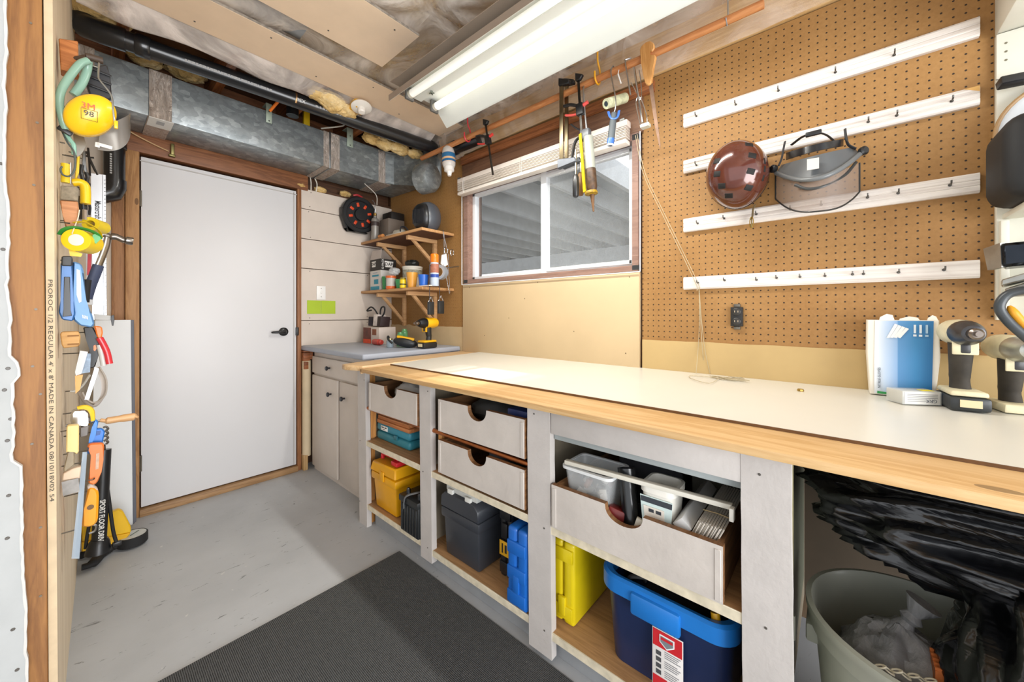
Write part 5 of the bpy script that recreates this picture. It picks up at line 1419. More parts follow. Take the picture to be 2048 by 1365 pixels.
# upside-down bottle near the end
bo = thing('glue_bottle', 'upturned white squeeze bottle with blue label hanging from pole end', 'bottle', tuple(PX(897, 350, DX)))
a, b = PX(896, 292, DX), PX(899, 352, DX); ax = (b - a).normalized(); L = (b - a).length
bm = new(); lathe(bm, [(.0, 0), (.018, .003), (.036, .02), (.044, .05), (.045, L * .62), (.040, L * .70), (.036, L * .72)], a, ax, 24); part('bottle_body', bm, clear('#d8d3cc', .9, .3), bo)
bm = new(); lathe(bm, [(.0452, .06), (.0460, .062), (.0462, L * .58), (.0455, L * .585)], a, ax, 24); part('label', bm, paint('#d9b28a', .5, .1), bo)
bm = new(); lathe(bm, [(.0463, .062), (.0466, .064), (.0466, .09), (.0463, .092)], a, ax, 24); lathe(bm, [(.0463, L * .5), (.0466, L * .505), (.0466, L * .57), (.0463, L * .575)], a, ax, 24); part('label_bands', bm, paint('#2b6a96', .5, .06), bo, kind='stuff')
bm = new(); lathe(bm, [(.034, L * .72), (.034, L * .84), (.018, L * .88), (.014, L * .97), (.012, L), (0, L)], a, ax, 20); part('cap', bm, plastic('#e8e5df', .4), bo)
bm = new(); p = dp(897); tube(bm, curve([a + Vector((0, .03, .06)), p + Vector((-.018, .01, -.002)), p + Vector((0, .01, .02)), p + Vector((.018, .01, 0)), a + Vector((.03, .02, .04)), a + Vector((.04, .02, .12)) * .3 + a * .0 + Vector((0, 0, 0)) if False else a + Vector((.03, .0, -.03))], 5), .0015, 6); part('wire', bm, M_STEEL, bo)

# quick bar clamps
def bar_clamp(name, label, top, bot, jaw_at, col):
    t = thing(name, label, 'clamp', tuple(bot)); d = (bot - top).normalized()
    side = Vector((0, 1, 0)); M = Matrix((side.cross(d).normalized(), side, -d)).transposed()
    bm = new(); obox(bm, (top + bot) / 2, (.005, .013, (bot - top).length), M, .001); part('bar', bm, metal('#4a4743', .4), t)
    bm = new(); prism(bm, [top + M @ Vector((-.01, .012, .012)), top + M @ Vector((-.01, -.03, -.012)), top + M @ Vector((-.01, -.012, -.032)), top + M @ Vector((-.01, .014, -.03))], M @ Vector((.02, 0, 0)), .003); part('fixed_jaw', bm, M_BLK, t)
    j = top.lerp(bot, jaw_at)
    bm = new(); obox(bm, j, (.026, .04, .06), M, .006); part('trigger_body', bm, M_BLK, t)
    bm = new(); obox(bm, j + M @ Vector((-.014, 0, 0)), (.004, .02, .03), M, .001); part('badge', bm, plastic(col, .4), t)
    bm = new(); tube(bm, curve([j + M @ Vector((0, .015, .025)), j + M @ Vector((0, .055, .045)), j + M @ Vector((0, .09, .05))], 4), .011, 10, True, False, .7); part('grip', bm, M_BLK, t)
    bm = new(); tube(bm, curve([j + M @ Vector((0, .015, -.018)), j + M @ Vector((0, .05, -.012)), j + M @ Vector((0, .085, .0))], 4), .008, 10, True, False, .7); part('trigger', bm, plastic(col, .4), t)
    bm = new(); tube(bm, curve([j + M @ Vector((0, -.015, .015)), j + M @ Vector((0, -.045, .022))], 3), .009, 10); part('jaw_pad', bm, plastic(col, .4), t)
    return t
bar_clamp('bar_clamp', 'small black and red quick clamp on pole beside the bottle', PX(970, 241, DX - .024), PX(986, 350, DX - .024), .36, '#d8403a')
bar_clamp('bar_clamp', 'black and red quick clamp with trigger next to caulking gun', PX(1156, 150, DX - .024), PX(1163, 262, DX - .024), .62, '#d8504a')
# F clamps with screw handles
def f_clamp(label, px, X, hcol, hpx, hy0, hy1, mt):
    t = thing('f_clamp', label, 'clamp', tuple(PX(px, 330, X)), 'pair of steel F clamps on the pole')
    a, b = PX(px - 1, 160, X), PX(px + 2, 328, X)
    b.y = a.y
    bm = new(); obox(bm, (a + b) / 2, (.008, .022, abs(a.z - b.z)), None, .001); part('bar', bm, metal('#8d8066', .35), t)
    bm = new(); prism(bm, [a + Vector((-.012, .014, .012)), a + Vector((-.012, -.05, -.02)), a + Vector((-.012, -.05, -.042)), a + Vector((-.012, .014, -.03))], (.024, 0, 0), .004); part('fixed_jaw', bm, M_BLK, t)
    bm = new(); prism(bm, [b + Vector((-.012, .02, .03)), b + Vector((-.012, -.085, .012)), b + Vector((-.012, -.095, -.012)), b + Vector((-.012, .02, -.022))], (.024, 0, 0), .004); part('sliding_arm', bm, paint('#5b5f66', .4, .15, 30, .4), t)
    h = PX(hpx, hy0, X); h2 = PX(hpx, hy1, X); h.y = h2.y = b.y - .085
    bm = new(); tube(bm, [Vector((b.x, h.y, b.z + .05)), h], .005, 8); part('spindle', bm, M_STEEL, t)
    bm = new(); tube(bm, [h, h + Vector((0, 0, -.012)), h.lerp(h2, .5), h2 + Vector((0, 0, .006)), h2], [.009, .0145, .016, .0155, .012], 14); part('handle', bm, mt, t, hcol)
f_clamp('steel F clamp with black handle hanging from the pole', 1124, DX - .027, 'black handle', 1144, 352, 396, M_BLK)
f_clamp('steel F clamp with wooden handle hanging from the pole', 1134, DX + .027, 'brown wooden handle', 1158, 346, 392, wood('#8a6434', '#6e4c24', 'Z', .5, 1, False))
# caulking gun
cg = thing('caulking_gun', 'paint-stained yellow caulking gun hanging from pole with its tube', 'caulking gun', tuple(PX(1180, 418, DX)))
Xg = DX - .012
tp, bt_ = PX(1172, 268, Xg), PX(1181, 384, Xg); ax = (bt_ - tp).normalized()
bm = new(); tube(bm, curve([PX(1170, 172, Xg + .02), PX(1167, 178, Xg - .008), PX(1169, 215, Xg - .004), PX(1174, 262, Xg)], 5), .0045, 8); part('plunger_rod', bm, M_STEEL, cg)
bm = new(); lathe(bm, [(.024, .02), (.0245, .025), (.0245, (bt_ - tp).length - .04), (.024, (bt_ - tp).length - .035)], tp + Vector((-.0, -.010, 0)), ax, 20); part('tube', bm, clear('#9ea196', .85, .25), cg)
bm = new(); lathe(bm, [(.0250, (bt_ - tp).length * .62), (.0256, (bt_ - tp).length * .63), (.0256, (bt_ - tp).length - .02), (.020, (bt_ - tp).length)], tp + Vector((0, -.010, 0)), ax, 20); part('tube_collar', bm, paint('#4a3420', .5, .6, 60), cg)
u = Vector((0, 1, 0))
bm = new(); prism(bm, [tp + u * .030 + Vector((-.018, 0, 0)), tp + u * .012 + Vector((-.027, 0, 0)), bt_ + u * .012 + Vector((-.027, 0, 0)), bt_ + u * .030 + Vector((-.018, 0, 0))], (.004, 0, 0)); prism(bm, [tp + u * .028 + Vector((-.016, 0, 0)), tp + u * .032 + Vector((-.016, 0, 0)), bt_ + u * .032 + Vector((-.016, 0, 0)), bt_ + u * .028 + Vector((-.016, 0, 0))], (.03, 0, 0))
part('cradle', bm, paint('#e0bd12', .45, .35, 45), cg, 'yellow cradle splashed with old paint')
bm = new(); lathe(bm, [(.030, 0), (.031, .004), (.031, .012), (.02, .016)], bt_ + Vector((0, -.004, 0)), ax, 20); part('front_cap', bm, paint('#9a7a14', .5, .6, 60), cg)
bm = new(); lathe(bm, [(.013, .01), (.010, .03), (.0045, .085), (.004, .1), (0, .101)], bt_ + Vector((0, -.008, 0)), ax, 14); part('nozzle', bm, paint('#6b4a2a', .5, .3, 40), cg)
bm = new(); obox(bm, tp + Vector((-.004, .0, -.006)), (.035, .05, .05), None, .006); part('gun_body', bm, paint('#5f6265', .4, .3, 30, .3), cg)
bm = new(); tube(bm, curve([tp + Vector((0, .02, .0)), tp + Vector((0, .06, -.02)), tp + Vector((0, .075, -.07)), tp + Vector((0, .08, -.10))], 5), .0095, 10, True, False, .6); part('handle', bm, M_BLK, cg)
bm = new(); tube(bm, curve([tp + Vector((0, .02, .02)), tp + Vector((0, .06, .05)), tp + Vector((0, .085, .075))], 5), .008, 10, True, False, .6); part('trigger', bm, M_BLK, cg)
# paint roller
pr = thing('paint_roller', 'used paint roller with blue and grey handle hanging on pole', 'paint roller', tuple(PX(1223, 292, DX)))
bm = new(); tube(bm, curve([PX(1229, 140, DX + .02), PX(1226, 132, DX), PX(1222, 142, DX - .02), PX(1224, 160, DX - .02), PX(1231, 196, DX - .02), PX(1231, 215, DX - .02), PX(1227, 228, DX - .02)], 6), .003, 8); part('wire_frame', bm, M_STEEL, pr)
a, b = PX(1212, 208, DX - .03), PX(1250, 196, DX + .08)
ax = (b - a).normalized()
bm = new(); lathe(bm, [(.012, 0), (.0225, 0), (.0235, .004), (.0235, (b - a).length), (.012, (b - a).length + .001)], a, ax, 22, cap=False); part('roller_sleeve', bm, paint('#c9cba8', .9, .35, 40), pr)
bm = new(); lathe(bm, [(.012, .001), (.0119, .05), (.0, .05)], a, ax, 18); part('sleeve_core', bm, paint('#20303a', .6), pr)
a, b = PX(1228, 226, DX - .02), PX(1221, 286, DX - .02); ax = (b - a).normalized(); L = (b - a).length
bm = new(); tube(bm, [a, a.lerp(b, .3), a.lerp(b, .6), b], [.012, .0155, .0165, .0155], 16); part('grip', bm, paint('#4b5256', .6), pr)
bm = new(); lathe(bm, [(.0165, L * .86), (.0170, L * .9), (.0165, L * 1.04), (.010, L * 1.05), (.010, L), ], a, ax, 16, cap=False); part('grip_end', bm, plastic('#2d5fa8', .4), pr)
bm = new(); lathe(bm, [(.0155, L * 1.04), (.0165, L * 1.06), (.0150, L * 1.10), (.0095, L * 1.10)], a, ax, 16, cap=False); part('end_ring', bm, plastic('#dfe4ea', .4), pr)
bm = new(); tube(bm, curve([PX(1217, 224, DX - .02), PX(1220, 233, DX - .03), PX(1227, 238, DX - .03), PX(1235, 234, DX - .02), PX(1238, 222, DX - .01)], 4), .007, 8, True, False, .6); part('guard', bm, plastic('#3a68b5', .4), pr)
# thin hex rod
bm = new(); tube(bm, [PX(1262, 116, DX), PX(1250, 120, DX - .02), PX(1252, 135, DX - .02), PX(1261, 190, DX - .02)], .0035, 6); solo('hex_rod', bm, M_STEEL, 'thin bent steel hex rod hooked over the pole', 'rod')
# wire whisk-like mixer
mx = thing('paint_mixer', 'clear wire-framed paint mixer hanging beside the handsaw', 'mixer', tuple(PX(1287, 250, DX)))
bm = new(); tube(bm, [PX(1268, 135, DX - .02), PX(1277, 195, DX - .02), PX(1285, 245, DX - .02)], .005, 8); part('shaft', bm, M_CHROME, mx)
for l in (((1276, 192), (1272, 205), (1276, 230), (1281, 250)), ((1278, 192), (1285, 205), (1293, 230), (1294, 246)), ((1278, 140), (1282, 165), (1283, 190), (1280, 200)), ((1262, 165), (1270, 180), (1277, 192), (1279, 200))):
    bm = new(); tube(bm, curve([PX(x, y, DX - .02) for x, y in l], 5), .0022, 6); part('wire', bm, M_CHROME, mx)
bm = new(); prism(bm, [PX(1279, 249, DX - .02), PX(1297, 243, DX - .02), PX(1297, 250, DX - .02), PX(1280, 256, DX - .02)], (.03, 0, 0), .002); part('foot_plate', bm, paint('#c9cabc', .4), mx)
# keyhole saw
sw = thing('handsaw', 'old handsaw with wooden handle and rusty narrow blade on pole', 'saw', tuple(PX(1318, 297, DX)))
Xs = DX - .022
bm = new(); out = [(1279, 100), (1282, 92), (1291, 84), (1300, 81), (1307, 86), (1308, 96), (1304, 103), (1299, 102), (1300, 112), (1309, 108), (1311, 113), (1308, 122), (1304, 135), (1303, 150), (1302, 166), (1296, 171), (1290, 167), (1286, 150), (1282, 125)]
prism(bm, [PX(x, y, Xs) for x, y in out], (.02, 0, 0), .003); part('handle', bm, wood('#cf9a5c', '#b47c40', 'Z', .5, 1, False), sw)
bm = new(); prism(bm, [PX(1297, 168, Xs + .009), PX(1305, 166, Xs + .009), PX(1316, 250, Xs + .009), PX(1321, 290, Xs + .009), PX(1320, 299, Xs + .009), PX(1310, 255, Xs + .009)], (.0015, 0, 0)); part('blade', bm, paint('#6e5544', .5, .3, 25, .5), sw)
# ================================================================== CORNER SHELVES
M_SHF = wood('#c79a68', '#a9794a', 'Y', .55, 1, False); M_BRK = wood('#d6ac7c', '#bf9060', 'X', .55, 1, False)
BR = (2.345, 2.762)
def shelf(label, z, zlow, under):
    t = thing('corner_shelf', label, 'shelf', (1.65, 2.55, z))
    bm = new(); box(bm, 1.512, 1.794, 2.132, 2.980, z - .019, z, .0015); part('board', bm, [M_SHF], t)
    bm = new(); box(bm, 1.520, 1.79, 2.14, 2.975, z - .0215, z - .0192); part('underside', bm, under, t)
    for y in BR:
        bm = new(); box(bm, 1.535, 1.794, y - .014, y + .014, z - .052, z - .0225, .002); br = part('bracket', bm, M_BRK, t)
        bm = new(); box(bm, 1.767, 1.7945, y - .014, y + .014, zlow, z - .053, .002); part('upright', bm, M_BRK, br)
        bm = new(); prism(bm, [(1.575, y - .010, z - .053), (1.605, y - .010, z - .053), (1.7665, y - .010, zlow + .06), (1.7665, y - .010, zlow + .025)], (0, .02, 0), .001); part('brace', bm, M_BRK, br)
    return t
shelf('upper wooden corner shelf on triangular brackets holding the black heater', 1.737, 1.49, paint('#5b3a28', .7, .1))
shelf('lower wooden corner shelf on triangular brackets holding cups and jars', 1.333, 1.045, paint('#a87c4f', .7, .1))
U, Lz = 1.7375, 1.3335
def pix_on(px, X): d = _ray(px, 500); return (X / d.x) * d.y
# heater
ht = thing('space_heater', 'rounded black ceramic space heater on the upper shelf', 'heater', (1.63, 2.26, U))
hc = Vector((1.645, 2.245, U + .108))
def hsh(p):
    q = p.copy(); q.z = max(-.98, q.z); return q
HMx = Euler((0, 0, math.radians(18))).to_matrix()
bm = new(); ell(bm, hc, (.088, .085, .108), HMx, 30, 20, lambda p: Vector((math.copysign(abs(p.x) ** .75, p.x), math.copysign(abs(p.y) ** .75, p.y), p.z))); part('housing', bm, plastic('#4d5158', .35), ht)
bm = new(); ell(bm, hc + HMx @ Vector((-.018, .012, -.004)), (.083, .080, .098), HMx, 30, 20, lambda p: Vector((math.copysign(abs(p.x) ** .6, p.x), math.copysign(abs(p.y) ** .7, p.y), p.z))); part('front_bezel', bm, plastic('#191b1e', .35), ht)
for k in range(9):
    z = -.06 + k * .0
    y = -.045 + k * .0112
    bm = new(); o = hc + HMx @ Vector((-.099, y + .012, -.012)); obox(bm, o, (.006, .003, .10), HMx, 0); part('grille_bar', bm, plastic('#2b2d31', .4), ht)
bm = new(); obox(bm, hc + Vector((0, 0, -.103)), (.12, .12, .01), HMx, .004); part('base', bm, plastic('#191b1e', .4), ht)
# cord reel on the boards
rl = thing('cord_reel', 'black round cord reel with orange slots mounted on painted boards', 'cord reel', (1.36, 2.93, 1.75))
rc = PY(718, 431, 2.935); rc.y = 2.93
bm = new(); lathe(bm, [(.125, -.04), (.140, -.036), (.145, -.02), (.145, .015), (.138, .022), (.115, .022), (.108, .012), (.05, .012), (.046, .03), (.0, .031)], rc, (0, -1, 0), 48); part('reel_body', bm, plastic('#1a1c1f', .45), rl)
for k in range(8):
    a = 2 * math.pi * k / 8 + .25; o = rc + Vector((.080 * math.cos(a), -.016, .080 * math.sin(a)))
    bm = new(); obox(bm, o, (.032, .012, .020), (0, -a, 0), .003); s_ = part('orange_slot', bm, plastic('#d9481f', .45), rl)
bm = new(); prism(bm, [rc + Vector((-.145, -.005, -.03)), rc + Vector((-.145, -.005, .04)), rc + Vector((-.11, -.005, .0)), rc + Vector((-.09, -.005, -.142)), rc + Vector((.07, -.005, -.142)), rc + Vector((.05, -.005, -.125)), rc + Vector((-.112, -.005, -.12))], (0, .04, 0)); part('stand', bm, plastic('#1a1c1f', .45), rl)
bm = new(); tube(bm, curve([rc + Vector((-.05, .0, .15)), rc + Vector((-.02, -.01, .158)), rc + Vector((.02, -.005, .148))], 4), .008, 8); part('red_cord', bm, plastic('#a8252c', .4), rl, 'red cord')
bm = new(); box(bm, rc.x - .05, rc.x + .05, 2.97, 2.983, rc.z - .05, rc.z + .05); part('wall_mount', bm, plastic('#1a1c1f', .5), rl)
# torch cylinder, grey box, sander
tc_ = thing('torch_cylinder', 'grey gas cylinder with torch valve on the upper shelf', 'gas cylinder', (1.56, 2.78, U))
y = pix_on(750, 1.555)
bm = new(); lathe(bm, [(.026, 0), (.030, .006), (.030, .165), (.026, .178), (.012, .186), (.012, .2)], (1.555, y, U + .001), (0, 0, 1), 22); part('cylinder', bm, paint('#8d8983', .4, .12, 12, .3), tc_)
bm = new(); lathe(bm, [(.0304, .118), (.0308, .12), (.0308, .15), (.0304, .152)], (1.555, y, U + .001), (0, 0, 1), 22); part('label', bm, paint('#3b2f2c', .5, .2), tc_)
bm = new(); lathe(bm, [(.010, .2), (.013, .203), (.013, .222), (.006, .226)], (1.555, y, U + .001), (0, 0, 1), 14); part('valve', bm, metal('#b69a5a', .35), tc_)
bm = new(); tube(bm, curve([(1.555, y, U + .225), (1.556, y - .002, U + .28), (1.553, y + .006, U + .31), (1.548, y + .03, U + .335)], 5), .0035, 8); part('torch_tube', bm, M_STEEL, tc_)
bm = new(); box(bm, 1.62, 1.77, 2.74, 2.88, U + .0005, U + .185, .004); solo('grey_carton', bm, paint('#7d7268', .6, .08), 'plain grey-brown carton behind the gas cylinder on upper shelf', 'carton')
bm = new(); box(bm, 1.66, 1.78, 2.76, 2.90, U + .186, U + .25, .003); solo('dark_box', bm, paint('#221e1c', .5, .1), 'small dark box stacked on the grey-brown carton', 'box')
sn = thing('paint_tray_tools', 'white sanding tool with strap lying on the upper shelf', 'sander', (1.56, 2.55, U))
bm = new(); prism(bm, [(1.525, 2.42, U + .001), (1.525, 2.62, U + .001), (1.60, 2.66, U + .001), (1.60, 2.45, U + .001)], (0, 0, .012), .003); part('plate', bm, paint('#d8d8cf', .5, .1), sn)
bm = new(); obox(bm, (1.62, 2.58, U + .040), (.06, .13, .052), (0, 0, .1), .02, .85, 3); part('body', bm, plastic('#c9c6b8', .45), sn)
bm = new(); tube(bm, curve([(1.60, 2.53, U + .02), (1.60, 2.53, U + .072), (1.64, 2.53, U + .080), (1.65, 2.50, U + .045), (1.65, 2.48, U + .01)], 4), .008, 8, True, False, .6); part('strap', bm, plastic('#3b3c42', .4), sn)
bm = new(); tube(bm, [(1.53, 2.665, U + .016), (1.53, 2.72, U + .016)], .014, 12); part('orange_knob', bm, wood('#d08c4c', '#b57136', 'Y', .5, 1, False), sn)
# DAP carton
dp_ = thing('sealant_carton', 'open black and white sealant carton printed DAP on lower shelf', 'carton', (1.62, 2.79, Lz))
dx0, dx1, dy0, dy1, dz0, dz1 = 1.53, 1.665, 2.70, 2.862, Lz + .001, Lz + .285
bm = new(); box(bm, dx0, dx1, dy0, dy1, dz0, dz0 + .155); part('lower_body', bm, paint('#c9c5c0', .6, .06), dp_)
bm = new(); box(bm, dx0, dx1, dy0, dy1, dz0 + .1555, dz0 + .245); part('upper_body', bm, paint('#26221f', .6, .06), dp_)
bm = new(); prism(bm, [(dx0, dy0, dz0 + .246), (dx0, dy1, dz0 + .246), (dx0 + .01, dy1 - .012, dz0 + .318), (dx0 + .01, dy0 + .002, dz0 + .318)], (.0015, 0, 0)); part('flap', bm, paint('#b5aaa3', .6, .05), dp_)
M_WP = paint('#e3e1dc', .6, 0); M_TL = paint('#2f87a0', .6, 0)
for yy, zz in ((2.80, .205),):
    bm = new(); prism(bm, [(dx0 - .0008, 2.838, dz0 + .23), (dx0 - .0008, 2.772, dz0 + .23), (dx0 - .0008, 2.778, dz0 + .185), (dx0 - .0008, 2.830, dz0 + .185)], (-.0006, 0, 0)); part('logo_patch', bm, M_WP, dp_)
text('DAP', .034, (dx0 - .0017, 2.805, dz0 + .208), (0, -1, 0), (0, 0, 1), paint('#26221f', .6, 0), dp_, font_bold=True)
text('DAP', .036, (1.60, dy0 - .0018, dz0 + .205), (1, 0, 0), (0, 0, 1), paint('#26221f', .6, 0), dp_, font_bold=True)
bm = new(); prism(bm, [(1.562, dy0 - .0008, dz0 + .23), (1.640, dy0 - .0008, dz0 + .23), (1.632, dy0 - .0008, dz0 + .182), (1.570, dy0 - .0008, dz0 + .182)], (0, -.0006, 0)); part('logo_patch', bm, M_WP, dp_)
text('12 PACK', .024, (dx0 + .018, dy0 - .0012, dz0 + .203), (0, 0, 1), (-1, 0, 0), M_WP, dp_, fit=.08)
for z0, z1, y0, y1, m in ((.0, .03, 2.72, 2.855, M_TL), (.045, .085, 2.735, 2.80, M_TL), (.105, .122, 2.73, 2.83, M_TL), (.132, .140, 2.75, 2.82, paint('#8d97a8', .6, 0))):
    bm = new(); box(bm, dx0 - .0012, dx0 - .0004, y0, y1, dz0 + z0 + .003, dz0 + z1); part('print_block', bm, m, dp_)
# cups and jars along the front edge
def cup(name, label, px, X, r0, r1, h, mt, n=20):
    y = pix_on(px, X); bm = new()
    lathe(bm, [(r0, .0), (r1, h), (r1 - .003, h), (r0 - .003, .004), (0, .004)], (X, y, Lz + .001), (0, 0, 1), n); return solo(name, bm, mt, label, 'cup')
cup('plastic_cup', 'tall dark green plastic cup beside the sealant carton', 771, 1.545, .022, .028, .10, plastic('#2f7a45', .4))
cup('plastic_cup', 'light green plastic cup behind the small yellow jar', 799, 1.575, .022, .033, .072, plastic('#3d9a5c', .4))
cup('plastic_cup', 'tall orange plastic cup on the lower corner shelf', 824, 1.555, .028, .041, .108, plastic('#e0a040', .4))
cup('plastic_cup', 'bright blue plastic cup on the lower corner shelf', 847, 1.55, .029, .038, .082, plastic('#2463c4', .35))
y = pix_on(782, 1.55)
oj = thing('hardware_jar', 'clear jar with orange lid and base beside green cup', 'jar', (1.55, y, Lz))
bm = new(); lathe(bm, [(.036, .001), (.038, .004), (.038, .022), (.036, .024)], (1.55, y, Lz), (0, 0, 1), 22); part('base', bm, plastic('#d9662a', .4), oj)
bm = new(); lathe(bm, [(.036, .024), (.036, .085)], (1.55, y, Lz), (0, 0, 1), 22); part('jar_wall', bm, clear('#c9c2ba', .9, .25), oj)
bm = new(); lathe(bm, [(.038, .085), (.039, .088), (.039, .102), (.0, .104)], (1.55, y, Lz), (0, 0, 1), 22); part('lid', bm, plastic('#d9662a', .4), oj)
bm = new(); ell(bm, (1.56, y - .03, Lz + .135), (.04, .05, .03), None, 26, 16, crumple(.3, 2.6, 44)); solo('plastic_bag', bm, clear('#dfe3e4', .5, .1), 'clear crumpled bag lying on top of the orange-lidded jar', 'bag')
y = pix_on(806, 1.525)
yj = thing('yellow_jar', 'small yellow jar with dark print in front of green cup', 'jar', (1.525, y, Lz))
bm = new(); lathe(bm, [(.022, .001), (.023, .004), (.023, .058), (.019, .062)], (1.525, y, Lz), (0, 0, 1), 20); part('jar_wall', bm, plastic('#e6c61c', .4), yj)
bm = new(); lathe(bm, [(.0195, .062), (.021, .064), (.021, .074), (0, .075)], (1.525, y, Lz), (0, 0, 1), 20); part('lid', bm, plastic('#8a7a22', .4), yj)
bm = new(); lathe(bm, [(.0232, .022), (.0234, .023), (.0234, .030), (.0232, .031)], (1.525, y, Lz), (0, 0, 1), 20); part('print_band', bm, paint('#3a3a18', .5, .3, 60), yj)
y = pix_on(825, 1.66)
wt2 = thing('putty_tub', 'white plastic putty tub with grey print behind the orange cup', 'tub', (1.66, y, Lz))
bm = new(); lathe(bm, [(.066, .001), (.074, .155), (.076, .157), (.076, .172), (0, .174)], (1.66, y, Lz), (0, 0, 1), 30); part('tub_wall', bm, plastic('#d5d1c4', .45), wt2)
bm = new(); lathe(bm, [(.0725, .09), (.0745, .145)], (1.66, y, Lz), (0, 0, 1), 30, cap=False); part('printed_band', bm, paint('#9a9a8a', .5, .5, 50), wt2)
bm = new(); ell(bm, (1.66, y + .005, Lz + .199), (.05, .06, .028), None, 22, 14, crumple(.3, 2, 51)); solo('black_gadget', bm, plastic('#1d2220', .4), 'black tool with green dial resting on the putty tub', 'tool')
y = pix_on(869, 1.565)
sp_ = thing('spray_can', 'white and blue spray can with orange cap on lower shelf', 'spray can', (1.565, y, Lz))
bm = new(); lathe(bm, [(.027, .001), (.029, .004), (.029, .15), (.026, .16)], (1.565, y, Lz), (0, 0, 1), 22); part('can', bm, paint('#b9c6d6', .35, .05), sp_)
bm = new(); lathe(bm, [(.0293, .058), (.0295, .06), (.0295, .078), (.0293, .08)], (1.565, y, Lz), (0, 0, 1), 22); part('blue_band', bm, plastic('#27479a', .4), sp_)
bm = new(); lathe(bm, [(.0293, .09), (.0296, .092), (.0296, .148), (.0293, .15)], (1.565, y, Lz), (0, 0, 1), 22); part('label', bm, paint('#a86a52', .5, .3, 40), sp_)
bm = new(); lathe(bm, [(.027, .16), (.028, .162), (.028, .212), (.024, .218), (0, .218)], (1.565, y, Lz), (0, 0, 1), 22); part('cap', bm, plastic('#e87a10', .35), sp_)
bm = new(); box(bm, 1.514, 1.54, pix_on(862, 1.53), pix_on(842, 1.53), Lz + .0005, Lz + .006); solo('paper_strip', bm, paint('#ead9cc', .6, .04), 'pale paper strip lying under the blue cup edge', 'paper')
# hanging at the free end of the shelves (held by a wire hook from the upper shelf)
hy = 2.10
hk = thing('wire_hook', 'long bent wire hook hanging from the upper corner shelf', 'hook', tuple(PY(892, 466, hy)))
bm = new(); tube(bm, curve([Vector((1.70, 2.15, U + .006)), PY(887, 462, hy), PY(887, 472, hy), PY(891, 485, hy), PY(893, 496, hy), PY(897, 500, hy)], 5), .0025, 8); part('wire', bm, M_STEEL, hk)
sc_ = thing('scissors_bundle', 'shears with chrome ring handles hanging on the wire hook', 'shears', tuple(PY(900, 585, hy)))
for dx in (0, 12):
    c = PY(892 + dx, 502 + dx * .3, hy); bm = new(); tube(bm, [c + Vector((.014 * math.cos(a), 0, .022 * math.sin(a))) for a in [2 * math.pi * k / 20 for k in range(20)]], .004, 8, False, True); part('finger_ring', bm, M_CHROME, sc_)
bm = new(); prism(bm, [PY(x, y, hy - .005) for x, y in ((884, 510), (893, 508), (896, 530), (888, 534), (882, 528))], (0, .006, 0)); part('paper_tag', bm, paint('#e8e4de', .6, .08), sc_)
for l in (((893, 508), (891, 540), (896, 570), (899, 588)), ((897, 508), (897, 540), (899, 565), (900, 586)), ((889, 520), (893, 555), (897, 580))):
    bm = new(); tube(bm, curve([PY(x, y, hy) for x, y in l], 4), .004, 8, True, False, .5); part('blade', bm, M_CHROME, sc_)
tp_ = thing('tape_roll', 'silver duct tape roll hanging at end of the corner shelves', 'tape', tuple(PY(879, 545, hy - .02)))
c = PY(880, 545, hy - .035); ax = Vector((-.55, -.25, 0)).normalized()
bm = new(); lathe(bm, [(.034, -.024), (.051, -.024), (.051, .024), (.034, .024), (.034, -.024)], c, ax, 32, cap=False); part('tape', bm, paint('#aab0b8', .4, .05, 20, .4), tp_)
bm = new(); lathe(bm, [(.032, -.0245), (.034, -.0245), (.034, .0245), (.032, .0245), (.032, -.0245)], c, ax, 32, cap=False); part('cardboard_core', bm, paint('#c9b8a8', .8), tp_)
bm = new(); tube(bm, [PY(886, 537, hy - .02), PY(919, 533, hy - .02)], .004, 8); tube(bm, [PY(886, 537, hy - .02), Vector((1.70, 2.131, 1.55))], .003, 6); tube(bm, [Vector((1.70, 2.131, 1.55)), Vector((1.70, 2.131, U - .02))], .003, 6); solo('steel_peg', bm, M_STEEL, 'thin steel peg holding the tape roll below upper shelf', 'peg')
for px, y0, y1, nm in ((862, 530, 630, 'black pendant tool on a dark strap hanging before the spray can'), (882, 558, 628, 'black pendant tool on a steel link hanging below tape roll')):
    Y = hy - .04
    t = thing('hanging_tool', nm, 'tool', tuple(PY(px, y1, Y)), 'pendant tools at the shelf end')
    bm = new(); tube(bm, [PY(px - 3, y0, Y), PY(px - 3, y1 - 26, Y)], .0045, 8, True, False, .5); part('strap', bm, paint('#3d4048', .5), t)
    bm = new(); a = PY(px - 6, y1 - 26, Y); b = PY(px + 5, y1, Y); box(bm, a.x, b.x, Y - .01, Y + .01, b.z, a.z, .004); part('body', bm, plastic('#1e2124', .4), t)
    bm = new(); tube(bm, [PY(px - 5, y1 - 26, Y), PY(px, y1 - 36, Y), PY(px + 4, y1 - 26, Y)], .002, 6); part('link', bm, M_STEEL, t)
bm = new(); tube(bm, curve([PY(888, 540, hy - .02), PY(870, 528, hy - .035), PY(860, 530, hy - .04)], 4), .003, 6); solo('strap_wire', bm, M_STEEL, 'steel wire carrying the pendant tools beside tape roll', 'wire')
# ================================================================== LEFT WALL TOOLS AND BACK-LEFT CORNER
def fl(pts, Y, ext, b=0):
    bm = new(); prism(bm, [PY(x, y, Y) for x, y in pts], (0, ext, 0), b); return bm
def tb_(pts, r, n=10, m=5, flat=1.0):
    bm = new(); tube(bm, curve([PY(*p) for p in pts], m), r, n, True, False, flat); return bm
def wy(Y): return wl(Y)
def nail(par, px, py, Y):   # nail from the wall carrying a tool
    p = PY(px, py, Y); bm = new(); tube(bm, [(wl(Y) - .002, Y, p.z), (p.x, Y, p.z)], .0018, 6); part('nail', bm, M_SCREW, par)
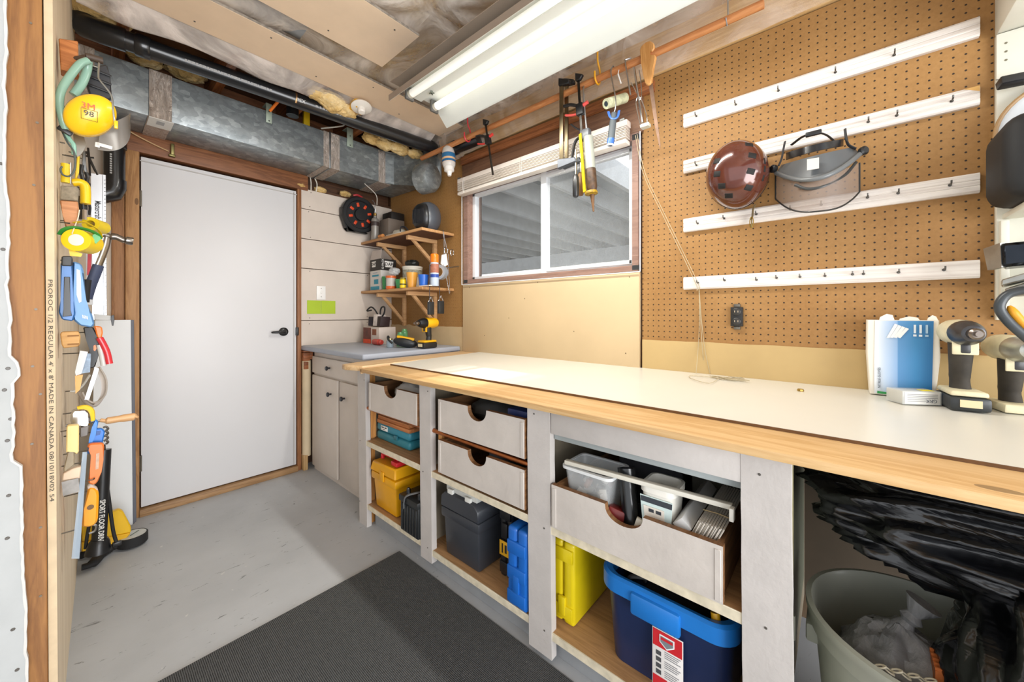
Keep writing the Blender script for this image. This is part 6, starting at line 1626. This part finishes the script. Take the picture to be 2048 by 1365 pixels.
# wood block with rod
wb = thing('hanging_block', 'orange-brown wood block with dark rod peg on left wall', 'peg', tuple(PY(140, 155, 1.60)))
bm = new(); a, b = PY(117, 76, 1.64), PY(158, 155, 1.64)
prism(bm, [PY(117, 76, 1.62), PY(156, 82, 1.62), PY(158, 152, 1.62), PY(150, 146, 1.62), PY(121, 140, 1.62)], (0, .04, 0), .002); part('block', bm, wood('#b9733a', '#95541f', 'X', .6, 1, False), wb)
bm = new(); tube(bm, [PY(172, 113, 1.60), PY(182, 115, 1.60), PY(206, 122, 1.60)], [.009, .0095, .009], 12); tube(bm, [PY(150, 118, 1.625), PY(174, 114, 1.60)], .006, 8); part('rod', bm, paint('#4a3a2e', .6, .2), wb)
# ear muff: yellow cup, wire, clear-green headband
em = thing('ear_muffs', 'yellow ear muffs with wire headband hanging from the rod', 'ear muffs', tuple(PY(185, 275, 1.56)))
M_EY = plastic('#f0c012', .28, .4)
c = PY(181, 231, 1.575); fw = (_C - c).normalized()
sd = _R; upv = Vector((0, 0, 1)); tilt = Matrix.Rotation(math.radians(-30), 3, fw)
rgt = (-fw).cross(upv).normalized(); upv = rgt.cross(-fw) ; tilt = Matrix.Rotation(math.radians(-32), 3, fw)
Mm = tilt @ Matrix((rgt, -fw, upv)).transposed()
bm = new(); ell(bm, c, (.044, .030, .064), Mm, 36, 24); part('ear_cup', bm, M_EY, em)
bm = new(); ell(bm, c - fw * .020, (.045, .020, .065), Mm, 32, 18); part('cushion', bm, plastic('#2a2c2e', .5), em)
bm = new(); ell(bm, c - fw * .034 + Vector((0, 0, -.004)), (.044, .020, .064), Mm, 32, 18); part('ear_cup', bm, M_EY, em)
bm = tb_([(198, 126, 1.585), (197, 150, 1.57), (200, 161, 1.565), (222, 190, 1.555), (226, 220, 1.55), (230, 252, 1.55)], .0022, 8); part('wire_yoke', bm, M_STEEL, em)
bm = new(); p = PY(232, 250, 1.55); obox(bm, p, (.008, .012, .022), None, .002); part('clip', bm, M_EY, em)
pc = c + fw * .033
text('3M', .021, pc + upv * .022 + rgt * -.004, rgt, upv, paint('#c4401c', .5, 0), em)
text('98', .020, pc + upv * .003 + rgt * -.003 + fw * .001, rgt, upv, paint('#2a2a22', .5, 0), em)
bm = new(); q = pc + upv * .001 + rgt * -.003
tube(bm, [q + rgt * -.014 + upv * .013, q + rgt * .016 + upv * .013, q + rgt * .016 - upv * .014, q + rgt * -.014 - upv * .014], .0006, 4, False, True); part('badge_outline', bm, paint('#3a3a30', .5, 0), em)
for k, l in enumerate((((176, 121, 1.59), (160, 128, 1.585), (142, 150, 1.58), (124, 178, 1.58), (119, 205, 1.585), (124, 235, 1.59), (130, 258, 1.60)), ((176, 121, 1.60), (174, 140, 1.61), (165, 165, 1.61), (152, 184, 1.61), (147, 190, 1.61)))):
    bm = tb_(l, .0085 if k == 0 else .0095, 12); part('headband_tube', bm, clear('#8fb5a3', .82, .2), em)
bm = new(); obox(bm, PY(130, 262, 1.60), (.028, .012, .012), (0, .5, 0), .002); part('clamp', bm, M_BLK, em)
# face shield behind
f2 = thing('face_visor', 'grey curved face visor hanging behind the yellow ear muffs', 'face shield', tuple(PY(215, 298, 1.66)))
def vz(u, v):
    a = math.pi * (.02 + u * .62); px = 232 + 30 * math.cos(-a * .9 + .35) - (1 - v) * 34 * u; py = 246 + 50 * math.sin(a * .95) * v + (1 - v) * (-20 + 25 * u)
    return PY(px - 40 * u * u * v, py + 6 * v, 1.645 + .03 * math.sin(u * math.pi))
bm = new(); sheet(bm, vz, 20, 8, (0, .002, 0)); part('visor', bm, clear('#8f8a84', .75, .2), f2)
bm = new(); prism(bm, [PY(x, y, 1.66) for x, y in ((175, 134), (214, 128), (220, 150), (224, 190), (222, 200), (180, 192), (172, 168))], (0, .02, 0), .004); part('crown_plate', bm, plastic('#2a2b2f', .45), f2)
for k in range(3):
    bm = new(); obox(bm, PY(196, 142 + k * 17, 1.655), (.055, .004, .006), (0, .12, 0), .001); part('plate_groove', bm, plastic('#121316', .5), f2)
bm = new(); obox(bm, PY(209, 292, 1.642), (.032, .003, .010), (0, .08, 0), .001); obox(bm, PY(195, 290, 1.642), (.010, .003, .014), (0, .08, 0), .001); part('label_strip', bm, paint('#e1dfd8', .5, .05), f2, kind='stuff')
p = PY(196, 135, 1.66); bm = new(); tube(bm, [(wl(1.66), 1.66, p.z), (p.x, 1.66, p.z)], .004, 8); part('peg', bm, M_SCREW, f2)
# small hanging tools: scraper, brush, screwdrivers
t = thing('wire_bundle', 'dark wire loop with clear grommets hanging under the headband', 'wire', tuple(PY(140, 350, 1.6)))
bm = tb_([(124, 262, 1.62), (135, 285, 1.61), (148, 305, 1.60), (150, 335, 1.60), (140, 352, 1.60), (126, 350, 1.60), (121, 340, 1.60), (124, 333, 1.60)], .0022, 8); part('wire', bm, paint('#4d5654', .5), t)
bm = tb_([(130, 262, 1.61), (140, 280, 1.61), (147, 290, 1.61), (148, 310, 1.61)], .005, 8); part('clear_tube', bm, clear('#8fc0ae', .8, .2), t)
nail(t, 130, 287, 1.60)
sp1 = thing('putty_scraper', 'broad grey triangular putty scraper hanging on left wall', 'scraper', tuple(PY(160, 330, 1.68)))
part('blade', fl([(150, 262), (166, 268), (173, 290), (165, 305), (155, 315), (150, 300), (146, 270)], 1.69, .003), metal('#a9a59c', .35), sp1)
part('handle', fl([(154, 312), (160, 312), (158, 345), (152, 362), (149, 360)], 1.69, .012, .002), plastic('#e2bf22', .4), sp1); nail(sp1, 155, 316, 1.695)
pl_ = thing('pliers', 'grey steel pliers with open jaws hanging on left wall', 'pliers', tuple(PY(168, 360, 1.78)))
part('jaw', fl([(165, 300), (172, 302), (170, 330), (175, 342), (172, 352), (168, 340), (163, 325)], 1.80, .012, .002), metal('#8d8f90', .35), pl_)
part('handle', tb_([(164, 330, 1.80), (162, 345, 1.80), (168, 366, 1.80)], .005, 8), M_BLK, pl_); part('handle', tb_([(172, 345, 1.80), (175, 355, 1.80), (172, 368, 1.80)], .005, 8), M_BLK, pl_); nail(pl_, 168, 318, 1.806)
dr_ = thing('allen_keys', 'bundle of dark hex keys sticking out from left wall', 'hex keys', tuple(PY(185, 340, 2.0)))
for l in (((172, 303, 2.0), (180, 318, 2.0), (195, 350, 2.0)), ((176, 296, 2.0), (178, 316, 2.0), (180, 352, 2.0)), ((172, 312, 2.0), (180, 315, 2.0), (188, 316, 2.0)), ((178, 318, 2.0), (184, 330, 2.0), (191, 344, 2.0))):
    part('hex_key', tb_(l, .003, 6), paint('#2e2a28', .4, .2, 20, .6), dr_)
nail(dr_, 176, 312, 2.0)
ys = thing('yellow_screwdriver', 'yellow-handled screwdriver hanging beside the flat brush', 'screwdriver', tuple(PY(132, 365, 1.62)))
part('handle', tb_([(131, 328, 1.63), (131, 345, 1.63), (131, 366, 1.63)], .009, 10), plastic('#e0c21e', .35), ys); part('shaft', tb_([(140, 326, 1.63), (140, 345, 1.63), (140, 368, 1.63)], .003, 8), M_STEEL, ys); nail(ys, 131, 330, 1.63)
br_ = thing('flat_brush', 'old flat wood block brush with grey bristle top', 'brush', tuple(PY(140, 450, 1.60)))
part('bristle_head', fl([(121, 371), (153, 373), (158, 378), (156, 402), (120, 399)], 1.60, .03, .002), paint('#8a7f6c', .95, .3, 80), br_)
part('handle', fl([(119, 400), (156, 403), (158, 420), (153, 440), (149, 456), (131, 455), (125, 430)], 1.603, .022, .003), wood('#c28a5e', '#a46c42', 'X', .6, 1, False), br_); nail(br_, 140, 447, 1.60)
lv_ = thing('yellow_bracket', 'bent yellow plastic square handle hanging beside the brush', 'handle', tuple(PY(165, 410, 1.66)))
part('bend', tb_([(144, 366, 1.68), (158, 365, 1.68), (168, 370, 1.68), (171, 382, 1.68), (171, 408, 1.68)], .014, 12, 5, .8), plastic('#e8c014', .4), lv_); nail(lv_, 168, 381, 1.68)
kn = thing('utility_knife', 'black and chrome utility knife hanging above the tape roll', 'knife', tuple(PY(166, 440, 1.70)))
part('body', tb_([(163, 393, 1.70), (166, 410, 1.70), (167, 440, 1.70)], .0095, 10), plastic('#1d1f22', .25, .4), kn); part('chrome_cap', tb_([(169, 420, 1.695), (169, 440, 1.695)], .006, 8), M_CHROME, kn); nail(kn, 175, 400, 1.70)
bm = tb_([(176, 365, 1.9), (178, 385, 1.9), (176, 400, 1.9), (180, 415, 1.9), (178, 430, 1.9)], .0035, 8); tube(bm, [PY(178, 400, 1.9), (wl(1.9), 1.9, PY(178, 400, 1.9).z)], .002, 6)
solo('dark_cable', bm, M_RUB, 'thin dark cable dangling before the aluminium straightedge', 'cable')
# flagging tape rolls
ft = thing('marking_tape', 'yellow and green marking tape rolls hanging on left wall', 'tape', tuple(PY(160, 512, 1.62)))
c = PY(166, 484, 1.60); ax = (_R * .45 - _V).normalized()
bm = new(); lathe(bm, [(.016, -.03), (.030, -.03), (.030, .03), (.016, .03), (.016, -.03)], c, ax, 30, cap=False); part('yellow_roll', bm, plastic('#e8c410', .4), ft)
bm = new(); lathe(bm, [(0, .025), (.0158, .025), (.0158, .030), (.011, .031), (0, .031)], c, ax, 24); part('roll_core', bm, paint('#e6dcd0', .6, .1), ft)
c2 = PY(193, 452, 1.72)
bm = new(); lathe(bm, [(.010, -.03), (.020, -.03), (.020, .03), (.010, .03), (.010, -.03)], c2, ax, 26, cap=False); part('yellow_roll', bm, plastic('#e0c41c', .4), ft)
for k, (l, col) in enumerate(((((124, 470, 1.60), (132, 460, 1.585), (150, 456, 1.575), (175, 460, 1.57), (192, 468, 1.575), (197, 476, 1.585)), '#2f8a3c'), (((150, 446, 1.59), (168, 445, 1.58), (185, 452, 1.58), (198, 462, 1.59), (202, 474, 1.60)), '#e8c410'))):
    pts = [PY(*p) for p in l]; cc_ = curve(pts, 5)
    bm = new(); tube(bm, cc_, .010, 8, True, False, .18); part('tape_band', bm, plastic(col, .45), ft)
part('loose_end', fl([(185, 470), (197, 466), (202, 478), (192, 488), (186, 482)], 1.575, .003), plastic('#5aa86a', .45), ft)
part('loose_end', fl([(137, 498), (165, 508), (162, 514), (140, 512)], 1.60, .003), plastic('#e8c410', .45), ft)
part('hang_string', tb_([(144, 468, 1.57), (150, 452, 1.575), (156, 436, 1.585), (159, 420, 1.59)], .0012, 5), paint('#d8d0bc', .8), ft); nail(ft, 160, 446, 1.615)
# hammer
hm = thing('claw_hammer', 'claw hammer with steel shaft and navy grip on left wall', 'hammer', tuple(PY(175, 600, 1.85)))
Yh = 1.85
part('head', tb_([(208, 469, Yh), (220, 473, Yh), (232, 474, Yh), (246, 480, Yh), (252, 481, Yh)], [.009] * 6 + [.011] * 5 + [.010] * 6 + [.008] * 4, 12), metal('#8a837c', .35), hm)
bm = new(); lathe(bm, [(.009, 0), (.0135, .003), (.0135, .018), (.012, .020), (0, .020)], PY(250, 480.5, Yh), (1, 0, -.12), 16); part('striking_face', bm, metal('#9a948d', .3), hm)
part('shaft', tb_([(216, 475, Yh), (213, 490, Yh), (206, 510, Yh), (197, 532, Yh)], .011, 12, 5, .6), metal('#a7a29a', .3), hm)
part('grip', tb_([(197, 531, Yh), (189, 552, Yh), (181, 572, Yh), (173, 598, Yh)], .0155, 14, 5, .75), paint('#39435e', .6, .1), hm)
part('grip_core', tb_([(175, 560, Yh - .012), (172, 580, Yh - .012), (170, 605, Yh - .01)], .010, 10), M_RUB, hm); nail(hm, 212, 491, Yh)
# staple gun
sg = thing('staple_gun', 'blue steel staple gun hanging nose up on left wall', 'staple gun', tuple(PY(150, 660, 1.58)))
Ys = 1.58; M_BLU = paint('#2c63a0', .4, .12, 20, .1, 0, 60, .2); M_BLU2 = paint('#5f8ab8', .4, .12, 20, .1)
part('front_channel', fl([(121, 525), (145, 524), (147, 600), (151, 628), (146, 643), (124, 640), (117, 625), (121, 600)], Ys, .02, .003), M_BLU, sg)
part('side_body', fl([(145, 522), (163, 528), (168, 545), (168, 600), (172, 612), (184, 628), (190, 648), (184, 656), (160, 652), (146, 640), (150, 620), (146, 600)], Ys + .012, .026, .004), M_BLU2, sg)
part('handle_slot', fl([(153, 538), (160, 541), (162, 560), (163, 604), (158, 606), (153, 590)], Ys + .0105, .002), paint('#c9cdd0', .5), sg)
part('nose_plate', fl([(123, 512), (143, 512), (146, 517), (145, 533), (122, 532)], Ys - .004, .03, .003), paint('#3a3b3c', .5, .2, 40), sg)
part('magazine', fl([(128, 554), (140, 554), (141, 620), (144, 632), (125, 634), (127, 618)], Ys - .004, .006, .001), M_BLK, sg)
bm = new()
for k in range(4): prism(bm, [PY(164 + k * 3, 630 + k * .8, Ys + .0115), PY(166 + k * 3, 630.5 + k * .8, Ys + .0115), PY(167 + k * 3, 637 + k * .8, Ys + .0115), PY(165 + k * 3, 636.5 + k * .8, Ys + .0115)], (0, -.0012, 0))
part('embossed_mark', bm, paint('#d5dde5', .5, 0), sg, kind='stuff')
bm = new(); p = PY(133, 521, Ys); tube(bm, [(wl(Ys), Ys + .01, p.z), (p.x, Ys + .01, p.z)], .002, 6); part('nail', bm, M_SCREW, sg)
# slotted wood clip block
cp = thing('slotted_block', 'small tan slotted wood block fixed to the left wall', 'block', tuple(PY(140, 698, 1.58)))
part('block', fl([(120, 668), (124, 664), (157, 663), (161, 673), (160, 690), (156, 694), (127, 697), (123, 690)], 1.59, .03, .002), wood('#c79a5c', '#ab7d42', 'X', .6, 1, False), cp)
for y in (671, 688): part('slot', fl([(135, y), (158, y - 1), (158, y + 2), (135, y + 3)], 1.588, .003), paint('#8a5f2e', .7), cp)
# folding saw / shears cluster
fs_ = thing('pruning_shears', 'garden shears with red and orange handles hanging on wall', 'shears', tuple(PY(210, 730, 1.75)))
part('orange_cap', fl([(188, 652), (204, 654), (206, 666), (202, 682), (194, 675)], 1.76, .02, .003), plastic('#ea7a2c', .4), fs_)
part('red_handle', tb_([(199, 676, 1.755), (207, 690, 1.755), (214, 706, 1.755), (219, 728, 1.755)], .0085, 12), plastic('#c92a36', .3, .3), fs_)
part('steel_handle', tb_([(199, 690, 1.76), (204, 710, 1.76), (208, 732, 1.76)], .0075, 10), paint('#c9c8c4', .35, .1), fs_)
part('mechanism', fl([(166, 655), (186, 654), (196, 672), (200, 690), (197, 712), (190, 735), (178, 738), (174, 720), (182, 700), (172, 680)], 1.765, .02, .003), paint('#232527', .45, .3, 30), fs_)
part('orange_dot', fl([(187, 692), (191, 690), (193, 698), (190, 703), (187, 701)], 1.762, .004), plastic('#ea7a2c', .4), fs_)
part('blade', fl([(190, 735), (198, 738), (178, 800), (169, 800)], 1.77, .003), paint('#dfe3e8', .3, .03, 9, .5), fs_); nail(fs_, 180, 665, 1.775)
pk = thing('blister_packs', 'clear plastic blister packs hanging in a row on wall', 'packet', tuple(PY(165, 780, 1.70)))
part('pack', fl([(160, 702), (176, 704), (163, 748), (152, 752), (150, 745)], 1.70, .006), clear('#d5d8d8', .55, .15), pk)
part('pack_card', fl([(167, 706), (182, 708), (180, 745), (160, 748)], 1.715, .002), paint('#8fa3b8', .5, .4, 60), pk)
part('orange_pack', fl([(150, 752), (166, 750), (160, 780), (151, 788)], 1.72, .008), plastic('#dd9a2c', .4), pk); nail(pk, 168, 706, 1.71)
th = thing('coiled_strap', 'grey coiled strap loop hanging beside the white panel', 'strap', tuple(PY(185, 815, 1.85)))
for k, (r0, Y) in enumerate(((0, 1.85), (1, 1.87), (2, 1.83))):
    part('loop', tb_([(195 + k * 2, 735, Y), (206 + k * 3, 760, Y), (206 + k * 2, 790, Y), (190, 812 - k * 3, Y), (172, 806 - k * 4, Y), (158 + k * 3, 785, Y)], .008, 8, 5, .35), paint('#b9b1a9', .5, .1), th)
part('clip', tb_([(140, 783, 1.83), (152, 782, 1.83), (165, 772, 1.83), (180, 750, 1.83)], .006, 8, 4, .5), clear('#d9dad4', .8, .2), th); nail(th, 146, 782, 1.83)
# tape measure
tm = thing('tape_measure', 'chrome and yellow tape measure hanging on the left wall', 'tape measure', tuple(PY(160, 880, 1.70)))
part('case', fl([(141, 828), (146, 821), (172, 819), (180, 826), (182, 845), (178, 858), (145, 853), (140, 846)], 1.70, .032, .005), M_CHROME, tm)
part('yellow_rim', tb_([(155, 818, 1.715), (170, 815, 1.715), (182, 822, 1.715), (184, 842, 1.715)], .007, 8), plastic('#e6c02a', .4), tm)
part('belt_clip', fl([(160, 856), (178, 852), (176, 872), (160, 876)], 1.695, .01, .002), plastic('#6a6460', .4), tm); nail(tm, 145, 826, 1.716)
pb = thing('wall_scraper', 'cream-handled wall scraper with worn grey steel blade', 'scraper', tuple(PY(145, 985, 1.62)))
part('handle', fl([(133, 855), (136, 852), (158, 851), (158, 905), (152, 910), (148, 903), (140, 903), (132, 907)], 1.62, .024, .003), paint('#e8cf8c', .5, .08), pb)
part('ferrule', fl([(135, 906), (141, 903), (149, 904), (149, 930), (128, 946), (127, 940)], 1.625, .014, .002), paint('#9a8c74', .5, .2, 30), pb)
part('wood_back', fl([(126, 948), (146, 938), (162, 934), (160, 958), (124, 962)], 1.63, .02, .002), paint('#dcc4ab', .6, .1), pb)
part('blade', fl([(123, 965), (157, 957), (159, 984), (126, 993)], 1.622, .004), paint('#8d8a86', .45, .25, 40, .5), pb); nail(pb, 146, 860, 1.635)
# blue spring clamps, wooden-handled knife
wk = thing('wooden_handle_tool', 'tool with turned pale wooden handle sticking out from wall', 'tool', tuple(PY(235, 850, 1.8)))
bm = new(); tube(bm, curve([PY(200, 841, 1.80), PY(214, 842, 1.80), PY(240, 838, 1.80), (PY(268, 834, 1.80)), PY(270, 834.5, 1.8)], 4), [.006] * 4 + [.011] * 5 + [.0125] * 4 + [.010] * 3 + [.006], 12); part('handle', bm, wood('#d9b083', '#c3935f', 'X', .5, 1, False), wk)
bm = new(); tube(bm, [(wl(1.80), 1.80, PY(200, 842, 1.8).z), PY(205, 841.5, 1.80)], .004, 8); part('tang', bm, M_STEEL, wk)
bc_ = thing('spring_clamps', 'bright blue plastic spring clamps bunched on the left wall', 'clamp', tuple(PY(190, 915, 1.74)))
part('clamp_jaw', fl([(190, 838), (197, 845), (192, 868), (184, 888), (178, 910), (174, 908), (178, 880), (184, 855)], 1.745, .018, .003), plastic('#2a7fd8', .35), bc_)
part('clamp_jaw', fl([(192, 858), (205, 858), (210, 864), (205, 890), (178, 890), (184, 870)], 1.757, .018, .003), plastic('#1f72cc', .35), bc_)
part('clamp_window', fl([(193, 863), (202, 862), (200, 870), (192, 872)], 1.755, .004), plastic('#0f4a90', .4), bc_)
for k in range(4): part('spring', tb_([(206 + k * .5, 856 + k * 9, 1.77), (212, 854 + k * 9, 1.77), (216, 858 + k * 9, 1.77), (212, 862 + k * 9, 1.77)], .003, 8), M_SCREW, bc_)
nail(bc_, 182, 865, 1.757)
ok = thing('drywall_saw', 'orange-handled drywall saw hanging blade up on left wall', 'saw', tuple(PY(192, 975, 1.72)))
part('handle', fl([(174, 892), (182, 888), (206, 887), (209, 893), (207, 920), (203, 945), (196, 965), (188, 972), (176, 968), (180, 940), (182, 912), (181, 900), (175, 897)], 1.725, .022, .005), plastic('#e87a34', .4), ok)
part('grip_print', fl([(192, 908), (199, 906), (197, 938), (191, 940)], 1.7235, .002), paint('#c9a68c', .5, .2, 60), ok)
part('wire_loop', tb_([(162, 964, 1.72), (172, 962, 1.715), (186, 960, 1.715), (189, 956, 1.715)], .0018, 6), M_SCREW, ok); nail(ok, 180, 900, 1.736)
oc = thing('chalk_reel', 'orange rounded chalk line reel hanging low on left wall', 'chalk reel', tuple(PY(180, 1052, 1.75)))
part('case', fl([(176, 977), (186, 975), (195, 980), (198, 990), (196, 1040), (192, 1050), (180, 1056), (163, 1056), (168, 1020)], 1.76, .03, .006), plastic('#f0a01e', .3, .2), oc)
bm = new(); lathe(bm, [(.0075, 0), (.0075, .0015)], PY(181, 1015, 1.7598), (0, -1, 0), 14); part('pivot', bm, plastic('#6a4a1c', .4), oc)
part('clear_top', fl([(174, 974), (182, 970), (195, 978), (196, 984), (176, 984)], 1.764, .02, .002), clear('#e8e0d8', .6, .2), oc); nail(oc, 178, 982, 1.775)
part('hook', tb_([(178, 1068, 1.77), (190, 1062, 1.77), (192, 1052, 1.77), (182, 1050, 1.77)], .003, 6), M_STEEL, oc)
gl = thing('acrylic_strips', 'stack of clear acrylic strips leaning on the left wall', 'strips', tuple(PY(150, 1118, 1.66)))
for k in range(5):
    part('strip', fl([(165 + k * 1.6, 905), (168 + k * 1.6, 905), (150 + k * 2.2, 1118), (143 + k * 2.2, 1118)], 1.66 + k * .006, .003), clear('#b9c8d6', .6, .12), gl)
nail(gl, 166, 925, 1.67); nail(gl, 152, 1060, 1.67)

# ---- back-left corner, standing on the floor
se = thing('straightedge', 'long aluminium straightedge ruler standing against the back wall corner', 'ruler', tuple(PY(200, 640, 2.45)))
Yl = 2.45
part('rail', fl([(181, 346), (212, 350), (214, 640), (184, 640)], Yl, .018, .001), metal('#cfd2d6', .35, .04, 6), se)
part('scale_edge', fl([(204.5, 350), (205.5, 350), (208, 640), (207, 640)], Yl - .0012, .001), paint('#6f757b', .5), se)
bm = new()
for k in range(36): prism(bm, [PY(208 + k * .06, 360 + k * 7.6, Yl - .0008), PY(211 + k * .06, 360 + k * 7.6, Yl - .0008), PY(211 + k * .06, 361 + k * 7.6, Yl - .0008), PY(208 + k * .06, 361 + k * 7.6, Yl - .0008)], (0, -.0006, 0))
part('graduations', bm, paint('#4a4f55', .5, 0), se, kind='stuff')
text('Mastercraft', .027, PY(195.5, 420, Yl - .0015), (0, 0, -1), (1, 0, 0), paint('#2a2c30', .5, 0), se, font_bold=True, fit=.078)
bm = new(); tube(bm, [(wl(Yl), Yl + .02, 1.70), PY(190, 400, Yl + .02)], .003, 6); part('nail', bm, M_SCREW, se)
rs = thing('spirit_level', 'white and red printed level standing behind the hammer', 'level', tuple(PY(180, 600, 2.3)))
part('rail', fl([(171, 480), (184, 482), (186, 610), (173, 610)], 2.30, .02, .001), paint('#c4c8cc', .4, .05), rs)
part('red_print', fl([(176, 500), (184, 500), (182, 545), (174, 552)], 2.298, .0015), paint('#c23a48', .5, .25, 40), rs); nail(rs, 178, 490, 2.31)
sl = thing('sliding_jig', 'small clear and black sliding fence clamp on panel top', 'clamp', tuple(PY(225, 640, 2.5)))
part('fence', fl([(188, 628), (222, 632), (222, 641), (190, 640)], 2.44, .008, .001), paint('#c2c4c4', .4), sl); part('knob', fl([(222, 632), (228, 630), (229, 640), (227, 652), (224, 652), (222, 641)], 2.435, .012, .001), plastic('#24262a', .4), sl)
wp_ = thing('leaning_board', 'tall white board with dark edge standing beside the door frame', 'board', tuple(PY(240, 1045, 2.72)))
Yp = 2.80
part('board', fl([(190, 641), (262, 640), (266, 1050), (180, 1075)], Yp, .016, .001), paint('#dfe3e6', .5, .03, 4), wp_)
part('edge_band', fl([(261.5, 640), (268, 640.5), (273, 1043), (266, 1050)], Yp - .001, .02, .001), paint('#5b5e68', .5, .06), wp_)
yb = thing('yellow_case', 'yellow flat plastic case leaning behind the bicycle floor pump', 'case', tuple(PY(220, 1080, 2.6)))
part('lid', fl([(195, 1036), (238, 1020), (246, 1024), (262, 1055), (262, 1066), (163, 1085), (163, 1050)], 2.62, .03, .004), plastic('#e8b810', .4), yb)
part('body', fl([(163, 1086), (262, 1067), (248, 1085), (210, 1092), (163, 1106)], 2.615, .05, .004), plastic('#e0ac0c', .4), yb)
# floor pump
fp_ = thing('floor_pump', 'black bicycle floor pump with round white gauge on its base', 'pump', (.03, 2.47, 0))
Bp = PZ(200, 1098, .02); Yb = 2.47
Bp = PY(200, 1094, Yb)
part('barrel', (lambda b: (tube(b, [PY(198, 1085, Yb), PY(203, 1000, Yb + .02), PY(208, 900, Yb + .04)], .024, 20), b)[1])(new()), M_BLK, fp_)
part('hose', tb_([(233, 1086, Yb - .01), (226, 1060, Yb), (218, 1000, Yb + .02), (209, 930, Yb + .03), (207, 890, Yb + .04)], .0065, 10), M_RUB, fp_)
part('hose', tb_([(171, 1098, Yb + .02), (174, 1075, Yb + .02), (178, 1052, Yb + .03)], .006, 10), M_RUB, fp_)
bm = new(); tube(bm, curve([PZ(163, 1136, .018), PZ(185, 1128, .018), PZ(203, 1108, .022), PZ(222, 1096, .024), PZ(245, 1087, .024)], 6), [.016] * 6 + [.022] * 6 + [.026] * 6 + [.022] * 7, 14, True, False, .75); part('foot', bm, M_RUB, fp_)
bm = new(); tube(bm, [PY(196, 1105, Yb), PY(198, 1085, Yb), PY(199, 1078, Yb)], [.042, .034, .026], 18); part('barrel_socket', bm, M_BLK, fp_)
bm = new(); tube(bm, curve([PZ(162, 1112, .02), PZ(176, 1106, .03), PZ(190, 1104, .03)], 4), .016, 12); part('foot_peg', bm, M_RUB, fp_)
gc = PZ(265, 1079, .03); gc.z = .0
bm = new(); lathe(bm, [(.052, .008), (.056, .012), (.056, .052), (.052, .056), (.049, .054)], gc, (0, 0, 1), 36); part('gauge_housing', bm, M_RUB, fp_)
bm = new(); lathe(bm, [(.050, .050), (.050, .0545), (0, .0546)], gc, (0, 0, 1), 32); part('gauge_face', bm, paint('#c9cdc9', .35, .08, 30), fp_)
bm = new(); obox(bm, gc + Vector((.008, .005, .056)), (.045, .003, .0015), (0, 0, .8)); part('needle', bm, paint('#4a5a4a', .5, 0), fp_)
bm = new(); p = PY(234, 1088, Yb - .01); obox(bm, p, (.03, .02, .02), None, .004); part('hose_fitting', bm, M_BLK, fp_)
o_ = PY(203.5, 1010, Yb - .012)
text('SPORT FLOOR DRIVE', .024, PY(203.5, 1043, Yb - .014) + Vector((-.001, -.004, 0)), (-.035, -.08, -1), (1, 0, 0), paint('#dcdcd8', .5, 0), fp_, font_bold=True, fit=.185)
